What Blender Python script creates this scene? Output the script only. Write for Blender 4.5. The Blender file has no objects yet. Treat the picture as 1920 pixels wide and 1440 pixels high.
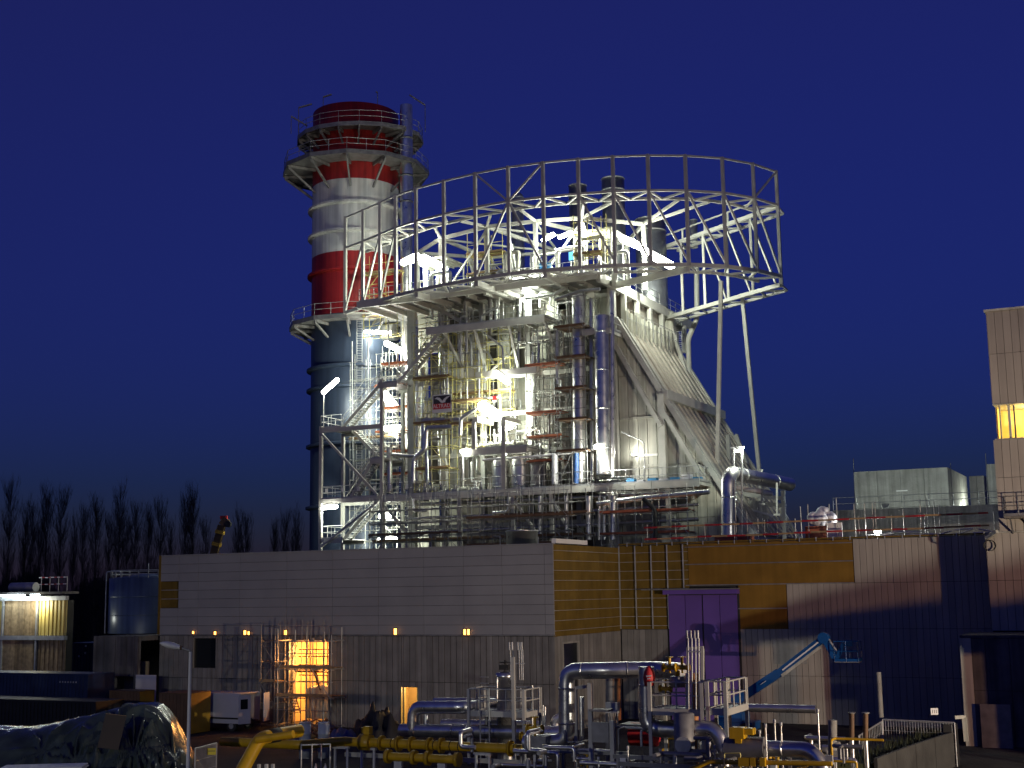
import bpy, bmesh, math, random
from mathutils import Vector, Matrix, noise
random.seed(7)
rnd = random.random
def ru(a, b): return a + (b - a) * random.random()

# ------------------------------------------------------------------ camera
FPX, EYE = 2500.0, 8.4                    # focal length in photo pixels, eye height in metres
PITCH, ROLL = math.atan(387 / 2500.0), 0.015
_c, _s = math.cos(ROLL), math.sin(ROLL)
_f = Vector((0, math.cos(PITCH), math.sin(PITCH)))
_u0 = Vector((0, -math.sin(PITCH), math.cos(PITCH)))
CR = Vector((1, 0, 0)) * _c - _u0 * _s
CU = Vector((1, 0, 0)) * _s + _u0 * _c
CAM = Vector((0, 0, EYE))
scene = bpy.context.scene
col = scene.collection
cd = bpy.data.cameras.new('camera'); cam = bpy.data.objects.new('camera', cd); col.objects.link(cam)
cd.sensor_width = 36.0; cd.lens = 36.0 * FPX / 1920.0; cd.clip_start = 0.5; cd.clip_end = 6000
m = Matrix.Identity(4)
for i in range(3):
    m[i][0], m[i][1], m[i][2], m[i][3] = CR[i], CU[i], -_f[i], CAM[i]
cam.matrix_world = m
scene.camera = cam

# ------------------------------------------------------------------ world, exposure
SKY_STRENGTH = 0.15
w = bpy.data.worlds.new('World'); scene.world = w; w.use_nodes = True
nt = w.node_tree; nt.nodes.clear()
out = nt.nodes.new('ShaderNodeOutputWorld'); bg = nt.nodes.new('ShaderNodeBackground')
sky = nt.nodes.new('ShaderNodeTexSky'); sky.sky_type = 'NISHITA'; sky.sun_disc = False
sky.sun_elevation = math.radians(0.9); sky.sun_rotation = math.radians(200)
sky.ozone_density = 10.0; sky.air_density = 1.0; sky.dust_density = 0.4
tint = nt.nodes.new('ShaderNodeMix'); tint.data_type = 'RGBA'; tint.blend_type = 'ADD'
tint.inputs['Factor'].default_value = 1.0
SKY_TINT = (0.070, 0.052, 0.13, 1.0)      # faint even glow of the lit site in the air
tint.inputs[7].default_value = SKY_TINT
nt.links.new(sky.outputs[0], tint.inputs[6]); nt.links.new(tint.outputs[2], bg.inputs['Color'])
bg.inputs['Strength'].default_value = SKY_STRENGTH
nt.links.new(bg.outputs[0], out.inputs[0])
vs = scene.view_settings
vs.view_transform = 'Standard'; vs.look = 'None'; vs.exposure = 0.0; vs.gamma = 1.0; vs.use_curve_mapping = False
scene.cycles.use_denoising = True
try: scene.cycles.denoiser = 'OPENIMAGEDENOISE'
except Exception: pass
scene.cycles.max_bounces = 5; scene.cycles.diffuse_bounces = 2; scene.cycles.glossy_bounces = 3
scene.cycles.transmission_bounces = 4; scene.cycles.sample_clamp_indirect = 4.0
scene.cycles.use_light_tree = True; scene.cycles.caustics_reflective = False; scene.cycles.caustics_refractive = False

# ------------------------------------------------------------------ measuring helpers: the plant's own axes (u along the halls, v into depth)
TH = math.radians(26)
UU = Vector((math.cos(TH), -math.sin(TH), 0)); VV = Vector((math.sin(TH), math.cos(TH), 0)); ZZ = Vector((0, 0, 1))
ROT = Matrix(((UU.x, VV.x, 0), (UU.y, VV.y, 0), (0, 0, 1)))
def W(u, v, z): return UU * u + VV * v + ZZ * z
def uvz(p): return (p.dot(UU), p.dot(VV), p.z)
def ray(x, y):
    d = CR * ((x - 960) / FPX) - CU * ((y - 720) / FPX) + _f
    return d / d.y
def Pd(x, y, d): return CAM + ray(x, y) * d
def Pz(x, y, z):
    r = ray(x, y); return CAM + r * ((z - EYE) / r.z)
def Pv(x, y, V):
    r = ray(x, y); return CAM + r * (V / r.dot(VV))
def Pu(x, y, U):
    r = ray(x, y); return CAM + r * (U / r.dot(UU))

# ------------------------------------------------------------------ materials
MATS = {}
def mat(name, color, rough=0.6, metal=0.0, noise_amt=0.15, noise_scale=0.8, obj_var=0.0, bump=0.0, bump_scale=8.0,
        spec=0.5, streak=0.0, emit=0.0, alpha=None, trans=0.0):
    if name in MATS: return MATS[name]
    M = bpy.data.materials.new(name); M.use_nodes = True; t = M.node_tree; N = t.nodes; L = t.links
    b = N['Principled BSDF']
    b.inputs['Roughness'].default_value = rough; b.inputs['Metallic'].default_value = metal
    b.inputs['Specular IOR Level'].default_value = spec
    if trans: b.inputs['Transmission Weight'].default_value = trans
    if emit:
        b.inputs['Emission Color'].default_value = (*color, 1); b.inputs['Emission Strength'].default_value = emit
        b.inputs['Base Color'].default_value = (*color, 1); MATS[name] = M; return M
    geo = N.new('ShaderNodeNewGeometry')
    tx = N.new('ShaderNodeTexNoise'); tx.inputs['Scale'].default_value = noise_scale; tx.inputs['Detail'].default_value = 6
    L.new(geo.outputs['Position'], tx.inputs['Vector'])
    mr = N.new('ShaderNodeMapRange'); mr.inputs[1].default_value = 0.3; mr.inputs[2].default_value = 0.7
    mr.inputs[3].default_value = 1 - noise_amt; mr.inputs[4].default_value = 1 + noise_amt
    L.new(tx.outputs['Fac'], mr.inputs[0])
    val = mr.outputs[0]
    if obj_var:
        oi = N.new('ShaderNodeObjectInfo'); r2 = N.new('ShaderNodeMapRange')
        r2.inputs[3].default_value = 1 - obj_var; r2.inputs[4].default_value = 1 + obj_var
        L.new(oi.outputs['Random'], r2.inputs[0])
        mu = N.new('ShaderNodeMath'); mu.operation = 'MULTIPLY'; L.new(val, mu.inputs[0]); L.new(r2.outputs[0], mu.inputs[1]); val = mu.outputs[0]
    if streak:
        mp = N.new('ShaderNodeMapping'); mp.inputs['Scale'].default_value = (3.0, 3.0, 0.12)
        L.new(geo.outputs['Position'], mp.inputs[0]); t2 = N.new('ShaderNodeTexNoise'); t2.inputs['Scale'].default_value = 1.0; t2.inputs['Detail'].default_value = 5
        L.new(mp.outputs[0], t2.inputs['Vector']); r3 = N.new('ShaderNodeMapRange'); r3.inputs[1].default_value = 0.35; r3.inputs[2].default_value = 0.65
        r3.inputs[3].default_value = 1 - streak; r3.inputs[4].default_value = 1 + streak * .4; L.new(t2.outputs['Fac'], r3.inputs[0])
        mu = N.new('ShaderNodeMath'); mu.operation = 'MULTIPLY'; L.new(val, mu.inputs[0]); L.new(r3.outputs[0], mu.inputs[1]); val = mu.outputs[0]
    vm = N.new('ShaderNodeVectorMath'); vm.operation = 'SCALE'; vm.inputs[0].default_value = color
    L.new(val, vm.inputs['Scale']); L.new(vm.outputs[0], b.inputs['Base Color'])
    rr = N.new('ShaderNodeMapRange'); rr.inputs[3].default_value = max(0.03, rough - .12); rr.inputs[4].default_value = min(1, rough + .12)
    L.new(tx.outputs['Fac'], rr.inputs[0]); L.new(rr.outputs[0], b.inputs['Roughness'])
    if bump:
        t4 = N.new('ShaderNodeTexNoise'); t4.inputs['Scale'].default_value = bump_scale; t4.inputs['Detail'].default_value = 8
        L.new(geo.outputs['Position'], t4.inputs['Vector'])
        bp = N.new('ShaderNodeBump'); bp.inputs['Strength'].default_value = bump; bp.inputs['Distance'].default_value = 0.1
        L.new(t4.outputs['Fac'], bp.inputs['Height']); L.new(bp.outputs[0], b.inputs['Normal'])
    MATS[name] = M; return M

STEEL = mat('painted_steel', (.46, .46, .42), .5, 0, .12, 1.2, .06)
GALV = mat('galvanised_steel', (.42, .43, .43), .45, .35, .2, 3.0, .06)
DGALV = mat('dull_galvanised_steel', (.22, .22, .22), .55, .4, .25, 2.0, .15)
ALU = mat('aluminium_cladding', (.66, .66, .64), .31, .92, .14, 1.6, .10, .12, 2.5)
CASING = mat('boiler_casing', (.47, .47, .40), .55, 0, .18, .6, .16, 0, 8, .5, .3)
SHADE_DARK = mat('gap_shade_dark_steel', (.13, .12, .10), .6, 0, .25, .6, .25, 0, 8, .5, .35)  # shade of open bays put into the casing colour; also dark balcony steel
DUCT = mat('duct_casing', (.42, .39, .34), .5, .0, .14, .6, .06, 0, 8, .5, .15)
CONC = mat('concrete', (.30, .295, .27), .9, 0, .2, .7, .05, .3, 6, .3, .25)
DCONC = mat('dark_concrete', (.11, .108, .108), .9, 0, .3, .8, .05, .3, 6, .3, .3)
LPANEL = mat('grey_wall_panel', (.27, .27, .27), .55, .1, .06, .6, .04)
RIBPANEL = mat('ribbed_concrete_panel', (.20, .195, .185), .85, 0, .16, 1.0, .12, .2, 9, .3, .25)
TANPANEL = mat('clad_panel', (.36, .33, .28), .5, 0, .07, .5, .06, 0, 8, .5, .12)
JOINT = mat('joint_dark', (.03, .03, .03), .9, 0, .1)
INSUL = mat('mineral_wool', (.165, .108, .024), .95, 0, .2, .9, .0, .4, 30, .1, .12)
INSULB = mat('insulation_board', (.22, .125, .025), .9, 0, .15, .7, .07, .3, 30, .1, .1)
PURPLE = mat('purple_paint', (.11, .055, .29), .5, 0, .08, .7, .05)
RED = mat('red_paint', (.34, .018, .018), .5, 0, .2, .4, .0, 0, 8, .5, .3)
WHITE = mat('white_paint', (.62, .62, .60), .5, 0, .1, .4, 0, 0, 8, .5, .2)
STACKGREY = mat('stack_grey_paint', (.042, .06, .10), .4, .2, .1, .4, 0, 0, 8, .5, .15)
ORANGE = mat('orange_board', (.34, .105, .05), .75, 0, .3, 2.0, .25)
PLANK = mat('scaffold_plank', (.30, .20, .10), .85, 0, .3, 2.0, .3)
SCAFY = mat('scaffold_tube_yellow', (.55, .50, .18), .5, .2, .2, 2.0, .1)
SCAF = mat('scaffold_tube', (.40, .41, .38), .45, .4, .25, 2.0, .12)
YELLOW = mat('yellow_pipe_paint', (.62, .37, .012), .38, 0, .14, 1.4, .06, 0, 8, .5, .12)
BLUEL = mat('blue_lift_paint', (.007, .072, .25), .35, 0, .12, 1.5, .05)
BLACK = mat('black_rubber', (.02, .02, .02), .7, 0, .2)
TANKB = mat('tank_blue_paint', (.10, .14, .20), .35, .1, .15, .5, 0, 0, 8, .5, .2)
SLABM = mat('dark_slab', (.045, .045, .042), .9, 0, .3, 1.0, .1, .2, 6)
BARKF = mat('far_bark', (.03, .028, .03), .95, 0, .3, 4)
CBLACK = mat('container_black', (.008, .009, .012), .6, 0, .25, 1.2, .1)
CBLUE = mat('container_blue', (.014, .024, .07), .5, 0, .25, 1.2, .1)
TIMBER = mat('timber_cladding', (.36, .26, .14), .7, 0, .3, 4.0, .12, .2, 20, .4, .35)
YSHEET = mat('yellow_sheet', (.62, .50, .16), .5, 0, .1, 2.0, .1)
TARP = mat('tarp_plastic', (.05, .068, .056), .24, 0, .35, 1.0, 0, .15, 4.0, .6)
CARD = mat('cardboard', (.06, .05, .04), .9, 0, .15)
VANW = mat('van_white_paint', (.55, .56, .60), .35, 0, .06)
GLASS = mat('dark_glass', (.015, .018, .02), .08, 0, .05)
CRATEY = mat('yellow_crate', (.40, .24, .02), .6, 0, .2, 1.5, .05)
BROWN = mat('brown_crate', (.14, .08, .04), .7, 0, .2, 1.5, .05)
BARREL = mat('barrel_blue_white', (.45, .50, .55), .4, 0, .15)
SIGNW = mat('sign_white', (.75, .75, .72), .5, 0, .05)
SIGNY = mat('sign_yellow', (.60, .50, .03), .5, 0, .05)
SIGNR = mat('sign_red', (.55, .03, .03), .5, 0, .05)
SIGNK = mat('sign_black', (.03, .03, .035), .5, 0, .05)
BARK = mat('poplar_bark', (.025, .022, .02), .95, 0, .3, 4)
GROUND = mat('yard_gravel', (.055, .05, .046), .95, 0, .35, .5, 0, .5, 5, .2)
GRASS = mat('grass_green', (.028, .034, .012), .95, 0, .3, 2)
HOSE = mat('orange_hose', (.45, .2, .08), .7, 0, .3)
ROLLM = mat('insulation_roll', (.42, .40, .36), .9, 0, .2, 3)
REDP = mat('red_cover', (.50, .03, .03), .6, 0, .15, 3)
LTUBE = mat('lit_tube', (1.0, .985, .86), emit=35)
LTUBEC = mat('lit_tube_cool', (.8, .95, 1.0), emit=30)
LWARM = mat('lit_gap_orange', (1.0, .38, .06), emit=9)
LSODIUM = mat('lit_sodium_lamp', (1.0, .62, .28), emit=30)
PLASTIC = mat('plastic_sheet', (.75, .68, .52), .5, 0, .2, 1.5, 0, .3, 3)
INT = mat('interior_plaster', (.55, .42, .22), .8, 0, .2, .8)
INTY = mat('interior_yellow', (.70, .55, .22), .6, 0, .15, 2)
BLUEBAG = mat('blue_tarpaulin', (.02, .07, .22), .5, 0, .3, 3, 0, .5, 4)
BLUEBOX = mat('blue_box', (.05, .25, .5), .5)
CRANEY = mat('crane_dark_yellow', (.07, .04, .008), .6, 0, .3)
SACK = mat('white_sack', (.7, .7, .72), .6, 0, .2, 3, 0, .6, 5)

# ------------------------------------------------------------------ object helpers
WM = {}
def reg(o, M):
    WM[o] = M.copy()
def thing(name, label, cat, loc, group=None):
    o = bpy.data.objects.new(name, None); col.objects.link(o); o.empty_display_size = .3
    M = Matrix.Translation(loc); o.matrix_basis = M; reg(o, M)
    o['label'] = label; o['category'] = cat
    if group: o['group'] = group
    return o
def tag(o, label, cat, group=None):
    o['label'] = label; o['category'] = cat
    if group: o['group'] = group
    return o
def put(name, data, M, parent=None):
    o = bpy.data.objects.new(name, data); col.objects.link(o)
    if parent is not None:
        o.parent = parent; o.matrix_parent_inverse = WM[parent].inverted()
    o.matrix_basis = M; reg(o, M); return o
PRIM = {}
def prim(kind, mt):
    k = (kind, mt.name)
    if k in PRIM: return PRIM[k]
    bm = bmesh.new()
    if kind == 'cube': bmesh.ops.create_cube(bm, size=1)
    elif kind == 'ball':
        bmesh.ops.create_uvsphere(bm, u_segments=14, v_segments=10, radius=1)
        for f in bm.faces: f.smooth = True
    else:
        n = int(kind[3:]); bmesh.ops.create_cone(bm, segments=n, radius1=1, radius2=1, depth=1, cap_ends=True)
        for f in bm.faces: f.smooth = len(f.verts) == 4
    me = bpy.data.meshes.new(kind); bm.to_mesh(me); bm.free(); me.materials.append(mt); PRIM[k] = me; return me
def frame(p, q, up=ZZ):
    d = (q - p); L = d.length; d = d / max(L, 1e-6)
    if abs(d.dot(up)) > .98: up = VV
    x = up.cross(d).normalized() * -1; y = d.cross(x).normalized()
    M = Matrix.Identity(4)
    for i in range(3): M[i][0], M[i][1], M[i][2], M[i][3] = x[i], y[i], d[i], (p[i] + q[i]) / 2
    return M, L
def bar(name, p, q, wd, ht, mt, parent, up=ZZ):
    M, L = frame(p, q, up)
    return put(name, prim('cube', mt), M @ Matrix.Diagonal((wd, ht, L, 1)), parent)
def rod(name, p, q, r, mt, parent, n=10):
    M, L = frame(p, q)
    return put(name, prim('cyl%d' % n, mt), M @ Matrix.Diagonal((r, r, L, 1)), parent)
def boxp(name, u0, u1, v0, v1, z0, z1, mt, parent=None):
    c = W((u0 + u1) / 2, (v0 + v1) / 2, (z0 + z1) / 2)
    M = Matrix.Translation(c) @ ROT.to_4x4() @ Matrix.Diagonal((abs(u1 - u0), abs(v1 - v0), abs(z1 - z0), 1))
    return put(name, prim('cube', mt), M, parent)
class MB:
    def __init__(s): s.v = []; s.f = []; s.sm = []
    def face_block(s, vs, fs, smooth=False):
        b = len(s.v); s.v += [tuple(x) for x in vs]; s.f += [tuple(b + i for i in f) for f in fs]; s.sm += [smooth] * len(fs)
    def bar(s, p, q, wd, ht=None, up=ZZ):
        ht = ht or wd; M, L = frame(p, q, up); vs = []
        for k in (-.5, .5):
            for a, b in ((-.5, -.5), (.5, -.5), (.5, .5), (-.5, .5)): vs.append(M @ Vector((a * wd, b * ht, k * L)))
        s.face_block(vs, [(0, 3, 2, 1), (4, 5, 6, 7), (0, 1, 5, 4), (1, 2, 6, 5), (2, 3, 7, 6), (3, 0, 4, 7)])
    def rod(s, p, q, r, n=6, r2=None):
        r2 = r if r2 is None else r2; M, L = frame(p, q); vs = []
        for k, rr in ((-.5, r), (.5, r2)):
            for i in range(n):
                a = 2 * math.pi * i / n; vs.append(M @ Vector((rr * math.cos(a), rr * math.sin(a), k * L)))
        fs = [(i, (i + 1) % n, n + (i + 1) % n, n + i) for i in range(n)]
        s.face_block(vs, fs, True); s.face_block(vs, [tuple(range(n - 1, -1, -1)), tuple(range(n, 2 * n))])
    def boxp(s, u0, u1, v0, v1, z0, z1):
        vs = [W(u, v, z) for z in (z0, z1) for u, v in ((u0, v0), (u1, v0), (u1, v1), (u0, v1))]
        s.face_block(vs, [(0, 3, 2, 1), (4, 5, 6, 7), (0, 1, 5, 4), (1, 2, 6, 5), (2, 3, 7, 6), (3, 0, 4, 7)])
    def prism(s, pts, h):          # horizontal polygon extruded up
        n = len(pts); vs = [Vector(p) for p in pts] + [Vector(p) + ZZ * h for p in pts]
        s.face_block(vs, [tuple(range(n - 1, -1, -1)), tuple(range(n, 2 * n))] + [(i, (i + 1) % n, n + (i + 1) % n, n + i) for i in range(n)])
    def sweep(s, pts, r, n=14, bend=1.6, caps=True):
        path = []
        P = [Vector(p) for p in pts]
        for i, p in enumerate(P):
            if i in (0, len(P) - 1): path.append(p); continue
            a = (P[i - 1] - p); b = (P[i + 1] - p); k = min(bend * r, a.length * .48, b.length * .48)
            A = p + a.normalized() * k; B = p + b.normalized() * k
            for j in range(6):
                t = j / 5; path.append(A * (1 - t) ** 2 + p * 2 * t * (1 - t) + B * t * t)
        nrm = None; rings = []
        for i, p in enumerate(path):
            d = (path[min(i + 1, len(path) - 1)] - path[max(i - 1, 0)]).normalized()
            if nrm is None:
                ref = ZZ if abs(d.z) < .9 else UU
                nrm = ref.cross(d).normalized()
            else: nrm = (nrm - d * nrm.dot(d)).normalized()
            bn = d.cross(nrm)
            rings.append([p + nrm * (r * math.cos(2 * math.pi * k / n)) + bn * (r * math.sin(2 * math.pi * k / n)) for k in range(n)])
        vs = [v for rg in rings for v in rg]; m_ = len(rings)
        fs = [(i * n + k, i * n + (k + 1) % n, (i + 1) * n + (k + 1) % n, (i + 1) * n + k) for i in range(m_ - 1) for k in range(n)]
        s.face_block(vs, fs, True)
        if caps: s.face_block(rings[0], [tuple(range(n - 1, -1, -1))]); s.face_block(rings[-1], [tuple(range(n))])
        return path
    def lathe(s, c, prof, n=32, a0=0, a1=2 * math.pi, smooth=True):
        full = abs(a1 - a0 - 2 * math.pi) < 1e-6; k = n if full else n + 1; vs = []
        for r, z in prof:
            for i in range(k):
                a = a0 + (a1 - a0) * i / n; vs.append((c[0] + r * math.cos(a), c[1] + r * math.sin(a), c[2] + z))
        fs = []
        for j in range(len(prof) - 1):
            for i in range(n):
                i2 = (i + 1) % k; fs.append((j * k + i, j * k + i2, (j + 1) * k + i2, (j + 1) * k + i))
        s.face_block(vs, fs, smooth)
    def build(s, name, mt, parent=None, M=None):
        me = bpy.data.meshes.new(name); me.from_pydata(s.v, [], s.f); me.polygons.foreach_set('use_smooth', s.sm); me.update()
        me.materials.append(mt)
        # meshes are made in world metres; move the origin to the base of the piece
        xs = [v[0] for v in s.v]; ys = [v[1] for v in s.v]; zs = [v[2] for v in s.v]
        o = Vector(((min(xs) + max(xs)) / 2, (min(ys) + max(ys)) / 2, min(zs)))
        me.transform(Matrix.Translation(-o))
        return put(name, me, Matrix.Translation(o), parent)
def pipe(name, pts, r, mt, parent=None, n=14, bend=1.8, bands=0, bandmat=None):
    b = MB(); path = b.sweep(pts, r, n, bend); o = b.build(name, mt, parent)
    if bands:
        acc = bands * .5
        for i in range(len(pts) - 1):
            p, q = Vector(pts[i]), Vector(pts[i + 1]); L = (q - p).length; d = (q - p) / L; k = max(r * 2.2, bands * .4)
            while k < L - r * 2.0:
                rod('cladding_band', p + d * (k - .04), p + d * (k + .04), r * 1.03, bandmat or mt, o, 14); k += bands
    return o
def railing(pts, parent, mt=None, h=1.1, step=1.5, toe=True, name='railing', r=.028):
    b = MB()
    for i in range(len(pts) - 1):
        p, q = Vector(pts[i]), Vector(pts[i + 1]); L = (q - p).length; n = max(1, round(L / step))
        for k in range(n + 1):
            a = p + (q - p) * (k / n); b.rod(a, a + ZZ * h, r, 5)
        for z in (h, h * .52): b.rod(p + ZZ * z, q + ZZ * z, r, 5)
        if toe: b.bar(p + ZZ * .08, q + ZZ * .08, .02, .15)
    return b.build(name, mt or GALV, parent)
def lamp_light(parent, loc, power, color=(1, .97, .86), size=.25):
    ld = bpy.data.lights.new('light', 'POINT'); ld.energy = power; ld.color = color; ld.shadow_soft_size = size
    return put('light', ld, Matrix.Translation(loc), parent)

# ================================================================== GROUND
b = MB(); b.face_block([(-2500, -400, 0), (2500, -400, 0), (2500, 4500, 0), (-2500, 4500, 0)], [(0, 1, 2, 3)])
g = b.build('ground', GROUND); g['kind'] = 'structure'

# ================================================================== wall helper: panels around openings
def cut_rects(u0, u1, z0, z1, holes, edges):
    """cells between the given u edges, minus the openings"""
    es = sorted(set([e for e in edges if u0 <= e <= u1] + [u0, u1] + [h[i] for h in holes for i in (0, 1) if u0 < h[i] < u1]))
    res = []
    for a, c in zip(es, es[1:]):
        if c - a < .03: continue
        segs = [(z0, z1)]; mid = (a + c) / 2
        for h in holes:
            if h[0] < mid < h[1]:
                ns = []
                for s0, s1 in segs:
                    if h[2] > s0: ns.append((s0, min(s1, h[2])))
                    if h[3] < s1: ns.append((max(s0, h[3]), s1))
                segs = [x for x in ns if x[1] - x[0] > .03]
        res += [(a, c, s0, s1) for s0, s1 in segs]
    return res
def panel_rows(parent, u0, u1, v, rows, pitch, holes, mt, gap=.022, thick=.09, name='wall_panel', edges=None):
    n = max(1, round((u1 - u0) / pitch)); es = edges or [u0 + (u1 - u0) * i / n for i in range(n + 1)]
    for z0, z1 in rows:
        for a, c, s0, s1 in cut_rects(u0, u1, z0, z1, holes, es):
            j = ru(-.006, .006)
            boxp(name, a + gap / 2, c - gap / 2, v + j, v + thick, s0 + gap / 2, s1 - gap / 2, mt, parent)
def backing(parent, u0, u1, v, z0, z1, holes, mt, thick=.25, name='wall_core'):
    for a, c, s0, s1 in cut_rects(u0, u1, z0, z1, holes, []): boxp(name, a, c, v, v + thick, s0, s1, mt, parent)
def ux(x, y, V): return Pv(x, y, V).dot(UU)
def zx(x, y, V): return Pv(x, y, V).z

# ================================================================== LOW HALL (long grey wall)
VL = 72.91; UL0, UL1 = -62.75, -33.0; ZT, ZM = 11.1, 5.77
hall = thing('low_hall', 'long low hall with grey banded cladding above a dark ribbed concrete base', 'building', W(-48, VL + 5, 0))
door_hole = (ux(543, 1250, VL), ux(616, 1250, VL), 0.0, zx(580, 1203, VL))
small_hole = (ux(753, 1310, VL), ux(782, 1310, VL), 0.0, zx(768, 1289, VL))
win_hole = (ux(363, 1220, VL), ux(404, 1220, VL), zx(383, 1252, VL), zx(383, 1197, VL))
holes = [door_hole, small_hole, win_hole]
panel_rows(hall, UL0, UL1, VL, [(0, 2.9), (2.9, ZM - .08)], .415, holes, RIBPANEL, gap=.035)
backing(hall, UL0 + .02, UL1 - .1, VL + .1, 0, ZT - .1, holes, JOINT)
notch = (UL0 - .1, ux(335, 1115, VL), zx(320, 1140, VL), zx(320, 1090, VL))
edges = [UL0] + [ux(x, 1110, VL) for x in (372, 450, 538, 624, 710, 795, 870, 942, 1022)] + [UL1]
nr = 9; zs = [ZM + (ZT - ZM) * i / nr for i in range(nr + 1)]
panel_rows(hall, UL0, UL1, VL - .03, list(zip(zs, zs[1:])), 1, [notch], LPANEL, gap=.018, edges=edges)
boxp('insulation_patch', UL0 + .02, notch[1] - .02, VL + .03, VL + .09, notch[2] + .02, notch[3] - .02, INSUL, hall)
for k in range(1, 3): boxp('rail', UL0 + .02, notch[1] - .02, VL + .01, VL + .03, notch[2] + k * .6, notch[2] + k * .6 + .03, GALV, hall)
boxp('corner_trim', UL0 - .18, UL0, VL - .06, VL + .3, ZM, ZT + .05, INSUL, hall)
boxp('drip_flashing', UL0, UL1, VL - .07, VL + .1, ZM - .06, ZM - .005, DGALV, hall)
boxp('coping', UL0, UL1, VL - .08, VL + .3, ZT + .0, ZT + .06, LPANEL, hall)
boxp('roof', UL0 + .2, UL1 - .06, VL + .35, 99.2, ZT - .45, ZT - .2, DCONC, hall)
boxp('end_wall', UL0, UL0 + .2, VL + .36, 99.2, 0, ZT - .5, RIBPANEL, hall)
wn = boxp('window', win_hole[0], win_hole[1], VL + .2, VL + .24, win_hole[2], win_hole[3], GLASS, hall)
for k in (0, 1): boxp('jamb', door_hole[k] - .09 * (1 - k), door_hole[k] + .09 * k, VL - .04, VL + .5, 0, door_hole[3], DGALV, hall)
boxp('lintel', door_hole[0] - .09, door_hole[1] + .09, VL - .04, VL + .5, door_hole[3] + .002, door_hole[3] + .18, DGALV, hall)
for k in (0, 1): boxp('door_frame', small_hole[k] - .05 * (1 - k), small_hole[k] + .05 * k, VL - .03, VL + .45, 0, small_hole[3], YSHEET, hall)
# lit rooms behind the two openings
for hl, dp in ((door_hole, 4.0), (small_hole, 3.0)):
    a, c, z0, z1 = hl; v0, v1 = VL + .52, VL + dp
    boxp('room_back_wall', a - 1.5, c + 1.5, v1, v1 + .2, 0, z1 + 1, INT, hall)
    boxp('room_side_wall', a - 1.5, a - 1.3, v0, v1 - .01, 0, z1 + 1, INT, hall); boxp('room_side_wall', c + 1.3, c + 1.5, v0, v1 - .01, 0, z1 + 1, INT, hall)
    boxp('room_ceiling', a - 1.5, c + 1.5, v0, v1 + .2, z1 + 1.01, z1 + 1.2, INT, hall)
a, c, z0, z1 = door_hole
wl = thing('work_lamp', 'orange work lamp glowing inside the tall scaffolded doorway', 'lamp', W((a + c) / 2 + .4, VL + 2.6, z1 - .9))
rod('lamp_bulb', W((a + c) / 2 + .2, VL + 2.6, z1 - .8), W((a + c) / 2 + .8, VL + 2.6, z1 - .8), .12, LSODIUM, wl); rod('lamp_cord', W((a + c) / 2 + .5, VL + 2.6, z1 - .68), W((a + c) / 2 + .5, VL + 2.6, z1 + 1), .02, BLACK, wl)
lamp_light(wl, W((a + c) / 2 + .3, VL + 2.2, z1 - 1.0), 2800, (1, .43, .11), .3)
a2, c2, _, z2 = small_hole
wl = thing('work_lamp', 'orange work lamp shining through the small side doorway', 'lamp', W((a2 + c2) / 2 + .2, VL + 2, z2 - .2))
rod('lamp_bulb', W((a2 + c2) / 2, VL + 2.0, z2 + .3), W((a2 + c2) / 2 + .4, VL + 2.0, z2 + .3), .1, LSODIUM, wl); rod('lamp_cord', W((a2 + c2) / 2 + .2, VL + 2, z2 + .4), W((a2 + c2) / 2 + .2, VL + 2, z2 + 1), .02, BLACK, wl)
lamp_light(wl, W((a2 + c2) / 2 + .3, VL + 1.7, z2 - .2), 260, (1, .6, .22), .2)
# plastic sheet hanging in the tall doorway
b = MB(); nx, nz = 14, 16; vs = []
for j in range(nz + 1):
    for i in range(nx + 1):
        vs.append(W(a + .45 + (c - a - .5) * i / nx, VL + 1.15 + .16 * math.sin(i * 1.1 + j * .18) + .1 * noise.noise((i * .4, j * .3, 0)), .35 + 2.15 * j / nz - .3 * (j / nz) * (i / nx - .5) ** 2 * 4))
b.face_block(vs, [(j * (nx + 1) + i, j * (nx + 1) + i + 1, (j + 1) * (nx + 1) + i + 1, (j + 1) * (nx + 1) + i) for j in range(nz) for i in range(nx)], True)
o = b.build('plastic_sheet', PLASTIC); sm = o.modifiers.new('thick', 'SOLIDIFY'); sm.thickness = .01
tag(o, 'crumpled pale plastic sheet hanging in the scaffolded doorway', 'sheet')
it = thing('inner_scaffold', 'dark scaffold bars silhouetted inside the glowing doorway', 'scaffold', W((a + c) / 2, VL + 1.5, 0))
for k in range(4): rod('standard', W(a + .25 + (c - a - .5) * k / 3, VL + 1.5, 0), W(a + .25 + (c - a - .5) * k / 3, VL + 1.5, z1 + .6), .035, BROWN, it, 6)
for z in (2.7, 3.1, 3.75, 4.3, 4.75): rod('ledger', W(a - .3, VL + 1.45, z), W(c + .3, VL + 1.45, z + .03), .04, BROWN, it, 6)
boxp('deck_board', a - .3, c - .1, VL + 1.1, VL + 1.42, 3.3, 3.4, BROWN, it); boxp('hopper', a + .95, a + 1.5, VL + 1.0, VL + 1.3, 3.42, 3.75, BLACK, it); bar('chute', W(a + 1.25, VL + 1.05, 3.3), W(a + 1.75, VL + 1.05, 2.2), .14, .14, BROWN, it)
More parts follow.
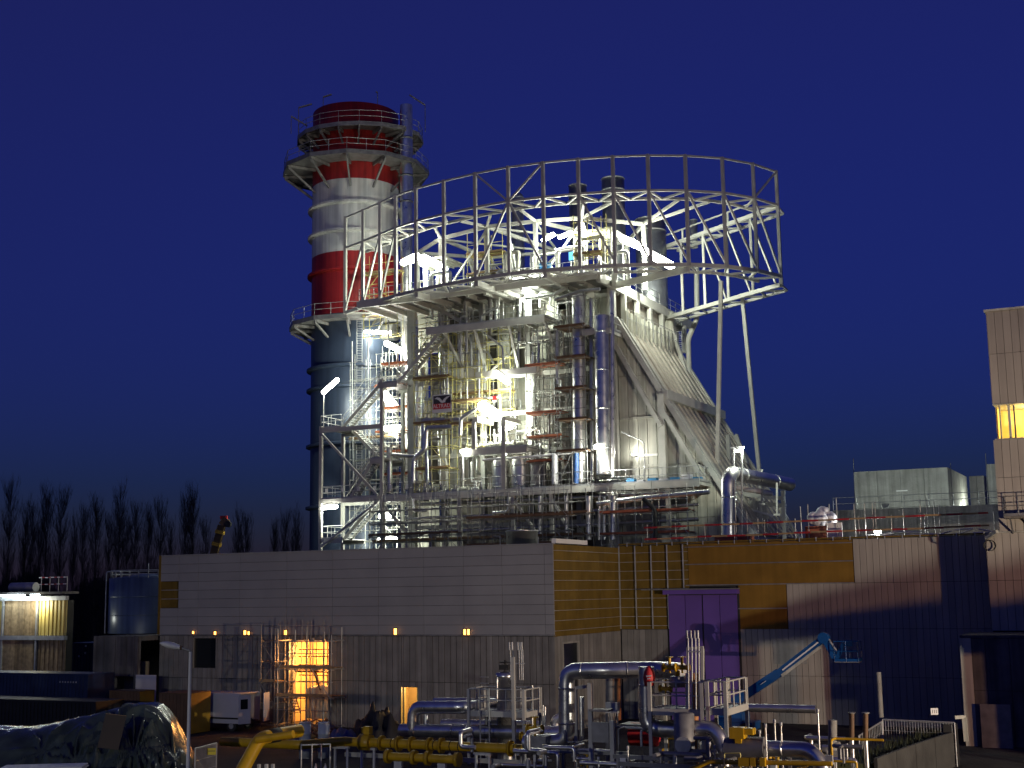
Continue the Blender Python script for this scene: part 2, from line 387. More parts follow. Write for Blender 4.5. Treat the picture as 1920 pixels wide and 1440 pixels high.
# gaps along the base flashing; emissive plates stand in for light showing through
for i, (x, y, h_, w_) in enumerate([(363, 1186, .16, .1), (404, 1187, .2, .12), (460, 1186, .26, .14), (467, 1187, .2, .1), (536, 1186, .28, .16), (742, 1184, .36, .16), (872, 1185, .32, .12), (879, 1185, .32, .12)]):
    p = Pv(x, y, VL - .06); u, v, z = uvz(p)
    t = thing('gap_glow', 'small gap in the long grey wall glowing orange', 'light', W(u, VL - .06, z - h_ / 2), 'glowing gaps along the grey wall')
    boxp('lamp_glass', u - w_ / 2, u + w_ / 2, VL - .13, VL - .085, z - h_ / 2, z + h_ / 2, LWARM, t)
    boxp('gap_plate', u - w_ / 2 - .03, u + w_ / 2 + .03, VL - .084, VL - .045, z - h_ / 2 - .03, z + h_ / 2 + .03, BLACK, t)

# ================================================================== TURBINE HALL: recessed return wall, right wall with insulation still open
VR = 83.5; UR1 = -9.75
tb = thing('turbine_hall', 'recessed hall wall half clad, with bare mustard insulation above the purple door', 'building', W(-21, VR + 5, 0))
# return wall at u = -33 facing right
Uc = UL1
boxp('wall_core', Uc - .5, Uc - .12, VL + .4, VR, 0, ZT - .05, JOINT, tb)
nb = 3
for k in range(nb):
    v0 = VL + .01 + (VR - VL) * k / nb; v1 = VL + (VR - VL) * (k + 1) / nb - (.0 if k == nb - 1 else .01)
    boxp('insulation_board', Uc - .115, Uc - .01 + ru(-.012, .0), v0, v1, ZM - .1, ZT, INSUL, tb)
for k in range(9):
    z = ZM + .0 + (ZT - ZM) * (k + .35) / 9
    boxp('rail', Uc - .01, Uc + .035, VL + .02, VR - .1, z, z + .028, GALV, tb)
dwin = (VL + 1.2, VL + 3.5, 2.6, 5.2)
for k in range(25):
    v0 = VL + .02 + k * (VR - VL - .02) / 25; v1 = v0 + (VR - VL - .02) / 25 - .03
    if dwin[0] < (v0 + v1) / 2 < dwin[1]:
        boxp('wall_panel', Uc - .115, Uc - .01, v0, v1, 0, dwin[2], RIBPANEL, tb); boxp('wall_panel', Uc - .115, Uc - .01, v0, v1, dwin[3], ZM - .11, RIBPANEL, tb)
    else: boxp('wall_panel', Uc - .115, Uc - .01 + ru(-.008, .008), v0, v1, 0, ZM - .11, RIBPANEL, tb)
wf = boxp('window', Uc - .1, Uc - .07, dwin[0], dwin[1], dwin[2], dwin[3], GLASS, tb)
for v0, v1, z0, z1 in ((dwin[0] - .1, dwin[1] + .1, dwin[3], dwin[3] + .1), (dwin[0] - .1, dwin[1] + .1, dwin[2] - .1, dwin[2]), (dwin[0] - .1, dwin[0], dwin[2], dwin[3]), (dwin[1], dwin[1] + .1, dwin[2], dwin[3])):
    boxp('frame', Uc - .06, Uc + .03, v0, v1, z0, z1, CONC, wf)
# right wall
dx0, dx1, dz = ux(1256, 1200, VR), ux(1386, 1200, VR), zx(1320, 1112, VR)
backing(tb, Uc - .1, UR1 + .3, VR + .13, 0, ZT + .15, [], JOINT)
uA, uB, uC_ = ux(1290, 1060, VR), ux(1475, 1120, VR), ux(1600, 1050, VR)
boxp('insulation_board', Uc + .0, uA, VR + .03, VR + .125, ZM, ZT + .1, INSUL, tb)
zs2 = [ZM, 6.9, 8.0]
for z0, z1, ua, ub in ((9.9, ZT + .12, uA, uC_), (8.56, 9.87, uA, uC_), (7.05, 8.53, dx1 + .05, uB), (ZM, 7.02, dx1 + .05, uB)):
    boxp('insulation_board', ua + .02, ub - .02, VR, VR + .12, z0, z1, INSULB, tb)
for z in (9.87, 8.53, 7.02): boxp('rail', uA - .2 if z > 8.2 else dx1 + .04, uC_ if z > 8.2 else uB, VR - .04, VR - .003, z - .01, z + .06, DGALV, tb)
boxp('rail', uA - .2, uC_, VR - .04, VR - .003, ZT - .12, ZT - .06, DGALV, tb)
for k in range(9):
    z = ZM + (ZT - ZM) * (k + .35) / 9
    boxp('rail', Uc + .02, uA, VR - .0, VR + .028, z, z + .026, GALV, tb)
for x in (1162, 1192, 1222, 1252, 1282):
    u = ux(x, 1080, VR); boxp('mullion', u - .032, u + .032, VR - .09, VR - .002, ZM + .02 if x < 1270 else 8.3, ZT + .1, GALV, tb)
rowsR = [(0, 2.9), (2.9, ZM)]
panel_rows(tb, Uc + .05, dx0 - .05, VR, [(0, ZM - .02)], .39, [], RIBPANEL)
panel_rows(tb, dx1 + .05, UR1, VR, rowsR, .39, [], TANPANEL)
panel_rows(tb, uB + .02, UR1, VR, [(ZM, 8.54)], .39, [], TANPANEL)
panel_rows(tb, uC_ + .02, UR1, VR, [(8.54, ZT + .12)], .39, [], TANPANEL)
boxp('coping', Uc, UR1, VR - .06, VR + .35, ZT + .17, ZT + .26, INSUL, tb)
for k in range(22): boxp('coping_clip', Uc + .6 + k * 1.05, Uc + .66 + k * 1.05, VR - .1, VR - .065, ZT + .05, ZT + .3, GALV, tb)
boxp('roof', Uc, 6.0, VR + .4, 99.2, ZT - .45, ZT - .1, DCONC, tb)
boxp('louvre', ux(1450, 1215, VR), ux(1512, 1215, VR), VR - .03, VR + .01, zx(1480, 1245, VR), zx(1480, 1200, VR), CONC, tb)
boxp('flashing_strip', Uc - .25, Uc + .03, VL + .35, VL + 5.2, ZT + .07, ZT + .34, SIGNW, tb)

# purple door
pdoor = thing('hall_door', 'tall purple four-leaf hall door under a purple hood', 'door', W((dx0 + dx1) / 2, VR - .1, 0))
boxp('door_frame', dx0 - .12, dx1 + .12, VR - .02, VR + .02, 0, dz, BLACK, pdoor)
nl = 4
for k in range(nl):
    a_ = dx0 + (dx1 - dx0) * k / nl; c_ = dx0 + (dx1 - dx0) * (k + 1) / nl
    lf = boxp('door_leaf', a_ + (.05 if k == 2 else .018), c_ - (.05 if k == 1 else .018), VR - .12, VR - .03, .05, dz - .12, PURPLE, pdoor)
    if k in (1, 2): boxp('handle', c_ - .22 if k == 1 else a_ + .16, c_ - .16 if k == 1 else a_ + .22, VR - .17, VR - .125, 1.0, 1.25, GALV, lf)
boxp('hood', dx0 - .2, dx1 + .15, VR - .55, VR - .03, dz - .06, dz + .22, PURPLE, pdoor)
boxp('hood_cover', ux(1208, 1100, VR), dx1 + .2, VR - .6, VR - .03, dz + .225, dz + .3, DGALV, pdoor)

# ================================================================== RIGHT CLAD BUILDING and ANNEX
VB = 80.0; UB = -8.46
rb = thing('clad_building', 'tall beige clad building with a glowing window strip beside the turbine hall', 'building', W(0, VB + 5, 0))
ztop = 23.9; zw1, zw0 = zx(1872, 757, VB), zx(1880, 824, VB)
zseam = zx(1860, 664, VB)
panel_rows(rb, UB, 4.0, VB, [(zw1, zseam), (zseam, ztop)], .43, [], TANPANEL)
panel_rows(rb, UB - .1, 4.0, VB - .05, [(11.25, 14.3), (14.3, zw0)], .43, [], TANPANEL)
panel_rows(rb, -9.3, 4.0, VB - .1, [(ZM, 8.55), (8.55, 11.2)], .43, [], TANPANEL)
boxp('wall_core', UB + .02, 4, VB + .1, VB + .3, 11.25, zw0 - .02, JOINT, rb); boxp('wall_core', UB + .02, 4, VB + .1, VB + .3, zw1 + .02, ztop, JOINT, rb)
boxp('wall_core', -9.28, 4, VB + .0, VB + .3, 0, 11.2, JOINT, rb)
boxp('side_wall', UB - .02, UB + .015, VB + .02, VB + 14, 11.3, zw0 - .1, TANPANEL, rb); boxp('side_wall', UB - .02, UB + .015, VB + .02, VB + 14, zw1 + .1, ztop, TANPANEL, rb)
boxp('side_wall', -9.32, -9.285, VB - .08, VR, 0, 11.2, TANPANEL, rb)
boxp('coping', UB - .12, 4.1, VB - .1, VB + 14, ztop, ztop + .12, CASING, rb)
boxp('ledge', -9.4, 4.0, VB - .16, VB + .3, 11.2, 11.25, CASING, rb)
# window strip: recessed, lit room behind
boxp('strip_soffit', UB, 4, VB, VB + 3.2, zw1 - .06, zw1 - .005, CASING, rb); boxp('strip_sill', UB, 4, VB, VB + 3.2, zw0 + .005, zw0 + .06, CASING, rb)
boxp('strip_back_wall', UB, 4, VB + 3.0, VB + 3.1, zw0 + .07, zw1 - .07, INTY, rb)
boxp('strip_end_wall', UB + .02, UB + .1, VB + 1.2, VB + 3.0, zw0 + .07, zw1 - .07, INTY, rb)
for k, du in enumerate((.28, .75, 1.05, 2.1, 3.3, 4.6)): boxp('strip_post', UB + du, UB + du + (.14 if k % 2 else .08), VB + .35, VB + .5, zw0 + .07, zw1 - .07, CASING if k != 2 else DCONC, rb)
sl = thing('strip_lamp', 'yellow lamp inside the high window strip of the clad building', 'lamp', W(UB + 3, VB + 1.8, zw1 - .4))
rod('lamp_tube', W(UB + 2.5, VB + 1.8, zw1 - .25), W(UB + 3.9, VB + 1.8, zw1 - .25), .06, LSODIUM, sl); boxp('lamp_tray', UB + 2.4, UB + 4, VB + 1.7, VB + 1.9, zw1 - .18, zw1 - .07, DGALV, sl)
lamp_light(sl, W(UB + 2.2, VB + 1.5, zw1 - .7), 330, (1, .72, .26), .2)
lamp_light(sl, W(UB + 5.2, VB + 1.5, zw1 - .7), 330, (1, .72, .26), .2)
# bracket with coiled cable at the corner
br = thing('wall_bracket', 'small bracket with coiled cable on the clad building corner', 'bracket', W(-9.3, VB - .6, 10.6))
bar('arm', W(-9.3, VB - .12, 10.9), W(-8.6, VB - .8, 11.25), .18, .18, CASING, br)
b = MB()
for k in range(3):
    b.sweep([W(-9.1 + .28 * math.cos(a_) * (1 + .1 * k), VB - .3 - k * .05, 10.5 + .3 * math.sin(a_)) for a_ in [i * .5 for i in range(14)]], .025, 6, 1)
b.build('cable', BLACK, br)
# annex in front
an = thing('annex', 'low dark concrete annex block standing in front of the clad building', 'building', W(-4, 78, 0))
VAX = 75.0; UAX = -10.35
panel_rows(an, UAX, 4.0, VAX, [(0, 2.85), (2.85, 5.55)], 1.2, [], DCONC, name='wall_panel')
boxp('wall_core', UAX + .05, 4, VAX + .1, VAX + .3, 0, 5.5, JOINT, an)
for k in range(7):
    v0 = VAX + .1 + k * (VR - .1 - VAX - .1) / 7; boxp('side_panel', UAX - .02, UAX + .045, v0 + .01, v0 + (VR - VAX - .2) / 7 - .01, 0, 5.55, DCONC, an)
boxp('roof', UAX - .05, 4, VAX - .05, VB - .2, 5.57, 5.7, DCONC, an)
boxp('lit_strip', UAX - .06, UAX + .5, VAX - .05, VAX - .02, 0, 5.55, CASING, an)  # pale strip paints in the lit left edge of the annex
p = Pv(1840, 1420, VAX - 1.2)
ob = boxp('leaning_board', p.dot(UU), p.dot(UU) + 1.5, VAX - .5, VAX - .44, 0, 2.2, DGALV); tag(ob, 'large grey board standing against the dark annex wall', 'board')

# ================================================================== ROOF: barrier, scaffold poles, bags, plant on the turbine hall roof
bz = ZT + .15
bar_t = thing('roof_barrier', 'red and white striped safety barrier along the turbine hall roof edge', 'barrier', W(-21, VR + 1, bz))
BV = VR + .9
for lvl in (.35, 1.1):
    u = -31.5; k = 0
    while u < -9.6:
        L = ru(.85, 1.25); z = bz + lvl + .05 * noise.noise((u * .3, lvl, 0)) + (u + 31) * .008
        boxp('barrier_board', u, min(u + L - .01, -9.6), BV, BV + .04, z, z + .11, RED if k % 2 == 0 else PLANK, bar_t); u += L; k += 1
for k in range(12):
    u = -31.3 + k * 2.0; rod('barrier_post', W(u, BV + .07, bz - .1), W(u, BV + .07, bz + 1.4), .03, SCAF, bar_t, 8)
for i, (x, yt, yb) in enumerate([(1503, 950, 1003), (1517, 945, 1003), (1557, 945, 1000), (1571, 933, 1000), (1604, 945, 1000), (1623, 943, 995), (1638, 942, 995), (1643, 940, 995), (1695, 955, 985), (1728, 935, 995), (1741, 935, 995), (1754, 940, 992), (1763, 946, 992), (1402, 958, 1005), (1422, 970, 1005), (1381, 900, 1008), (1458, 985, 1008)]):
    V = VR + 1.8 + (i % 3) * .7; p = Pv(x, yb, V); q = Pv(x, yt, V); p.z = bz - .25
    t = thing('scaffold_pole', 'upright steel scaffold pole standing behind the striped roof barrier', 'pole', p, 'upright poles on the hall roof')
    rod('tube', p, Vector((p.x, p.y, q.z)), .03, SCAF, t, 8); rod('base_collar', p, p + ZZ * .12, .06, DGALV, t, 8)
b = MB(); c0 = Pv(1538, 972, VR + 3)
for (dx, dy, dz_, r) in ((0, 0, .0, .55), (.6, .1, -.05, .5), (.25, .2, .35, .45), (-.45, .1, .05, .4)):
    n_, m_ = 12, 8; vs = []
    for j in range(m_ + 1):
        for i in range(n_):
            a_ = 2 * math.pi * i / n_; ph = math.pi * j / m_; d = Vector((math.sin(ph) * math.cos(a_), math.sin(ph) * math.sin(a_), math.cos(ph)))
            vs.append(c0 + Vector((dx, dy, dz_)) + d * r * (1 + .25 * noise.noise(d * 2 + Vector((dx * 5, 0, 0)))))
    b.face_block(vs, [(j * n_ + i, j * n_ + (i + 1) % n_, (j + 1) * n_ + (i + 1) % n_, (j + 1) * n_ + i) for j in range(m_) for i in range(n_)], True)
tag(b.build('rubbish_bag', SACK), 'crumpled white sacks heaped on an orange box on the roof', 'sack')
p = Pv(1535, 1000, VR + 3); u, v, z = uvz(p); tag(boxp('roof_crate', u - .8, u + .8, v - .3, v + .6, bz - .2, bz + .95, ORANGE), 'orange box under the white sacks on the hall roof', 'box')
p = Pv(1375, 1005, VR + 3); u, v, z = uvz(p); tag(boxp('roof_crate', u - 1.2, u + 1.2, v - .3, v + .8, bz - .2, bz + .55, ORANGE), 'flat orange box at the foot of the large silver pipe', 'box')
p = Pv(1566, 1000, VR + 2); u, v, z = uvz(p); tag(boxp('roof_panel', u - .45, u + .45, v, v + .06, bz - .2, bz + 1.1, SIGNW), 'white sheet panel propped beside the white sacks on the roof', 'panel')
rl = thing('roof_work_lamp', 'low roof work lamp behind the striped barrier beside the white panel', 'lamp', W(u + 2.2, v + 2.4, bz))
boxp('lamp_head', u + 2.0, u + 2.4, v + 2.3, v + 2.5, bz + .5, bz + .7, LTUBE, rl); rod('lamp_stand', W(u + 2.2, v + 2.4, bz - .2), W(u + 2.2, v + 2.4, bz + .5), .03, DGALV, rl)
lamp_light(rl, W(u + 2.2, v + 2.1, bz + .75), 650, (1, .97, .95), .15)
for i in range(16):
    u_ = -17.5 + i * .48 + ru(-.1, .1); v_ = VR + ru(2.2, 4.5); a_ = ru(-.4, .4); L = ru(.8, 2.0)
    t = rod('scaffold_tube_loose', W(u_, v_, bz + ru(.05, .45)), W(u_ + L * math.cos(a_), v_ + L * math.sin(a_), bz + ru(.05, .5)), .04, ALU, None, 8)
    tag(t, 'loose shiny tube lying on the hall roof behind the barrier', 'tube', 'loose tubes on the roof')
# round aluminium ventilator on the low hall roof
p = Pv(979, 1016, 86); u, v, z = uvz(p)
rv = thing('roof_ventilator', 'shiny round metal ventilator on the low hall roof', 'ventilator', W(u, 86, ZT - .2))
b = MB(); b.lathe(W(u, 86, 0), [(0.9, ZT - .2), (1.12, ZT - .2), (1.12, zx(979, 997, 86)), (1.18, zx(979, 997, 86)), (1.18, zx(979, 995, 86)), (0, zx(979, 993, 86))], 28); b.build('drum', ALU, rv)
b = MB(); b.lathe(W(u, 86, 0), [(1.13, ZT + .2), (1.16, ZT + .25), (1.13, ZT + .3)], 28); b.build('band', GALV, rv)
rod('guy_rod', W(u - 1.5, 85.5, ZT - .2), W(u - 1.5, 85.5, ZT + 1.1), .03, GALV, rv); rod('guy_rod', W(u + 1.5, 85.5, ZT - .2), W(u + 1.5, 85.5, ZT + 1.0), .03, GALV, rv)

# ================================================================== CONCRETE BLOCKS behind, on the far roof
def concrete_block(name, label, u0, u1, v0, v1, z0, z1, nseam):
    t = thing(name, label, 'building', W((u0 + u1) / 2, v0, z0))
    for k in range(nseam):
        a_ = u0 + (u1 - u0) * k / nseam; c_ = u0 + (u1 - u0) * (k + 1) / nseam
        zm = z0 + (z1 - z0) * .48
        boxp('concrete_panel', a_ + .015, c_ - .015, v0, v0 + .2, z0, zm - .02, CONC, t); boxp('concrete_panel', a_ + .015, c_ - .015, v0, v0 + .2, zm + .02, z1, CONC, t)
    n = max(1, int((v1 - v0) / 4))
    for k in range(n):
        a_ = v0 + .21 + (v1 - v0 - .21) * k / n; c_ = v0 + .21 + (v1 - v0 - .21) * (k + 1) / n
        boxp('concrete_panel', u1 - .2, u1, a_, c_ - .02, z0, z1, CONC, t); boxp('concrete_panel', u0, u0 + .2, a_, c_ - .02, z0, z1, CONC, t)
    boxp('roof', u0 + .02, u1 - .02, v0 + .22, v1 - .05, z1 - .3, z1 - .05, DCONC, t); boxp('wall_core', u0 + .22, u1 - .22, v0 + .21, v0 + .3, z0, z1 - .32, JOINT, t)
    return t
VC = 152.5; uc0, uc1 = ux(1602, 915, VC), ux(1779, 915, VC); zc1 = zx(1700, 880, VC); zc0 = zx(1690, 948, VC)
cb = concrete_block('concrete_block', 'plain grey concrete roof block with a lit end wall', uc0, uc1, VC, Pu(1813, 905, uc1).dot(VV), zc0 - 4, zc1, 4)
boxp('lamp_strip', uc0 + (uc1 - uc0) * .45, uc0 + (uc1 - uc0) * .57, VC - .06, VC - .003, zx(1695, 921, VC), zx(1695, 919, VC), SIGNW, cb)
V2_ = 176; cb2 = concrete_block('concrete_block', 'smaller concrete block behind, floodlit on its left face', ux(1818, 915, V2_), ux(1846, 915, V2_), V2_, V2_ + 12, zc0 - 4, zx(1818, 893, V2_), 2)
V3_ = 150; cb3 = concrete_block('concrete_block', 'narrow pale concrete block half hidden by the beige clad building', ux(1852, 905, V3_), ux(1900, 905, V3_), V3_, V3_ + 12, zc0 - 4, zx(1860, 870, V3_), 2)
V4 = 128
dk = thing('far_roof_deck', 'wide concrete roof deck with a thin railing below the concrete blocks', 'roof deck', W(ux(1700, 970, V4), V4, 0))
zdk = zx(1700, 952, V4); ud0, ud1 = ux(1562, 960, V4), ux(1885, 960, V4)
for k in range(6): boxp('deck_panel', ud0 + (ud1 - ud0) * k / 6 + .01, ud0 + (ud1 - ud0) * (k + 1) / 6 - .01, V4, V4 + .3, 0, zdk, CONC, dk)
boxp('deck_slab', ud0, ud1 + 8, V4 + .31, V4 + 45, zdk - .4, zdk, CONC, dk)
railing([W(ud0, V4 + .2, zdk), W(ud1, V4 + .2, zdk)], dk, GALV, 1.2, 2.2, False)
for i, (x, y, pw, V) in enumerate([(1836, 940, 900, 165.0), (1806, 928, 420, 162.0)]):
    p = Pv(x, y, V); p.z = zdk + 1.0
    fl = thing('deck_floodlight', ['bright white floodlight on the far concrete roof deck', 'white floodlight washing the end wall of the concrete block'][i], 'floodlight', Vector((p.x, p.y, zdk)))
    rod('stand', Vector((p.x, p.y, zdk)), p, .05, DGALV, fl)
    M_, L_ = frame(p, p + Vector((-.3, -.3, .6))); put('lamp_head', prim('cube', LTUBE), Matrix.Translation(p) @ Matrix.Diagonal((.7, .3, .5, 1)), fl)
    lamp_light(fl, p + Vector((-.5, -.6, .6)), pw, (.9, 1, .85), .3)
for x, y0, y1 in ((1600, 860, 885), (1782, 868, 880), (1848, 850, 880)):
    p = Pv(x, y1, VC + 1); q = Pv(x, y0, VC + 1)
    tag(rod('lightning_rod', Vector((p.x, p.y, zc0 - .5)), q, .04, DGALV, None, 6), 'thin lightning rod on the far concrete roof block', 'rod', 'lightning rods')

fl = thing('deck_floodlight', 'added floodlight brightening the concrete block front', 'floodlight', W(ux(1668, 960, 140), 138, zdk))  # lamp added to brighten the front of the block
p = W(ux(1668, 960, 140), 138, zdk + .8); rod('stand', p - ZZ * .8, p, .05, DGALV, fl); put('lamp_head', prim('cube', DGALV), Matrix.Translation(p) @ Matrix.Diagonal((.7, .3, .5, 1)), fl); put('lamp_glass', prim('cube', LTUBE), Matrix.Translation(p + VV * .2) @ Matrix.Diagonal((.5, .04, .3, 1)), fl)
lamp_light(fl, p + VV * .5 + ZZ * .3, 3600, (.88, 1, .9), .3)
bc = thing('balcony', 'dark steel balcony with railing on the beige clad building', 'balcony', W(-6.5, VB - .6, zx(1900, 968, VB - .8)))
zb_ = zx(1900, 968, VB - .8); boxp('balcony_deck', ux(1884, 966, VB - .8), -2, VB - 1.2, VB - .12, zb_ - .12, zb_, SHADE_DARK, bc)
railing([W(ux(1884, 966, VB - .8), VB - .15, zb_), W(ux(1884, 966, VB - .8), VB - 1.15, zb_), W(-2, VB - 1.15, zb_)], bc, DGALV, 1.1, .8)
for k in range(5): bar('bracket', W(ux(1884, 966, VB - .8) + .3 + k * 1.2, VB - .12, zb_ - .9), W(ux(1884, 966, VB - .8) + .3 + k * 1.2, VB - 1.1, zb_ - .14), .08, .1, DGALV, bc)
bar('awning', W(-6.3, VB - .2, zb_ + 2.2), W(-3.5, VB - 1.0, zb_ + 1.9), .08, 1.3, SHADE_DARK, bc)

# ================================================================== EXHAUST STACK
sc_ = Pd(667, 300, 130.0); SX, SY = sc_.x, sc_.y; SR = 4.32
stack = thing('exhaust_stack', 'tall round exhaust stack banded red and white with ring platforms', 'chimney', (SX, SY, 0))
def zs_front(y): return Pd(667, y, 130.0 - SR).z
zs_top = zs_front(190)
z_w1, z_w0, z_r0 = zs_front(333), zs_front(469), zs_front(585)
def shell(name, mt, z0, z1, r0=SR, cap=False):
    b = MB(); prof = [(r0, z0), (r0, z1)]
    if cap: prof += [(r0 - .12, z1), (r0 - .12, z1 - 3)]
    b.lathe((SX, SY, 0), prof, 64); return b.build(name, mt, stack)
shell('red_top_band', RED, z_w1, zs_top, SR, True); shell('white_band', WHITE, z_w0, z_w1 - .004); shell('red_band', RED, z_r0, z_w0 - .004); shell('grey_shell', STACKGREY, 0, z_r0 - .004)
for y, mt in ((400, WHITE), (451, WHITE), (522, RED), (697, STACKGREY), (735, STACKGREY), (839, STACKGREY), (953, STACKGREY)):
    z = Pd(667, y, 130).z; b = MB(); b.lathe((SX, SY, 0), [(SR + .002, z - .22), (SR + .42, z - .1), (SR + .42, z + .1), (SR + .002, z + .22)], 64, smooth=False); b.build('stiffener_ring', mt, stack)
def stack_platform(z, ro, bulge, a_from, a_to, n, brace_h):
    """polygonal walkway: ro outer radius, bulge extra radius on the right side"""
    ang = [a_from + (a_to - a_from) * i / n for i in range(n + 1)]
    def R(a): return ro + bulge * max(0, math.cos(a - math.radians(-20))) ** 3
    b = MB()
    for a0, a1 in zip(ang, ang[1:]):
        p = [Vector((SX + r * math.cos(a), SY + r * math.sin(a), z - .08)) for r, a in ((SR + .02, a0), (R(a0), a0), (R(a1), a1), (SR + .02, a1))]
        b.prism(p, .08)
    deck = b.build('walkway', DGALV, stack)
    b = MB()
    for a0, a1 in zip(ang, ang[1:]):
        b.bar(Vector((SX + R(a0) * math.cos(a0), SY + R(a0) * math.sin(a0), z - .05)), Vector((SX + R(a1) * math.cos(a1), SY + R(a1) * math.sin(a1), z - .05)), .1, .42)
    b.build('edge_beam', DGALV, stack)
    railing([Vector((SX + (R(a) - .06) * math.cos(a), SY + (R(a) - .06) * math.sin(a), z + .16)) for a in ang], stack, GALV, 1.15, 1.6, False)
    for a in ang[::1]:
        e = Vector((math.cos(a), math.sin(a), 0)); c_ = Vector((SX, SY, z))
        bar('bracket_arm', c_ + e * SR + ZZ * -.3, c_ + e * (R(a) - .1) + ZZ * -.3, .16, .28, DGALV, stack)
        bar('bracket_strut', c_ + e * (SR + .02) + ZZ * -brace_h, c_ + e * (R(a) - .15) + ZZ * -.45, .16, .2, DGALV, stack)
TP = 2 * math.pi
stack_platform(Pd(667, 230, 130 - 5.9).z, 5.9, 1.1, math.radians(-200), math.radians(60), 13, 1.5)
stack_platform(Pd(667, 281, 130 - 7.3).z, 7.3, .1, 0, TP, 12, 2.6)
stack_platform(Pd(667, 590, 130 - 6.5).z, 6.5, .6, 0, TP, 12, 1.6)
# wind shields / sheeted underside of the second walkway on the far left, lamp arms on top
for x, y, x2, y2 in ((606, 182, 622, 177), (560, 202, 585, 195), (546, 218, 576, 236), (768, 178, 797, 197), (705, 172, 708, 174)):
    p, q = Pd(x, y, 127), Pd(x2, y2, 127)
    t = thing('aviation_lamp_arm', 'dark angled lamp arm on a thin post above the stack top walkway', 'lamp arm', Vector((q.x, q.y, Pd(667, 230, 124.1).z)), 'lamp arms around the stack top')
    bar('arm', p, q, .18, .12, DGALV, t); e = q if x > 700 else p
    rod('post', Vector((e.x, e.y, Pd(667, 230, 124.1).z)), e, .035, DGALV, t, 6)
sp = Pd(762, 300, 126.5)
pz = MB(); pz.sweep([Vector((sp.x, sp.y, 18)), Vector((sp.x, sp.y, Pd(762, 198, 126.5).z))], .62, 18); vp = pz.build('vent_pipe', ALU, stack)
for y in (260, 330, 379, 440, 500): rod('pipe_band', Vector((sp.x, sp.y, Pd(762, y, 126.5).z - .08)), Vector((sp.x, sp.y, Pd(762, y, 126.5).z + .08)), .68, DGALV, vp, 16)
# caged ladder on the stack front
lb = MB(); a = math.radians(-78); e = Vector((math.cos(a), math.sin(a), 0)); tgt = Vector((-e.y, e.x, 0)); c0 = Vector((SX, SY, 0)) + e * (SR + .2)
for k in (-.25, .25): lb.rod(c0 + tgt * k + ZZ * 14, c0 + tgt * k + ZZ * (z_r0 + 1), .03, 5)
for k in range(90): lb.rod(c0 + tgt * -.25 + ZZ * (14 + k * .24), c0 + tgt * .25 + ZZ * (14 + k * .24), .015, 4)
lb.build('ladder', GALV, stack)

# ================================================================== SCREEN RING on top of the boiler
ZRT, ZRM, ZRB = 43.3, 40.35, 34.06
topx = [(648, 408), (680, 395), (717, 378), (738, 368), (775, 353), (832, 340), (890, 325), (952, 312), (1017, 305), (1085, 298), (1148, 293), (1213, 291), (1283, 291), (1358, 295), (1415, 306), (1455, 322)]
RP = []
for (x, y) in topx:
    p = Pz(x, y, ZRT); RP.append(Vector((p.x, p.y, 0)))
# smooth the plan curve slightly
RP2 = [RP[0]] + [(RP[i - 1] + RP[i] * 2 + RP[i + 1]) / 4 for i in range(1, len(RP) - 1)] + [RP[-1]]
ring = thing('screen_frame', 'curved open steel screen frame crowning the boiler house', 'steel frame', W(-46, 100, 0))
cen = W(-46, 112, 0)
def inward(i):
    a_ = RP2[max(0, i - 1)]; c_ = RP2[min(len(RP2) - 1, i + 1)]; t_ = (c_ - a_).normalized(); n_ = Vector((-t_.y, t_.x, 0))
    return n_ if n_.dot(cen - RP2[i]) > 0 else -n_
IN = [RP2[i] + inward(i) * 2.3 for i in range(len(RP2))]
for i, p in enumerate(RP2):
    bar('post', p + ZZ * ZRB, p + ZZ * (ZRT + .1), .26, .26, STEEL, ring, VV)
for i in range(len(RP2) - 1):
    p, q = RP2[i], RP2[i + 1]; n_ = (q - p).normalized() * .14; mid = (IN[i] + IN[i + 1]) / 2
    bar('top_chord', p + n_ + ZZ * ZRT, q - n_ + ZZ * ZRT, .14, .14, STEEL, ring)
    bar('middle_chord', p + n_ + ZZ * ZRM, q - n_ + ZZ * ZRM, .16, .18, STEEL, ring)
    bar('bottom_chord', p + n_ + ZZ * (ZRB + .1), q - n_ + ZZ * (ZRB + .1), .2, .3, STEEL, ring)
    for z in (ZRM, ZRB + .1):
        bar('inner_chord', IN[i] + ZZ * z, IN[i + 1] + ZZ * z, .2, .22, STEEL, ring)
        bar('lattice_bar', p + ZZ * (z - .02), mid + ZZ * (z - .02), .14, .16, STEEL, ring); bar('lattice_bar', q + ZZ * (z - .04), mid + ZZ * (z - .04), .14, .16, STEEL, ring)
for i, j, up in ((1, 0, 0), (2, 1, 0), (3, 2, 0), (7, 6, 0), (7, 8, 0), (9, 10, 0), (10, 11, 0), (11, 12, 0), (12, 13, 0), (13, 14, 0), (14, 15, 0)):
    bar('diagonal', RP2[i] + ZZ * ZRM, RP2[j] + ZZ * (ZRB + .3), .15, .17, STEEL, ring)
for i, j in ((6, 7), (8, 7)): bar('diagonal', RP2[i] + ZZ * ZRT, RP2[j] + ZZ * ZRM, .14, .15, STEEL, ring)
bar('diagonal', RP2[15] + ZZ * ZRT, RP2[14] + ZZ * ZRM, .14, .15, STEEL, ring)
